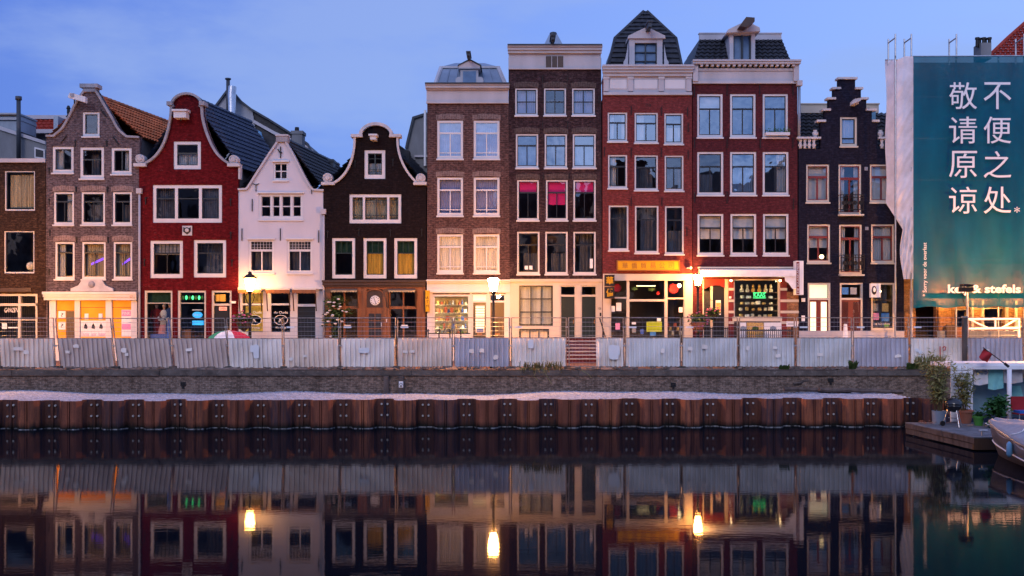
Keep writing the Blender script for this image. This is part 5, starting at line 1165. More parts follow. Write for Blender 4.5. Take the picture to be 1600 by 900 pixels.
y1 = h.y + .6; d2 = y1 + 2.2; mb = MB(); tiles(mb, V(1246, 233, y1), V(1412, 233, y1), V(1412, 177, d2), V(1246, 177, d2), .25, .3, .04); mb.box(PX(1246, d2), PX(1384, d2), d2 + .1, d2 + 4, PZ(240, d2), PZ(178, d2))
rf = h.part('roof', mb, 'slate'); h.part('roof_board', MB().box(PX(1250, d2), PX(1372, d2), d2 - .1, d2 + .1, PZ(177, d2), PZ(164, d2)).box(PX(1249, d2), PX(1373, d2), d2 - .15, d2 + .2, PZ(164, d2), PZ(162, d2)), 'cream_paint', rf)
h.part('roof_vent', MB().prism([(fx(1368), fz(200)), (fx(1384), fz(200)), (fx(1384), fz(163)), (fx(1372), fz(170))], y1 + .7, y1 + 1.8), 'blue_pipe', rf); h.part('vent_cap', MB().lathe([(.16, 0), (.2, .05), (.1, .2)], (fx(1378), y1 + 1.3, fz(163)), 8), 'dark_lead', rf)
h.b('lit_backdrop', 1362, 443, 1397, 515, 1.0, 1.03, 'amber_room')
hs = root('hairdresser_sign', (fx(1367), YF, fz(454)), 'white box sign with a black oval face beside the warm hairdresser window', 'sign')
build('sign_box', h.bx(1354.5, 443.5, 1369.5, 465, -.5, -.3), 'sign_white', hs)
build('oval_mark', MB().lathe([(.08, -.515), (.2, -.515), (.2, -.501)], (fx(1359.5), h.y, fz(454)), 20, 'y', ex=.55), 'ink', hs); build('face_mark', MB().lathe([(.02, -.53), (.1, -.525), (.11, -.516)], (fx(1359.8), h.y, fz(453)), 14, 'y', ex=.6), 'sign_white', hs)
build('sign_arm', MB().tube([(fx(1365), h.y - .4, fz(446)), (fx(1372), h.y - .0, fz(446))], .03, 6), 'iron', hs)
# ================================================================== 11 building in scaffolding at the right end
h = House('scaffolded_building', 1560, 'brick building wrapped in scaffolding with a dark open ground floor behind white posts', .1)
h.hole(1432, 470, 1464, GB); h.hole(1492, 482, 1512, 512); h.hole(1538, 480, 1570, 512); h.hole(1600, 480, 1640, 540)
h.wall([(1413, GB + 2), (1416, 97), (1790, 97), (1790, GB + 2)], 'brick_ochre')
for x in (1466, 1488, 1518, 1534, 1572, 1586): h.b('pilaster', x, 470, x + 3.5, 560, -.12, -.003, 'cream_paint' if x > 1500 else 'brick_ochre')
h.b('plinth', 1464, 517, 1790, GB, -.16, -.121, 'grey_render'); h.b('hoarding_board', 1476, 508, 1490, 560, -.3, -.2, 'dark_wood'); h.b('hoarding_board', 1490.5, 511, 1511, 560, -.31, -.21, 'brown_wood')
for r in ((1492, 482, 1512, 512), (1538, 480, 1570, 512)):
    w_ = h.b('window', r[0], r[1], r[2], r[1] + 2.5, .05, .15, 'cream_paint'); h.part('pane', h.bx(r[0], r[1] + 2.5, r[2], r[3], .1, .11), 'glass_shop', w_)
h.b('door_post', 1417.5, 452, 1421, GB, -.5, -.4, 'cream_paint'); h.b('planks', 1414, 427, 1425, 455, -.9, -.84, 'boards_orange_glow' if 0 else 'curtain_tan')
h.body(1413, 1790, 248, 6, (300, 400, 470))
for px in (1470, 1530, 1592, 1650): h.part('work_light', MB().box(fx(px) - .25, fx(px) + .25, h.y - .62, h.y - .56, fz(462) - .06, fz(462) + .06), 'work_glow')
h.part('lamp_screen_plank', MB().box(fx(1434), fx(1700), h.y - .9, h.y - .55, fz(462) - .13, fz(462) - .09).box(fx(1434), fx(1700), h.y - .9, h.y - .87, fz(462) - .09, fz(462) + .10), 'weathered_timber')  # board added to screen the work lights from the canal side
d0 = 49.5; mb = MB()
tiles(mb, (PX(1546, d0), d0, PZ(88, d0)), (PX(1790, d0), d0, PZ(88, d0)), (PX(1790, d0 + 3), d0 + 3, PZ(8, d0 + 3)), (PX(1634, d0 + 3), d0 + 3, PZ(8, d0 + 3)), .25, .3, .035)
rf = h.part('roof', mb, 'red_tile'); h.part('verge_tiles', MB().tube([(PX(1546, d0), d0, PZ(87, d0)), (PX(1575, d0 + 1), d0 + 1, PZ(59, d0 + 1)), (PX(1634, d0 + 3), d0 + 3, PZ(7, d0 + 3))], .09, 6), 'red_tile', rf)
c_ = h.part('chimney', MB().box(PX(1527, d0), PX(1543, d0), d0 - .4, d0 + .4, PZ(95, d0), PZ(70, d0)), 'grey_render')
for k, (x, y) in enumerate(((1524, 62), (1529, 60), (1534, 62), (1538, 60), (1543, 61))): h.part('chimney_pot', MB().lathe([(.09, 0), (.08, .35), (.11, .36), (.11, .45)], (PX(x, d0), d0 - .2 + .1 * (k % 2), PZ(75, d0)), 8), 'iron', c_)
# scaffold, net, banner
YB = 45.3
sf = root('scaffold', (PX(1430, YB), YB, ST), 'scaffolding tower wrapped in crumpled white net beside the teal banner', 'scaffold')
def depth_at(px):
    if px < 1401: return 46.5 + (45.75 - 46.5) * (px - 1384) / 17
    return 45.75 + (YB - 45.75) * (px - 1401) / 27
def lefty(y):
    if y < 317: return 1384 + 1.2 * math.sin(y * .05)
    if y < 356: return 1384 + 25 * (y - 317) / 39
    return 1409 + 3 * math.sin(y * .06)
def netp(u, v):
    y = 89 + (436 - 89) * v; px = lefty(y) + (1428 - lefty(y)) * u; d = depth_at(px)
    if v < .01: y = 101 + (88 - 101) * min(1, (px - 1384) / 30)
    d += .05 * math.sin(y * .11 + px * .06) * u * (1 - u) * 3 + .025 * math.sin(px * .55 + y * .3) * min(1, v * 4) + (.10 * math.sin(px * .9 + y * .12) if y > 340 else 0) * (1 - u)
    return (PX(px, d), d, PZ(y, d))
build('safety_net', MB().grid(netp, 30, 90), 'net_white', sf, smooth=True)
for px in (1399, 1424, 1494, 1560, 1600, 1660): build('standard', MB().tube([(PX(px, YB + .12), YB + .12, ST), (PX(px, YB + .12), YB + .12, PZ(86, YB))], .035, 6), 'galvanised', sf)
for y in (150, 215, 280, 345, 410, 478): build('ledger', MB().tube([(PX(1426, YB + .17), YB + .17, PZ(y, YB)), (PX(1680, YB + .17), YB + .17, PZ(y, YB))], .03, 6), 'galvanised', sf)
build('top_ledger', MB().tube([(PX(1427, YB), YB + .02, PZ(88, YB)), (PX(1680, YB), YB + .02, PZ(87, YB))], .035, 6), 'galvanised', sf)
for a, b in ((1388, 1399), (1413, 1424), (1483, 1494.5), (1587, 1600)):
    fz_, nz_ = 46.35, 45.42
    gfr = build('guard_frame', MB().tube([(PX(a, fz_), fz_, PZ(102, fz_)), (PX(a, fz_), fz_, PZ(61, fz_))], .035, 6).tube([(PX(b, nz_), nz_, PZ(92, nz_)), (PX(b, nz_), nz_, PZ(53, nz_))], .035, 6).tube([(PX(a, fz_), fz_, PZ(67, fz_)), (PX(b, nz_), nz_, PZ(59, nz_))], .03, 6), 'galvanised', sf)
bn = root('banner', (PX(1510, YB), YB, PZ(300, YB)), 'huge teal banner with white Chinese characters hung on the scaffolding', 'banner')
def banp(u, v):
    px = 1427 + 265 * u; y = 88 + 392 * v
    d = YB - .16 + .08 * math.sin(px * .045 + y * .012) * v + .13 * math.sin((px - 1430) * .09 - y * .02) * v * v + .16 * math.sin((px - y * .45) * .06) * max(0, v - .35) + (.10 * math.sin((px + y * .7) * .12) * max(0, v - .6)) + .08 * math.sin(max(0, (px - 1582)) * .11) * (1 - v * .5)
    if v > .96: y += 1.5 * math.sin(px * .12)
    return (PX(px, d), d, PZ(y, d))
build('cloth', MB().grid(banp, 130, 110), 'banner_cloth', bn, smooth=True)
yl = YB - .42
for col, x0, x1 in (('不便之处', 1537, 1580), ('敬请原谅', 1483, 1526.5)):
    for k, c in enumerate(col):
        yc = 149.5 + 53.7 * k + (2 if k == 3 else 0)
        build('character', text(c, PX(x0, yl), PX(x1, yl), PZ(yc + 21, yl), PZ(yc - 21, yl), yl, .006), 'lettering_white', bn)
build('asterisk', text('*', PX(1584.5, yl), PX(1593.5, yl), PZ(332.5, yl), PZ(323, yl), yl, .006), 'lettering_white', bn)
build('lettering', text('* Sorry voor de overlast', PX(1441.5, yl), PX(1449.5, yl), PZ(463, yl), PZ(379, yl), yl, .006, rot=1), 'lettering_white', bn)
build('company_lettering', text('keij & stefels', PX(1481, yl), PX(1595, yl), PZ(462, yl), PZ(444.5, yl), yl, .008, bold=.03), 'lettering_white', bn)
d0 = 42.
gt = root('site_barrier', (PX(1550, d0), d0, ST), 'white tubular site barrier with diagonal braces behind the fence below the banner', 'barrier')
P3 = lambda x, y: (PX(x, d0), d0, PZ(y, d0))
build('top_rail', MB().tube([P3(1510, 499), P3(1592, 498)], .05, 8), 'bright_white', gt); build('lower_rail', MB().tube([P3(1510, 514), P3(1592, 513)], .05, 8), 'bright_white', gt)
for a, b in (((1516, 500), (1544, 513)), ((1588, 499), (1565, 513)), ((1555, 499), (1555, 514))): build('brace', MB().tube([P3(*a), P3(*b)], .04, 8), 'bright_white', gt)
for x in (1510, 1592): build('post', MB().tube([P3(x, 496), (PX(x, d0), d0, ST)], .05, 8), 'bright_white', gt)

# ================================================================== buildings further back
d0 = 52.
b = root('rear_house', (PX(70, d0), d0, ST), 'house with a red pantiled mansard and pale gutters behind the plum brick gable', 'house')
build('wall', MB().box(PX(-120, d0), PX(118, d0), d0 + .3, d0 + 5, ST, PZ(206, d0)), 'grey_render', b)
mb = MB(); tiles(mb, (PX(20, d0), d0, PZ(205, d0)), (PX(112, d0), d0, PZ(205, d0)), (PX(108, d0), d0 + 1, PZ(180, d0)), (PX(24, d0), d0 + 1, PZ(180, d0)), .24, .27, .035); build('roof', mb, 'red_tile', b)
build('gutter', MB().box(PX(15, d0), PX(114, d0), d0 - .2, d0 + .1, PZ(209, d0), PZ(203, d0)), 'grey_white_paint', b); build('roof_edge', MB().box(PX(15, d0), PX(100, d0), d0 + .8, d0 + 5, PZ(181, d0), PZ(175, d0)), 'grey_white_paint', b)
build('wall_return', MB().box(PX(85, d0), PX(92, d0), d0 - .1, d0 + 1, PZ(204, d0), PZ(182, d0)), 'zinc', b)
c_ = build('chimney', MB().box(PX(78, d0), PX(99, d0), d0 + 1.5, d0 + 2.2, PZ(178, d0), PZ(172, d0)), 'dark_lead', b)
for x, t_ in ((83, 158), (88, 168), (93, 169), (97, 170)): build('chimney_pot', MB().lathe([(.09, 0), (.08, .2), (.12, .25), (.05, .4)], (PX(x, d0), d0 + 1.8, PZ(t_ + 8, d0)), 8).tube([(PX(x, d0), d0 + 1.8, PZ(173, d0)), (PX(x, d0), d0 + 1.8, PZ(t_ + 6, d0))], .07, 6), 'iron', c_)
d0 = 56.
b = root('rear_gable_building', (PX(390, d0), d0, ST), 'tall grey rendered rear gable with two flue pipes rising above the blue-grey tiled roof', 'building')
Q = lambda pts: [(PX(x, d0), PZ(y, d0)) for x, y in pts]
build('wall', MB().prism(Q([(300, 260), (326, 180), (357, 138), (366, 146), (375, 158), (394, 172), (404, 230), (404, 260)]), d0, d0 + .4), 'pale_render', b)
build('side_roof', MB().prism(Q([(376, 157), (394, 171), (420, 186), (452, 206), (480, 224), (492, 244), (492, 262), (404, 262), (398, 212)]), d0 + .1, d0 + 3), 'slate', b)
rb = lambda n, pts, w, y0, y1, m: build(n, ribbon([(PX(x, d0), PZ(y, d0)) for x, y in pts], w, y0, y1), m, b)
rb('barge_board', [(398, 188), (430, 206), (456, 217)], .16, d0 - .1, d0 + .2, 'grey_white_paint'); rb('barge_board', [(468, 220), (491, 236)], .14, d0 - .12, d0 + .19, 'grey_white_paint')
rb('verge_board', [(324, 182), (357, 138)], .1, d0 - .15, d0 + .3, 'dark_lead'); rb('verge_board', [(357, 137), (366, 144), (376, 156), (394, 170), (420, 185), (452, 205), (481, 223), (493, 244)], .1, d0 - .16, d0 + .32, 'dark_lead')
build('flue_pipe', MB().tube([(PX(359.5, d0), d0 - .4, PZ(200, d0)), (PX(359.5, d0), d0 - .4, PZ(127, d0))], .10, 10).tube([(PX(359.5, d0), d0 - .4, PZ(127, d0)), (PX(359.5, d0), d0 - .4, PZ(125, d0))], .16, 10), 'dark_lead', b, smooth=True)
build('steel_duct', MB().tube([(PX(368, d0), d0 - .6, PZ(205, d0)), (PX(367, d0), d0 - .6, PZ(152, d0)), (PX(368, d0), d0 - .6, PZ(139, d0))], .215, 14), 'chrome_duct', b)
build('vent_box', MB().box(PX(384, d0), PX(391, d0), d0 - .3, d0, PZ(203, d0), PZ(196, d0)), 'iron', b)
build('plastic_pipe', MB().tube([(PX(403, d0), d0 - .6, PZ(208, d0)), (PX(410, d0), d0 - .6, PZ(212, d0)), (PX(413, d0), d0 - .6, PZ(220, d0)), (PX(407, d0), d0 - .6, PZ(232, d0)), (PX(412, d0), d0 - .6, PZ(242, d0))], .12, 8), 'blue_pipe', b, smooth=True)
d0 = 53.
b = root('rear_grey_house', (PX(650, d0), d0, ST), 'plain grey rendered rear house between the dark bell gable and the tan brick house', 'house')
Q = lambda pts: [(PX(x, d0), PZ(y, d0)) for x, y in pts]
build('wall', MB().prism(Q([(630, 300), (635, 224), (645, 184), (666, 177), (700, 170), (700, 300)]), d0, d0 + 4), 'grey_render', b)
build('verge_board', ribbon(Q([(633, 232), (635, 222), (644.5, 183), (667, 176)]), .12, d0 - .12, d0 + .2), 'dark_lead', b); build('cornice', MB().box(PX(648, d0), PX(690, d0), d0 - .15, d0 - .001, PZ(246, d0), PZ(243, d0)), 'grey_white_paint', b)
build('downpipe', MB().tube([(PX(664.5, d0), d0 - .1, PZ(260, d0)), (PX(664.5, d0), d0 - .1, PZ(173, d0))], .07, 8), 'bright_white', b)

# ================================================================== near bank, seen only as the dark lower sky line in the panes
for k, (x0, wd, hh) in enumerate(((-82, 13, 22), (-69, 12, 24), (-56.5, 10, 22), (-46, 9.5, 24), (-36, 8.6, 25), (-27, 7.6, 22.5), (-19, 8.6, 22), (-10, 8.6, 20), (-1, 8, 19), (7.5, 8.6, 20.5), (16.5, 9, 19), (26, 9, 20.5), (35.5, 10, 18), (46, 10, 17.5), (56.5, 11, 18))):
    b = root('near_bank_house', (x0 + wd / 2, -16, 1.8), 'brick house on the near bank across the canal from the gabled row', 'house', 'houses on the near bank')
    build('wall', MB().prism([(x0, 1.8), (x0 + wd, 1.8), (x0 + wd, hh - 2.5), (x0 + wd * .72, hh), (x0 + wd * .28, hh), (x0, hh - 2.5)], -24, -16), ('brick_tan', 'grey_render', 'brick_grey')[k % 3], b)
    for i in range(3):
        for j in range(5 if hh > 21 else 4): build('window', MB().box(x0 + wd * (.14 + .27 * i), x0 + wd * (.32 + .27 * i), -15.99, -15.93, 4 + 3.4 * j, 6 + 3.4 * j), 'slate' if (i * 3 + j * 5 + k) % 6 else 'curtain_warm_glow', b)

# ================================================================== street lamps
def lantern(o, x, y, z, s=1., crown=True, glow='lantern_glow'):
    """tapered six-sided lantern: z is the middle of the glass"""
    hgt = .5 * s
    build('lantern_glass', MB().lathe([(.11 * s, -hgt / 2), (.205 * s, hgt * .36), (.19 * s, hgt / 2)], (x, y, z), 6), glow, o)
    build('lantern_roof', MB().lathe([(.245 * s, hgt / 2), (.25 * s, hgt / 2 + .03), (.17 * s, hgt / 2 + .12 * s), (.07 * s, hgt / 2 + .17 * s), (.08 * s, hgt / 2 + .22 * s), (.02, hgt / 2 + .27 * s)] if crown else [(.20 * s, hgt / 2), (.20 * s, hgt / 2 + .015), (.12, hgt / 2 + .05), (.02, hgt / 2 + .08)], (x, y, z), 6), 'iron', o)
    build('lantern_base', MB().lathe([(.05, -hgt / 2 - .14), (.09, -hgt / 2 - .08), (.13 * s, -hgt / 2 - .002)], (x, y, z), 8), 'iron', o)
    for k in range(6):
        a = k * math.pi / 3
        build('lantern_rib', MB().tube([(x + .115 * s * math.cos(a), y + .115 * s * math.sin(a), z - hgt / 2), (x + .212 * s * math.cos(a), y + .212 * s * math.sin(a), z + hgt * .37)], .011, 4), 'iron', o)
        if crown: build('crown_point', MB().tube([(x + .24 * s * math.cos(a), y + .24 * s * math.sin(a), z + hgt / 2), (x + .30 * s * math.cos(a), y + .30 * s * math.sin(a), z + hgt / 2 + .10)], .022, 5, .008), 'gilt', o)
def post(o, x, y, z0, z1, r=.055):
    build('post', MB().lathe([(r * 3.2, 0), (r * 3.2, .25), (r * 2.2, .35), (r * 2, .9), (r * 1.5, 1.0), (r * 1.25, 1.1), (r * .8, z1 - z0)], (x, y, z0), 12), 'iron', o, smooth=True)
    build('post_collar', MB().lathe([(r * .9, -.05), (r * 1.9, 0), (r * .9, .05)], (x, y, z0 + (z1 - z0) * .62), 10), 'iron', o)
d0 = 45.75; o = root('street_lamp', (PX(390.5, d0), d0, ST), 'glowing crowned street lamp with curled brackets in front of the white plastered house', 'street lamp', 'lit street lamps')
x, z = PX(390.5, d0), PZ(445, d0); lantern(o, x, d0, z, 1.15, True, 'lantern_glow_soft'); post(o, x, d0, ST, z - .4, .06)
for s_ in (-1, 1): build('scroll_bracket', MB().tube([(x, d0, z - .95), (x + s_ * .12, d0, z - .8), (x + s_ * .2, d0, z - .55), (x + s_ * .14, d0, z - .38)], .02, 6), 'iron', o)
d0 = 40.1; o = root('street_lamp', (PX(771, d0), d0, ST), 'glowing street lamp on a thin post standing before the souvenir shop doors', 'street lamp', 'lit street lamps')
x, z = PX(771, d0), PZ(445, d0); lantern(o, x, d0, z, 1.0, False); post(o, x, d0, ST, z - .35, .05)
d0 = 45.55; o = root('street_lamp', (PX(1090.5, d0), d0, ST), 'glowing street lamp between the Chinese shop and the cheese shop awning', 'street lamp', 'lit street lamps')
x, z = PX(1090.5, d0), PZ(437.5, d0); lantern(o, x, d0, z, .95, False, 'lantern_glow_wall'); post(o, x, d0, ST, z - .35, .06)
d0 = 40.1; o = root('street_lamp', (PX(1636, d0), d0, ST), 'glowing street lamp by the site fence past the end of the teal banner', 'street lamp', 'lit street lamps')
x, z = PX(1636, d0), PZ(441, d0); lantern(o, x, d0, z, 1.0, False); post(o, x, d0, ST, z - .35, .05)
d0 = 40.1; o = root('street_lamp', (PX(-72, d0), d0, ST), 'glowing street lamp at the far end of the fence before the old brown brick house', 'street lamp', 'lit street lamps')
x, z = PX(-72, d0), PZ(445, d0); lantern(o, x, d0, z, 1.0, False); post(o, x, d0, ST, z - .35, .05)
d0 = 40.3; o = root('camera_pole', (PX(1511, d0), d0, ST), 'unlit slim pole with a dark boxy floodlight head in front of the banner lettering', 'pole')
build('pole', MB().tube([(PX(1509, d0), d0, ST), (PX(1512, d0), d0, PZ(520, d0)), (PX(1511, d0), d0, PZ(456, d0))], .055, 8, .04), 'galvanised', o); hd = build('floodlight', MB().box(PX(1500, d0), PX(1519, d0), d0 - .15, d0 + .15, PZ(456, d0), PZ(449, d0)).box(PX(1502, d0), PX(1508, d0), d0 - .25, d0 + .15, PZ(448, d0), PZ(444, d0)).box(PX(1512, d0), PX(1517, d0), d0 - .25, d0 + .15, PZ(448, d0), PZ(444.5, d0)), 'iron', o)
build('cable', MB().tube([(PX(1505, d0), d0 - .02, PZ(458, d0)), (PX(1504, d0), d0 - .05, PZ(470, d0)), (PX(1510, d0), d0 - .04, PZ(482, d0))], .015, 5), 'iron', o)
o = root('fence_post', (PX(1506.5, 39.2), 39.2, ST), 'thick mossy timber post between two fence panels below the banner', 'post')
build('post', MB().box(PX(1503.5, 39.2), PX(1509.5, 39.2), 39.1, 39.22, ST, PZ(496, 39.2)), 'weathered_timber', o); build('post_cap', MB().box(PX(1503, 39.2), PX(1510, 39.2), 39.08, 39.24, PZ(496, 39.2), PZ(494, 39.2)), 'galvanised', o)

# ================================================================== construction fence: one object per panel
DFN = 39.5; PP = 89.05; X0P = -4.
before = ['the brick house at the end of the row', 'the plum brick house with the orange boarded shop', 'the boundary of the plum and the red house', 'the costume shop of the red house', 'the street lamp of the white house',
          'the white house and the climbing rose', 'the clock door of the wooden shopfront', 'the join of black bell gable and souvenir shop', 'the souvenir shop doors and lamp', 'the basement window of the tall dark house',
          'the stoop, half of it open mesh', 'the Chinese shop window with the lime poster', 'the lamp and baskets beside the cheese shop', 'the cheese shop window', 'the lit door of the black stepped gable', 'the hairdresser window',
          'the dark opening under the banner, sprayed with pink', 'the white barrier under the banner', 'the end of the banner']
pcol = ['panel_beige_lamplit', 'panel_mauve_lamplit', 'panel_mauve_lamplit', 'panel_mauve_lamplit', 'panel_pale_lamplit', 'panel_beige_lamplit', 'panel_pale_lamplit', 'panel_beige_lamplit', 'panel_mauve_lamplit', 'panel_pale_lamplit', 'panel_pale_lamplit', 'panel_grey', 'panel_grey', 'panel_grey', 'panel_grey', 'panel_grey', 'panel_mauve_lamplit', 'panel_pale_lamplit', 'panel_mauve_lamplit']
pcol[15] = 'panel_lilac'; pcol[16] = 'panel_pale_lamplit'; pcol[17] = 'panel_lilac'; pcol[8] = 'panel_lilac'
nword = {'panel_lilac': 'lilac grey', 'panel_beige_lamplit': 'beige', 'panel_mauve_lamplit': 'mauve grey', 'panel_pale_lamplit': 'pale', 'panel_grey': 'light grey'}  # the warm tones come from lamp light painted into the sheets
leans = [3, 8, 9, 8, 4, 2, 0, 0, 0, 0, 1, 0, 0, 0, 0, 0, 0, 0, 0]
zt_, zb_, zs_ = PZ(496.5, DFN), PZ(572.5, DFN), PZ(528, DFN)
for i in range(-1, 19):
    pa, pb = X0P + PP * i + 1.8, X0P + PP * (i + 1) - 1.6; ii = max(i, 0); d0 = DFN + .05 * math.sin(i * 2.3)
    ln = leans[ii]; dyl = {0: 2, 1: 2.5, 2: 3, 3: 3.5, 4: 3, 5: 1.5, 6: 1}.get(i, 0) * .7
    zt, zb, zs = zt_ - dyl * .01, zb_ - dyl * .025, zs_ - dyl * .012
    x0, x1 = PX(pa, d0), PX(pb, d0); lean = PX(800 + ln, d0) / (zt - zb)
    X = lambda x, z: x + lean * (zt - z)
    o = root('construction_fence', ((x0 + x1) / 2, d0, ST), nword[pcol[ii]] + ' corrugated fence section before ' + before[ii], 'fence section', 'construction fence sections along the quay')
    fr = MB().tube([(X(x0, zt), d0, zt), (X(x0, ST), d0, ST)], .023, 6).tube([(X(x1, zt), d0, zt), (X(x1, ST), d0, ST)], .023, 6).tube([(x0, d0, zt), (x1, d0, zt)], .02, 6).tube([(X(x0, zb), d0 + .003, zb), (X(x1, zb), d0 + .003, zb)], .02, 6).tube([(X(x0, zs), d0 + .004, zs), (X(x1, zs), d0 + .004, zs)], .02, 6)
    build('frame', fr, 'rusty_tube', o)
    wm = MB()
    for k in range(1, 5): zz = zt - (zt - zs) * k / 4.6; wm.tube([(X(x0, zz), d0 + .01, zz), (X(x1, zz), d0 + .01, zz)], .0065, 4)
    for k in range(1, 16): xx = x0 + (x1 - x0) * k / 16; wm.tube([(xx, d0 + .014, zt), (X(xx, zs), d0 + .014, zs)], .0018, 3)
    if i == 10:
        for k in range(1, 7): zz = zs - (zs - zb) * k / 7; wm.tube([(X(x0, zz), d0 + .01, zz), (X(x0 + .5 * (x1 - x0), zz), d0 + .01, zz)], .0065, 4)
        for k in range(1, 9): xx = x0 + (x1 - x0) * k / 16; wm.tube([(X(xx, zs), d0 + .014, zs), (X(xx, zb), d0 + .014, zb)], .0018, 3)
    build('wire_mesh', wm, 'galvanised', o)
    s0 = 43. / 89 if i == 10 else 0.
    nr = 11; prof = []
    xa, xb = x0 + .025 + (x1 - x0) * s0, x1 - .025
    n_ = int(round(nr * (1 - s0)))
    for k in range(n_):
        u = xa + (xb - xa) * k / n_; w_ = (xb - xa) / n_
        prof += [(u, .02), (u + w_ * .46, .02), (u + w_ * .54, -.055), (u + w_ * .92, -.055)]
    prof.append((xb, .02)); nv = 6; np_ = len(prof); r2 = random.Random(i * 5 + 3); ph = r2.random() * 6
    sh = MB()
    for jv in range(nv + 1):
        zz = zs - .015 + (zb + .01 - zs) * jv / nv
        for (u, y) in prof:
            bend = .022 * math.sin(u * 3.1 + ph + jv * .9) + (.03 * math.sin(jv * 1.3) if i == 10 and u < xa + .25 else 0)
            sh.v.append((X(u, zz) + .004 * math.sin(jv * 2 + u * 7), d0 - .03 + y + bend, zz))
    for jv in range(nv):
        for k in range(np_ - 1): sh.f.append((jv * np_ + k, (jv + 1) * np_ + k, (jv + 1) * np_ + k + 1, jv * np_ + k + 1))
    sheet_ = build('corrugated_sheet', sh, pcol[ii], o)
    zc = PZ(511, d0); build('clamp', MB().box(X(x1, zc) - .03, X(x1, zc) + .10, d0 - .035, d0 + .035, zc - .03, zc + .03), 'galvanised', o); zc = PZ(540, d0); build('clamp', MB().box(X(x1, zc) - .03, X(x1, zc) + .10, d0 - .035, d0 + .035, zc - .03, zc + .03), 'galvanised', o)
    if i in (5, 6, 7, 9, 11, 12, 14, 15, 16): build('tag_plate', MB().box(x0 + .12, x0 + .42, d0 - .02, d0 - .015, PZ(512.5, d0), PZ(510, d0)), 'sign_white' if i != 14 else 'sign_white', o)
    rp = random.Random(i + 40)
    for k in range(rp.randint(1, 3)):     # torn paper left on the sheet
        u = rp.uniform(xa + .1, xb - .5); z0 = rp.uniform(zb + .25, zs - .35); a, b2 = rp.uniform(.10, .45 if i in (0, 4, 6, 9, 10) else .22), rp.uniform(.08, .5 if i in (4, 6, 9, 10) else .16)
        pts = [(X(u + a * px_, z0) + rp.uniform(-.015, .015), z0 + b2 * pz_ + rp.uniform(-.015, .015)) for px_, pz_ in ((0, 0), (.5, -.05), (1, 0), (1.05, .5), (1, 1), (.4, 1.08), (0, 1), (-.06, .4))]
        build('torn_poster', MB().prism(pts, d0 - .118 - k * .008, d0 - .113 - k * .008), 'panel_pale_lamplit' if pcol[ii] != 'panel_pale_lamplit' else 'paper_white', sheet_)
    if i == 16:
        for pts in (((1467, 541), (1467.5, 566)), ((1471, 544), (1473, 541), (1476, 542), (1475, 547), (1472, 547))):
            build('spray_mark', MB().tube([(PX(x, d0), d0 - .112, PZ(y, d0)) for x, y in pts], .018, 5), 'red_shine', sheet_)
    for xf in (x0, x1): 
        build('foot_block', MB().box(X(xf, ST) - .08, X(xf, ST) + .08, d0 - .3, d0 + .3, ST + .01, ST + .11), 'coping_stone', o)

# ================================================================== plants
def leaves(mb, c, rad, n, s, rr, shape='ball', lean=0):
    for _ in range(n):
        while True:
            p = Vector((rr.uniform(-1, 1), rr.uniform(-1, 1), rr.uniform(-1, 1)))
            if p.length < 1: break
        if shape == 'ball': p = p * (.55 + .45 * rr.random())
        q = Vector((c[0] + p.x * rad[0], c[1] + p.y * rad[1], c[2] + p.z * rad[2]))
        a, e = rr.uniform(0, 6.28), rr.uniform(-.9, .6); d = Vector((math.cos(a) * math.cos(e), math.sin(a) * math.cos(e), math.sin(e))); sd_ = d.cross(Vector((rr.uniform(-1, 1), rr.uniform(-1, 1), 1))).normalized()
        l = s * rr.uniform(.6, 1.3); w = l * (.14 if lean else .32)
        mb.add([q, q + d * l * .5 + sd_ * w, q + d * l, q + d * l * .5 - sd_ * w], [(0, 1, 2, 3)])
def blossoms(mb, c, rad, n, r, rr):
    for _ in range(n):
        a, b_ = rr.uniform(0, 6.28), rr.uniform(-1, 1); q = (c[0] + rad[0] * math.cos(a) * math.sqrt(1 - b_ * b_) * .95, c[1] - abs(rad[1] * math.sin(a)), c[2] + rad[2] * b_ * .95)
        mb.lathe([(r * .3, -r * .5), (r, 0), (r * .8, r * .4), (r * .2, r * .55)], q, 6)
r1 = random.Random(11)
d0 = 45.9
o = root('climbing_rose', (PX(522, d0), d0, ST), 'climbing rose with white blossoms growing between the white house and the wooden shopfront', 'rose')
fo = MB(); st_ = MB(); bl = MB()
for (px, py, rx, rz, n) in ((517, 478, .42, .5, 240), (528, 470, .4, .35, 160), (512, 500, .28, .5, 160), (530, 492, .3, .4, 130), (523, 522, .18, .7, 150), (543, 486, .22, .2, 50), (523, 540, .2, .6, 110)):
    c = (PX(px, d0), d0, PZ(py, d0)); leaves(fo, c, (rx, .28, rz), n, .12, r1)
    blossoms(bl, c, (rx, .3, rz), max(2, int(n / 34)), .075, r1)
st_.tube([(PX(522, d0), d0, ST), (PX(521, d0), d0, PZ(520, d0)), (PX(516, d0), d0 + .05, PZ(490, d0)), (PX(524, d0), d0, PZ(468, d0))], .03, 6, .012); st_.tube([(PX(521, d0), d0, PZ(515, d0)), (PX(532, d0), d0, PZ(495, d0)), (PX(545, d0), d0 - .05, PZ(485, d0))], .02, 5, .008)
build('stem', st_, 'stem', o); build('foliage', fo, 'leaf', o); build('blossoms', bl, 'blossom_white', o)['kind'] = 'stuff'
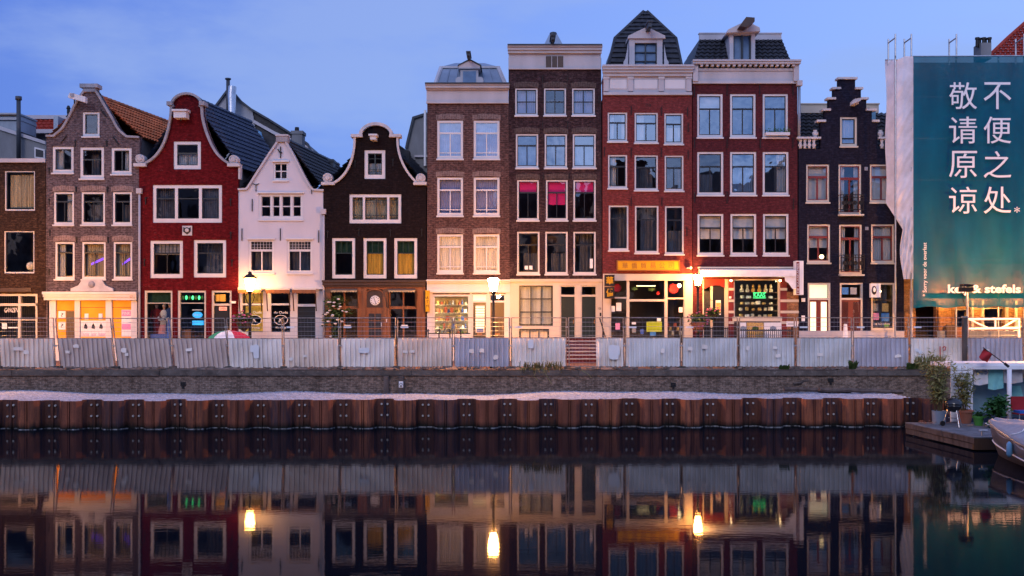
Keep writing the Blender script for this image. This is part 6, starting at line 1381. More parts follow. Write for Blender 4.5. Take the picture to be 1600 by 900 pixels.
for (px, py, d0, sc_, lab, pot) in ((381, 497, 45.3, 1., 'hanging flower basket with pink blossoms on the crowned street lamp', 'dark_wood'), (1091, 499, 45.2, 1.05, 'hanging basket of leaves and flowers below the lamp beside the cheese shop', 'boards_orange_glow'), (1115, 487, 46.1, .7, 'small pink flowering basket beside the cheese shop door', 'dark_wood')):
    o = root('flower_basket', (PX(px, d0), d0, PZ(py, d0)), lab, 'flower basket', 'hanging flower baskets'); c = (PX(px, d0), d0, PZ(py, d0)); fo = MB(); bl = MB()
    leaves(fo, c, (.52 * sc_, .4 * sc_, .34 * sc_), int(330 * sc_), .14, r1); leaves(fo, (c[0], c[1] - .1, c[2] - .3 * sc_), (.35 * sc_, .3 * sc_, .3 * sc_), int(120 * sc_), .12, r1)
    blossoms(bl, c, (.5 * sc_, .38 * sc_, .33 * sc_), int(16 * sc_), .055, r1)
    build('foliage', fo, 'leaf', o); build('blossoms', bl, 'blossom_pink', o)['kind'] = 'stuff'
    build('basket', MB().lathe([(.10, -.55 * sc_), (.26 * sc_, -.4 * sc_), (.32 * sc_, -.12)], c, 12), pot if pot != 'boards_orange_glow' else 'terracotta', o)
    xh = PX(390.5, 45.75) if px < 500 else PX(1090.5 if px < 1105 else 1113, 45.55); build('hanger', MB().tube([(c[0], c[1], c[2] - .1), (c[0], c[1], c[2] + .5), (xh, d0 + .2, c[2] + .55)], .014, 5), 'iron', o)
# weeds along the quay edge
r3 = random.Random(5)
for (px, py, d0, wd, hg, n, m_, lab) in ((845, 574, 38.9, 1.0, .28, 150, 'dry_grass', 'dry yellowed grass tuft hanging over the coping before the basement window'), (1332, 574, 38.9, .14, .3, 45, 'leaf', 'small green weed growing from the coping before the stepped gable'), (1452, 568, 38.9, .7, .5, 180, 'bamboo_leaf', 'bushy weeds on the quay edge behind the bamboo'), (1225, 574, 38.9, .22, .14, 40, 'leaf', 'low weeds on the quay edge before the cheese shop sign'), (1425, 572, 38.9, .3, .2, 50, 'leaf', 'low green weeds at the fence foot before the scaffold net')):
    mb = MB(); x, z = PX(px, d0), ST
    for _ in range(n):
        a = r3.uniform(-1, 1); bx0 = x + a * wd * .8; l = hg * r3.uniform(.5, 1.2); dx, dy = r3.uniform(-.5, .5) * l, r3.uniform(-.6, .3) * l; zz = z + .05 * r3.random()
        hang = -.6 if m_ == 'dry_grass' and r3.random() < .35 else 1; w = .012 if m_ != 'leaf' else .03
        mb.add([(bx0 - w, d0, zz), (bx0 + w, d0, zz), (bx0 + dx * .6 + w, d0 + dy - .05, zz + l * .7 * max(hang, 0) + .05), (bx0 + dx, d0 + dy - (.25 if hang < 0 else 0), zz + l * hang), (bx0 + dx * .6 - w, d0 + dy - .05, zz + l * .7 * max(hang, 0) + .05)], [(0, 1, 2, 3, 4)])
    tag(build('weed', mb, m_), lab, 'weeds')
for k, pts in enumerate((((838, 577), (834, 588), (840, 594)), ((848, 577), (856, 590), (862, 600)), ((908, 578), (918, 584), (924, 590)))):
    d1 = 38.5; tag(build('dry_stalk', MB().tube([(PX(x, d1), d1 - .03 * i, PZ(y, d1)) for i, (x, y) in enumerate(pts)], .012, 4), 'dry_grass'), 'thin dry stalk hanging down the quay wall, ' + ('short and curved', 'long and slanting', 'set apart below the open mesh')[k], 'stalk')

# litter and broken bits on the verge before the fence
dbm = MB(); rd = random.Random(9)
for k in range(150):
    x, y = rd.uniform(-20, 17), rd.uniform(38.85, 39.3); a, b2, c2 = rd.uniform(.03, .16), rd.uniform(.02, .07), rd.uniform(.015, .06); t_ = rd.uniform(0, 3.14); z = ST + .04
    P_4 = [(x + a * math.cos(t_) * i - b2 * math.sin(t_) * j, y + a * math.sin(t_) * i + b2 * math.cos(t_) * j) for i, j in ((-1, -1), (1, -1), (1, 1), (-1, 1))]
    dbm.add([(p[0], p[1], z) for p in P_4] + [(p[0], p[1], z + c2 + rd.uniform(0, .03)) for p in P_4], [(3, 2, 1, 0), (4, 5, 6, 7), (0, 1, 5, 4), (1, 2, 6, 5), (2, 3, 7, 6), (3, 0, 4, 7)])
o = build('debris', dbm, 'rubble'); o['kind'] = 'stuff'; o['label'] = 'broken bricks and scraps strewn along the verge before the fence'; o['category'] = 'debris'
# ================================================================== street things behind the fence
d0 = 44.3; o = root('parasol', (PX(356, d0), d0, ST), 'parasol striped green, white and crimson, its top showing over the fence by the red house', 'parasol')
cx = PX(358, d0)
for k in range(12):
    a0, a1 = k * math.pi / 6 , (k + 1) * math.pi / 6; am = (a0 + a1) / 2; m_ = 'white_cloth' if abs(math.cos(am)) < .45 else ('green_cloth' if math.cos(am) < 0 else 'crimson_cloth')
    def pf(u, v, a0=a0, a1=a1):
        a = a0 + (a1 - a0) * u; r_ = 1.0 * math.sin(v * 1.5); return (cx + r_ * math.cos(a), d0 + r_ * math.sin(a), PZ(516, d0) - .62 * (1 - math.cos(v * 1.5)))
    build('canopy_panel', MB().grid(pf, 3, 6), m_, o, smooth=True)
build('pole', MB().tube([(cx, d0, ST), (cx, d0, PZ(516, d0))], .025, 8), 'galvanised', o); build('foot', MB().lathe([(.28, 0), (.28, .06), (.05, .12)], (cx, d0, ST), 14), 'coping_stone', o)
d0 = 44.5; o = root('traffic_cone', (PX(1321, d0), d0, ST), 'tall white cone with a red band standing before the oxblood door of the black house', 'cone')
zt_c = PZ(506, d0); build('cone_body', MB().lathe([(.2, .06), (.07, zt_c - ST - .02), (.03, zt_c - ST)], (PX(1321, d0), d0, ST), 14), 'bright_white', o); build('base', MB().box(PX(1321, d0) - .26, PX(1321, d0) + .26, d0 - .26, d0 + .26, ST, ST + .06), 'iron', o); build('band', MB().lathe([(.118, .75), (.106, .95)], (PX(1321, d0), d0, ST), 14), 'red_shine', o)
for (xa, xb, yt, d0, step, lab) in ((669, 735, 521, 45.6, 17, 'low black bar railing with knobbed posts before the souvenir shop window'), (1150, 1236, 516, 45.2, 3, 'black picket railing before the cheese shop window'), (1098, 1138, 513, 45.2, 3, 'black picket railing before the cheese shop door')):
    o = root('railing', (PX((xa + xb) / 2, d0), d0, ST), lab, 'railing'); zt2 = PZ(yt, d0)
    build('rail', MB().tube([(PX(xa, d0), d0, zt2), (PX(xb, d0), d0, zt2)], .025, 6), 'iron', o)
    k = xa
    while k <= xb:
        build('railing_post', MB().tube([(PX(k, d0), d0, ST), (PX(k, d0), d0, zt2 + (.09 if step > 5 else .05))], .03 if step > 5 else .016, 6), 'iron', o)
        if step > 5: build('knob', MB().lathe([(.02, -.05), (.07, 0), (.02, .07)], (PX(k, d0), d0, zt2 + .12), 8), 'iron', o)
        k += step
for r, m_, lab in (((1156, 504, 1166, 524), 'paper_white', 'white poster board before the cheese shop with blue lettering'), ((1167, 504, 1193, 524), 'goods_gold', 'wide golden picture board below the cheese shop window'), ((1194, 504, 1221, 524), 'paper_white', 'white board with a grey drawing below the cheese shop window'), ((1229, 502, 1247, 510), 'sign_white', 'small white notice board on the ochre pilaster by the cheese shop')):
    d0 = 45.7; o = root('display_board', (PX((r[0] + r[2]) / 2, d0), d0, ST), lab, 'board'); build('board', MB().box(PX(r[0], d0), PX(r[2], d0), d0, d0 + .04, PZ(r[3] + (18 if r[3] > 515 else 0), d0), PZ(r[1], d0)), m_, o)
    cxm = (r[0] + r[2]) / 2; build('picture', MB().prism([(PX(cxm - 5, d0), PZ(516, d0)), (PX(cxm + 4, d0), PZ(517, d0)), (PX(cxm + 6, d0), PZ(512, d0)), (PX(cxm, d0), PZ(509, d0)), (PX(cxm - 4, d0), PZ(511, d0))] if r[3] > 515 else [(PX(1231, d0), PZ(507, d0)), (PX(1240, d0), PZ(507, d0)), (PX(1240, d0), PZ(505.5, d0)), (PX(1231, d0), PZ(505.5, d0))], d0 - .012, d0 - .002), 'zinc' if m_ != 'goods_gold' else 'leaf', o)
    build('board_leg', MB().box(PX(cxm - 1, d0), PX(cxm + 1, d0), d0 + .041, d0 + .08, ST, PZ(r[3], d0)), 'iron', o)
# costume figures in the red house window
def figure(px, lab, coat, skirt, sash=None, hgt=1.7, hat=None):
    y = YF + .5; zb = ST + .95; x = fx(px); o = root('mannequin', (x, y, zb), lab, 'mannequin', 'costume mannequins in the shop window')
    k = hgt / 1.7
    def ring(z, rx, ry, n=14): return [(x + rx * k * math.cos(2 * math.pi * i / n), y + ry * k * math.sin(2 * math.pi * i / n), zb + z * k) for i in range(n)]
    body = MB().loft([ring(0, .12, .09), ring(.45, .13, .1), ring(.85, .17, .12), ring(1.05, .14, .1), ring(1.3, .18, .11), ring(1.4, .12, .09), ring(1.45, .055, .055), ring(1.5, .055, .06), ring(1.53, .075, .085), ring(1.6, .082, .1), ring(1.67, .07, .085), ring(1.71, .03, .03)])
    build('figure', body, 'skin', o, smooth=True)
    build('coat', MB().loft([ring(.72, .215, .15), ring(.95, .18, .13), ring(1.1, .175, .125), ring(1.33, .205, .13), ring(1.42, .13, .1), ring(1.44, .09, .08)]), coat, o, smooth=True)
    for s_ in (-1, 1): build('sleeve', MB().tube([(x + s_ * .19 * k, y, zb + 1.36 * k), (x + s_ * .27 * k, y - .05, zb + 1.1 * k), (x + s_ * .16 * k, y - .2, zb + .93 * k)], .065 * k, 8, .045), coat, o, smooth=True)
    build('skirt' if 'dress' in lab else 'trousers', MB().loft([ring(0.02, *((.36, .26) if 'dress' in lab else (.16, .12))), ring(.45, *((.28, .2) if 'dress' in lab else (.16, .12))), ring(.78, .19, .135), ring(.98, .16, .12)]), skirt, o, smooth=True)
    build('hair', MB().loft([ring(1.6, .09, .105), ring(1.66, .088, .1), ring(1.72, .06, .07), ring(1.74, .02, .02)]), hat or 'dark_wood', o, smooth=True)
    if sash:
        bm_ = MB(); blossoms(bm_, (x - .02, y - .16, zb + 1.05 * k), (.16, .08, .14), 12, .05, r1); build('bouquet', bm_, sash, o)
figure(239, 'mannequin in a dark red suit at the edge of the costume shop window', 'suit_red', 'suit_red')
figure(251, 'mannequin in a pink dress holding a white bouquet in the costume shop window', 'blossom_white', 'dress_pink', 'blossom_white', 1.62, 'blossom_white')
figure(260, 'mannequin in a blue jacket and white cap beside the pink dress', 'suit_blue', 'suit_blue', None, 1.72, 'blossom_white')
o = tag(build('plinth_box', MB().box(fx(232), fx(266), YF + .25, YF + .29, ST + .05, fz(522)).box(fx(232), fx(266), YF + .29, YF + .9, ST + .05, ST + .94), 'blue_plastic'), 'blue display plinth under the mannequins in the costume shop', 'plinth')
o = tag(build('blue_post_cover', MB().tube([(PX(264, 40.0), 40.0, ST), (PX(264, 40.0), 40.0, PZ(500, 40.0))], .07, 8), 'blue_plastic'), 'blue wrapped post standing behind the fence at the costume shop', 'post')
# goods in the two lit shops, each a thing
r4 = random.Random(21); y = YF + .01
for row, (q, n) in enumerate(((476, 10), (488.5, 9), (501, 10), (513.5, 10), (522, 9))):
    for k in range(n):
        px = 682 + (k + .5) * 47 / n + r4.uniform(-.8, .8); z = fz(q) + .001; m_ = r4.choice(['goods_gold', 'goods_cream', 'goods_red', 'goods_blue', 'goods_green', 'paper_white', 'goods_gold', 'poster_mix']); w_ = r4.uniform(.03, .075); hgt = r4.uniform(.10, .26) if row < 4 else r4.uniform(.08, .18)
        if r4.random() < .5: mb = MB().box(fx(px) - w_, fx(px) + w_, y + .36, y + .52, z, z + hgt).box(fx(px) - w_ * .7, fx(px) + w_ * .7, y + .352, y + .36, z + hgt * .3, z + hgt * .7)
        else: mb = MB().lathe([(w_, 0), (w_ * 1.15, hgt * .4), (w_ * .5, hgt * .75), (w_ * .55, hgt)], (fx(px), y + .45, z), 10)
        tag(build('souvenir', mb, m_), 'small colourful souvenir on the crowded shelves of the brightly lit shop window', 'souvenir', 'souvenirs in the lit shop window')
y = YF + .03
for row, (q, n) in enumerate(((457, 6), (466.6, 5), (476.2, 6), (485.8, 6), (495, 6))):
    for k in range(n):
        px = 1158 + (k + .5) * 55 / n + r4.uniform(-1.5, 1.5); z = fz(q - (.6 if row < 4 else 0)) + .002
        if row == 1 and 1176 < px < 1200: continue
        if row == 0: mb = MB().lathe([(.08, 0), (.10, .1), (.05, .2), (.065, .28), (.03, .36)], (fx(px), y + .5, z), 10); nm, lab, ct, gp = 'figurine', 'small pale figurine on the top shelf of the cheese shop window', 'figurine', 'figurines on the cheese shop shelf'
        else: rr_ = r4.uniform(.07, .125); hg = r4.uniform(.09, .17); mb = MB().lathe([(rr_ * .9, 0), (rr_, .03), (rr_, hg - .03), (rr_ * .88, hg)], (fx(px), y + .5, z), 14); nm, lab, ct, gp = 'cheese_wheel', 'pale cheese wheel on a dark shelf of the cheese shop window', 'cheese', 'cheeses in the shop window'
        tag(build(nm, mb, r4.choice(['goods_cream', 'goods_cream', 'paper_white', 'goods_gold']), smooth=False), lab, ct, gp)
# signs on the Chinese shop
h8 = YF
o = root('shop_sign', (fx(1011), YF, fz(415)), 'long yellow sign board with six golden Chinese characters above the shop', 'sign')
build('board', MB().box(fx(964.5), fx(1059.5), YF - .22, YF - .05, fz(422), fz(408.5)), 'sign_yellow', o)
mb = MB()
for r in ((963, 407, 1061, 408.6), (963, 421.9, 1061, 423.5), (963, 408.6, 964.6, 421.9), (1059.4, 408.6, 1061, 421.9)): mb.box(fx(r[0]), fx(r[2]), YF - .25, YF - .04, fz(r[3]), fz(r[1]))
build('frame', mb, 'gilt', o)
for k, c in enumerate('華僑貿易公司'): xx = 976 + k * 14.3; build('character', text(c, fx(xx - 4.6), fx(xx + 4.6), fz(420), fz(410.6), YF - .221, .006), 'gilt', o)
for k, (c, y0, y1) in enumerate((('華', 430.5, 447.5), ('僑', 449, 466.5))):
    o = root('box_sign', (fx(950), YF, fz(y1)), ('upper' if k == 0 else 'lower') + ' of the two black box signs with a yellow Chinese character at the shop corner', 'sign', 'black box signs at the Chinese shop')
    build('sign_box', MB().box(fx(943.2), fx(957.8), YF - .7, YF - .35, fz(y1), fz(y0)), 'ink', o); build('rim', MB().box(fx(942.5), fx(958.5), YF - .66, YF - .4, fz(y1 + .4), fz(y1 - .7)).box(fx(942.5), fx(958.5), YF - .66, YF - .4, fz(y0 + .7), fz(y0 - .4)), 'gilt', o)
    build('character', text(c, fx(945), fx(956), fz(y1 - 2.5), fz(y0 + 2.5), YF - .701, .006, bold=.02), 'sign_yellow', o)
    build('sign_arm', MB().tube([(fx(950), YF - .4, fz(y0 + 4)), (fx(950), YF + .02, fz(y0 + 4))], .03, 6), 'iron', o)
# bicycles parked against the black house
def bicycle(px, d0, lab):
    o = root('bicycle', (PX(px, d0), d0, ST), lab, 'bicycle', 'bicycles parked behind the fence'); x = PX(px, d0); z = ST
    for dx in (-.52, .52):
        w_ = build('wheel', MB().loft([[(x + dx + (.33 + .018 * math.cos(b)) * math.cos(a), d0 + .018 * math.sin(b), z + .35 + (.33 + .018 * math.cos(b)) * math.sin(a)) for b in (0, 1.57, 3.14, 4.71)] for a in [2 * math.pi * k / 24 for k in range(25)]], False), 'iron', o)
        for k in range(8): build('spoke', MB().tube([(x + dx, d0, z + .35), (x + dx + .33 * math.cos(k * .785), d0, z + .35 + .33 * math.sin(k * .785))], .004, 3), 'galvanised', w_)
    f = MB()
    for a, b in (((-.52, .35), (-.05, .33)), ((-.52, .35), (-.2, .85)), ((-.05, .33), (-.22, .95)), ((-.05, .33), (.36, .85)), ((-.2, .8), (.36, .85)), ((.52, .35), (.34, 1.0))): f.tube([(x + a[0], d0, z + a[1]), (x + b[0], d0, z + b[1])], .018, 6)
    build('frame', f, 'black_paint', o); build('saddle', MB().lathe([(.03, 0), (.11, .03), (.09, .07), (.02, .08)], (x - .24, d0, z + .95), 10, ex=1.3), 'ink', o)
    build('handlebar', MB().tube([(x + .2, d0 - .28, z + 1.08), (x + .34, d0 - .2, z + 1.12), (x + .34, d0 + .2, z + 1.12), (x + .2, d0 + .28, z + 1.08)], .014, 6), 'galvanised', o)
bicycle(1378, 45.9, 'black bicycle leaning under the hairdresser window, only its handlebar over the fence'); bicycle(1300, 45.9, 'black bicycle parked beside the lit door of the black house')

# ================================================================== houseboat deck on the right
def W(px, py, d): return (PX(px, d), d, PZ(py, d))
dz = .40
o = root('jetty', (13., 31, 0), 'weathered timber jetty platform floating at the end of the sheet piling', 'jetty')
L0, L1 = (12.75, 33.2), (13.12, 29.1)
db = MB(); n = 26
for k in range(n):
    u0, u1 = k / n, (k + .93) / n; xa, ya = L0[0] + (L1[0] - L0[0]) * u0, L0[1] + (L1[1] - L0[1]) * u0; xb, yb_ = L0[0] + (L1[0] - L0[0]) * u1, L0[1] + (L1[1] - L0[1]) * u1; zz = dz + r4.uniform(-.006, .006)
    db.add([(xa, ya, zz), (20, ya, zz), (20, yb_, zz), (xb, yb_, zz), (xa, ya, zz - .03), (20, ya, zz - .03), (20, yb_, zz - .03), (xb, yb_, zz - .03)], [(0, 3, 2, 1), (4, 5, 6, 7), (0, 1, 5, 4), (3, 7, 6, 2), (0, 4, 7, 3), (1, 2, 6, 5)])
build('deck', db, 'deck_board', o)
for k, (za, zb2, in_) in enumerate(((dz - .18, dz - .032, 0.), (dz - .36, dz - .2, .03))):
    n_ = 7
    for j in range(n_):
        u0, u1 = j / n_, (j + .985) / n_; p, q = [(L0[0] + (L1[0] - L0[0]) * u + in_, L0[1] + (L1[1] - L0[1]) * u) for u in (u0, u1)]; w = r4.uniform(-.012, .012)
        build('fascia_board', MB().add([(p[0] + w, p[1], za), (q[0] + w, q[1], za), (q[0] + w, q[1], zb2), (p[0] + w, p[1], zb2), (p[0] + .08, p[1], za), (q[0] + .08, q[1], za), (q[0] + .08, q[1], zb2), (p[0] + .08, p[1], zb2)], [(0, 1, 2, 3), (4, 7, 6, 5), (0, 4, 5, 1), (3, 2, 6, 7), (0, 3, 7, 4), (1, 5, 6, 2)]), 'weathered_timber', o)
build('front_beam', MB().box(13.13, 20, 29.1, 29.2, dz - .36, dz - .035), 'dark_wood', o); build('float', MB().box(13.4, 20, 29.4, 33.2, -.4, dz - .04), 'navy', o)
build('mooring_cleat', MB().tube([(13.55, 29.5, dz), (13.55, 29.5, dz + .16)], .03, 6).tube([(13.45, 29.5, dz + .15), (13.7, 29.5, dz + .15)], .025, 6), 'galvanised', o)
def pot(name, px, d0, r0, r1_, hh, m_, lab, rim=True):
    o = root(name, (PX(px, d0), d0, dz), lab, 'plant pot', 'plant pots on the jetty'); c = (PX(px, d0), d0, dz + .003)
    build('pot', MB().lathe([(r0, 0), (r1_, hh - (.07 if rim else 0))] + ([(r1_ + .03, hh - .07), (r1_ + .03, hh)] if rim else [(r1_, hh)]) + [(r1_ - .03, hh), (r1_ - .04, hh - .05), (.02, hh - .05)], c, 18), m_, o, smooth=False); return o, (c[0], c[1], c[2] + hh - .05)
r5 = random.Random(3)
o, c = pot('bamboo_pot', 1467, 32.6, .20, .215, .43, 'zinc', 'grey metal pot with tall yellow-green bamboo next to the kettle barbecue', False)
def bamboo(o, c, hgt, wdt, n, nl):
    s_ = MB(); f_ = MB()
    for k in range(n):
        a = r5.uniform(0, 6.28); q = r5.random() * .14; tx, ty = r5.uniform(-wdt, wdt) * .55, r5.uniform(-.3, .3); hh = hgt * r5.uniform(.65, 1.)
        pts = [Vector((c[0] + q * math.cos(a) + tx * (u ** 1.6), c[1] + q * math.sin(a) + ty * u, c[2] + hh * u)) for u in (0, .3, .6, 1)]; s_.tube(pts, .011, 4, .004)
        for _ in range(nl):
            u = r5.uniform(.25, 1.02); p = pts[0].lerp(pts[3], u); p += Vector((tx * (u ** 1.6 - u), 0, 0)); leaves(f_, p, (.16, .16, .12), 1, .19, r5, 'x', 1)
    build('stems', s_, 'stem', o); build('foliage', f_, 'bamboo_leaf', o)
bamboo(o, c, 1.95, .75, 22, 38)
o, c = pot('bamboo_pot', 1507, 32.9, .19, .25, .42, 'terracotta', 'terracotta pot with bamboo in front of the white slatted screen'); bamboo(o, c, 1.5, .55, 16, 34)
o, c = pot('green_pot', 1529, 32.2, .12, .16, .30, 'plastic_green', 'small bright green pot beside the terracotta pot'); fo = MB(); leaves(fo, (c[0], c[1], c[2] + .1), (.2, .2, .14), 70, .12, r5); build('foliage', fo, 'bush_leaf', o)
o, c = pot('shrub_pot', 1557, 31.8, .15, .19, .26, 'navy', 'dark pot with a lush green shrub before the white canopy post'); fo = MB(); bl = MB()
leaves(fo, (c[0], c[1], c[2] + .38), (.42, .36, .42), 420, .16, r5); leaves(fo, (c[0] + .12, c[1], c[2] + .62), (.22, .2, .22), 110, .14, r5); leaves(fo, (c[0] - .1, c[1] - .3, c[2] - .08), (.45, .2, .15), 130, .12, r5); blossoms(bl, (c[0] - .1, c[1] - .3, c[2] - .05), (.4, .2, .12), 9, .035, r5); build('foliage', fo, 'bush_leaf', o); build('blossoms', bl, 'blossom_white', o)['kind'] = 'stuff'
d0 = 31.9; x = PX(1490, d0); o = root('kettle_barbecue', (x, d0, dz), 'round black kettle barbecue on three legs between the bamboo pots', 'barbecue')
zc = PZ(632, d0); build('bowl', MB().lathe([(.03, -.24), (.14, -.2), (.22, -.1), (.255, 0)], (x, d0, zc), 22), 'kettle_enamel', o, smooth=True); ld = build('lid', MB().lathe([(.265, .0), (.265, .02), (.235, .11), (.15, .18), (.02, .205)], (x, d0, zc), 22), 'kettle_enamel', o, smooth=True)
build('lid_handle', MB().tube([(x - .06, d0, zc + .2), (x - .06, d0, zc + .26), (x + .06, d0, zc + .26), (x + .06, d0, zc + .2)], .014, 6), 'iron', ld)
for dx, dy in ((-.3, .12), (.3, .12), (.05, -.28)): build('leg', MB().tube([(x + dx * .5, d0 + dy * .5, zc - .16), (x + dx, d0 + dy, dz + .01)], .016, 6), 'chrome_duct', o)
build('wheel', MB().lathe([(.08, -.02), (.08, .02)], (x - .3, d0 + .1, dz + .09), 14, 'y'), 'iron', o); build('ash_tray', MB().lathe([(.15, 0), (.16, .02)], (x, d0, dz + .26), 12), 'chrome_duct', o)
tag(build('wood_scraps', MB().add(*[(lambda vs: (vs, [(4 * k, 4 * k + 1, 4 * k + 2, 4 * k + 3) for k in range(40)]))([p for k in range(40) for p in (lambda x, y, a, l, z: [(x, y, z), (x + l * math.cos(a), y + l * math.sin(a), z + .02), (x + l * math.cos(a) - .03 * math.sin(a), y + l * math.sin(a) + .03 * math.cos(a), z + .025), (x - .03 * math.sin(a), y + .03 * math.cos(a), z)])(13.0 + r5.random() * .75, 32.4 + r5.random() * .5, r5.random() * 6.28, .14, dz + .012 + r5.random() * .07)])][0]), 'terracotta', None), 'loose pile of reddish scraps at the corner of the jetty', 'scraps', None, 'stuff')
# houseboat canopy
o = root('houseboat', (16.5, 34, 0), 'white houseboat canopy with slatted screen and dark hull behind the jetty', 'houseboat')
d0 = 33.4
build('hull', MB().box(14.75, 24, 33.35, 35.3, -.3, .55), 'navy', o); build('roof', MB().prism([(PX(1485, d0), PZ(574, d0)), (23, PZ(574, d0)), (23, PZ(567.5, d0)), (PX(1485, d0), PZ(567.5, d0))], d0, 35.0), 'bright_white', o)
build('roof_beam', MB().box(PX(1520, d0), 23, d0 - .05, d0 - .002, PZ(577, d0), PZ(571, d0)), 'bright_white', o)
sc_ = MB()
for k in range(13): sc_.box(PX(1485, d0), PZ(0, d0) * 0 + PX(1519, d0), d0 - .03, d0, PZ(578 + k * 5.1, d0), PZ(574.2 + k * 5.1, d0))
sc_.box(PX(1485, d0), PX(1487.5, d0), d0 - .045, d0 + .02, dz, PZ(574, d0)); sc_.box(PX(1516.5, d0), PX(1519, d0), d0 - .045, d0 + .02, dz, PZ(574, d0)); sc_.box(PX(1487.5, d0), PX(1516.5, d0), d0 + .021, d0 + .03, dz, PZ(574, d0))
build('slatted_screen', sc_, 'bright_white', o)
build('post', MB().lathe([(.07, 0), (.07, PZ(577, 33.) - dz)], (PX(1577, 33.), 33., dz), 12), 'bright_white', o, smooth=True)
build('cabin_side', MB().box(15.4, 23, 34.6, 34.7, .55, 1.75), 'tank_blue', o); build('window', MB().prism([(PX(1580, 34.5), PZ(620, 34.5)), (PX(1600, 34.5), PZ(620, 34.5)), (PX(1596, 34.5), PZ(603, 34.5)), (PX(1580, 34.5), PZ(603, 34.5))], 34.55, 34.59), 'teal_cloth', o)
d0 = 33.7; zl = PZ(575, d0); o = tag(build('clothesline', MB().tube([(PX(1519, d0), d0, zl), (PX(1560, d0), d0, zl - .03), (PX(1625, d0), d0, zl)], .008, 4), 'white_cloth'), 'thin washing line stretched under the white canopy', 'washing line')
for (a, b_, yb_, m_, lab) in ((1521.5, 1543, 600.5, 'white_cloth', 'white towel with small grey prints at the end of the washing line'), (1544, 1567, 607.5, 'teal_cloth', 'teal towel hanging in the middle of the washing line'), (1568.5, 1597, 598, 'curtain_white', 'white sheet folded over the washing line behind the canopy post')):
    def tp(u, v, a=a, b_=b_, yb_=yb_): px = a + (b_ - a) * u; return (PX(px, d0), d0 - .02 + .03 * math.sin(u * 9 + v * 2) * v, PZ(575.5 + (yb_ - 575.5) * v + 1.5 * math.sin(u * 4) * v, d0))
    o = root('towel', (PX((a + b_) / 2, d0), d0, zl), lab, 'towel', 'laundry on the line'); build('cloth', MB().grid(tp, 14, 8), m_, o, smooth=True)
    if m_ == 'white_cloth':
        for k in range(3): build('print', MB().lathe([(.03, -.06), (.065, -.06), (.065, -.052)], (PX(1527 + k * 6, d0), d0, PZ(582, d0)), 10, 'y'), 'zinc', o)
    for px in (a + 2, b_ - 2): build('peg', MB().box(PX(px - .6, d0), PX(px + .6, d0), d0 - .05, d0 + .03, PZ(578, d0), PZ(573.5, d0)), 'goods_gold', o)
d0 = 32.9; o = root('flag', (PX(1574, d0), d0, PZ(571, d0)), 'red flag on a slanting dark pole fixed to the canopy corner', 'flag')
build('pole', MB().tube([W(1575, 572, d0), W(1536, 543, d0)], .018, 6), 'dark_wood', o); build('pole_socket', MB().tube([W(1576, 573, d0), W(1570, 568, d0)], .045, 8), 'iron', o)
def flagp(u, v): px, py = 1537.5 + 13 * u - 8 * v, 544 + 9.8 * u + 14 * v + 1.5 * math.sin(u * 5) * v; dd = d0 + .05 * math.sin(u * 6 + v * 3); return W(px, py, dd)
build('cloth', MB().grid(flagp, 12, 10), 'red_cloth', o, smooth=True)
d0 = 31.5; x = PX(1599, d0); o = root('chair', (x, d0, dz), 'red chair with a blue cushion at the edge of the jetty behind the covered boat', 'chair')
build('seat', MB().box(x - .24, x + .26, d0 - .25, d0 + .25, dz + .42, dz + .46), 'red_cloth', o); build('backrest', MB().box(x - .26, x + .28, d0 + .24, d0 + .28, dz + .5, dz + .95), 'red_cloth', o); build('cushion', MB().box(x - .2, x + .22, d0 - .2, d0 + .22, dz + .462, dz + .54), 'blue_plastic', o)
for sx in (-.24, .26):
    for sy in (-.24, .26): build('leg', MB().tube([(x + sx, d0 + sy, dz + .002), (x + sx, d0 + sy, dz + (.45 if sy < 0 else .95))], .018, 6), 'galvanised', o)
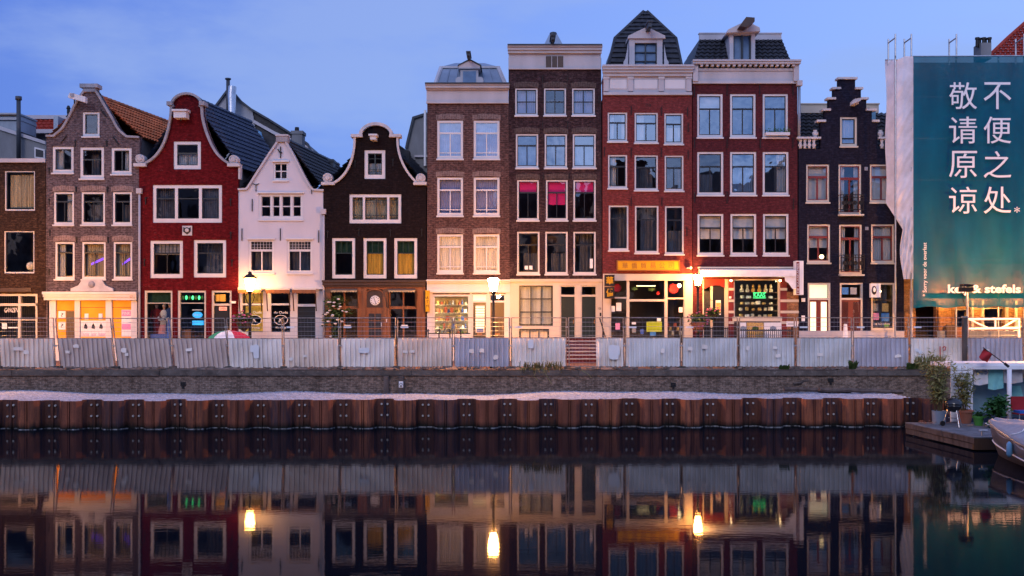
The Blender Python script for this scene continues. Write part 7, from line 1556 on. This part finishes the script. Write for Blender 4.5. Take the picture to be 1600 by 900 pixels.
# covered boat
o = root('covered_boat', (13.9, 26, 0), 'grey open boat under a pale grey tarpaulin moored beside the jetty', 'boat')
Bw, Sn = Vector((13.62, 28.9)), Vector((14.0, 20.4)); ax = (Sn - Bw).normalized(); nrm2 = Vector((ax.y, -ax.x)); Ln = (Sn - Bw).length
if nrm2.x > 0: nrm2 = -nrm2
def hw(s): return 1.18 * min(1, (s / .42)) ** .55 if s < .42 else 1.18 - .1 * (s - .42)
def sheer(s): return .93 - .30 * min(1, s / .45) + .06 * max(0, s - .45)
def hullp(side, s, v):   # v 0 gunwale .. 1 keel
    c = Bw + ax * Ln * (s + .05 * v * (1 - s)); wv = hw(s) * (1 - v ** 2.2) ** .6 if v < 1 else 0; wv *= (1 + .06 * math.sin(v * 3)); z = sheer(s) + (-.28 - sheer(s)) * v
    p = c + nrm2 * wv * side; return (p.x, p.y, z)
for side in (1, -1): build('hull_side', MB().grid(lambda u, v, side=side: hullp(side, .001 + .999 * u, v), 40, 12), 'hull_grey', o, smooth=True)
for v_, r_ in ((.0, .035), (.42, .022)):
    build('rubbing_strake', MB().tube([Vector(hullp(1, .001 + u * .03125, v_)) + Vector((nrm2.x, nrm2.y, 0)) * .01 for u in range(32)], r_, 6), 'bright_white' if v_ else 'hull_grey', o)
def tarp(u, v):
    s = .012 + .985 * v; c = Bw + ax * Ln * s; q = (u * 2 - 1); w = hw(s) * 1.02 * q; p = c + nrm2 * w
    z = sheer(s) + .03 + (.34 * min(1, s * 3.2)) * (1 - abs(q) ** 1.7) + .018 * math.sin(s * 60 + q * 3) * (1 - abs(q)) + .02 * math.sin(q * 9 + s * 14) * (1 - q * q) - (.10 + .03 * math.sin(s * 34) if abs(q) > .97 else 0)
    return (p.x, p.y, z)
build('tarpaulin', MB().grid(tarp, 28, 70), 'tarp_grey', o, smooth=True)
build('rope', MB().tube([Vector(tarp(.97 - k * .06, .30 + .02 * math.sin(k))) + Vector((0, 0, .02)) for k in range(16)], .014, 5), 'white_cloth', o)
fp = Vector(hullp(1, .33, .25)) + Vector((nrm2.x, nrm2.y, 0)) * .09; build('fender', MB().lathe([(.02, .2), (.07, .14), (.08, -.12), (.03, -.2)], tuple(fp), 10), 'blue_pipe', o, smooth=True)
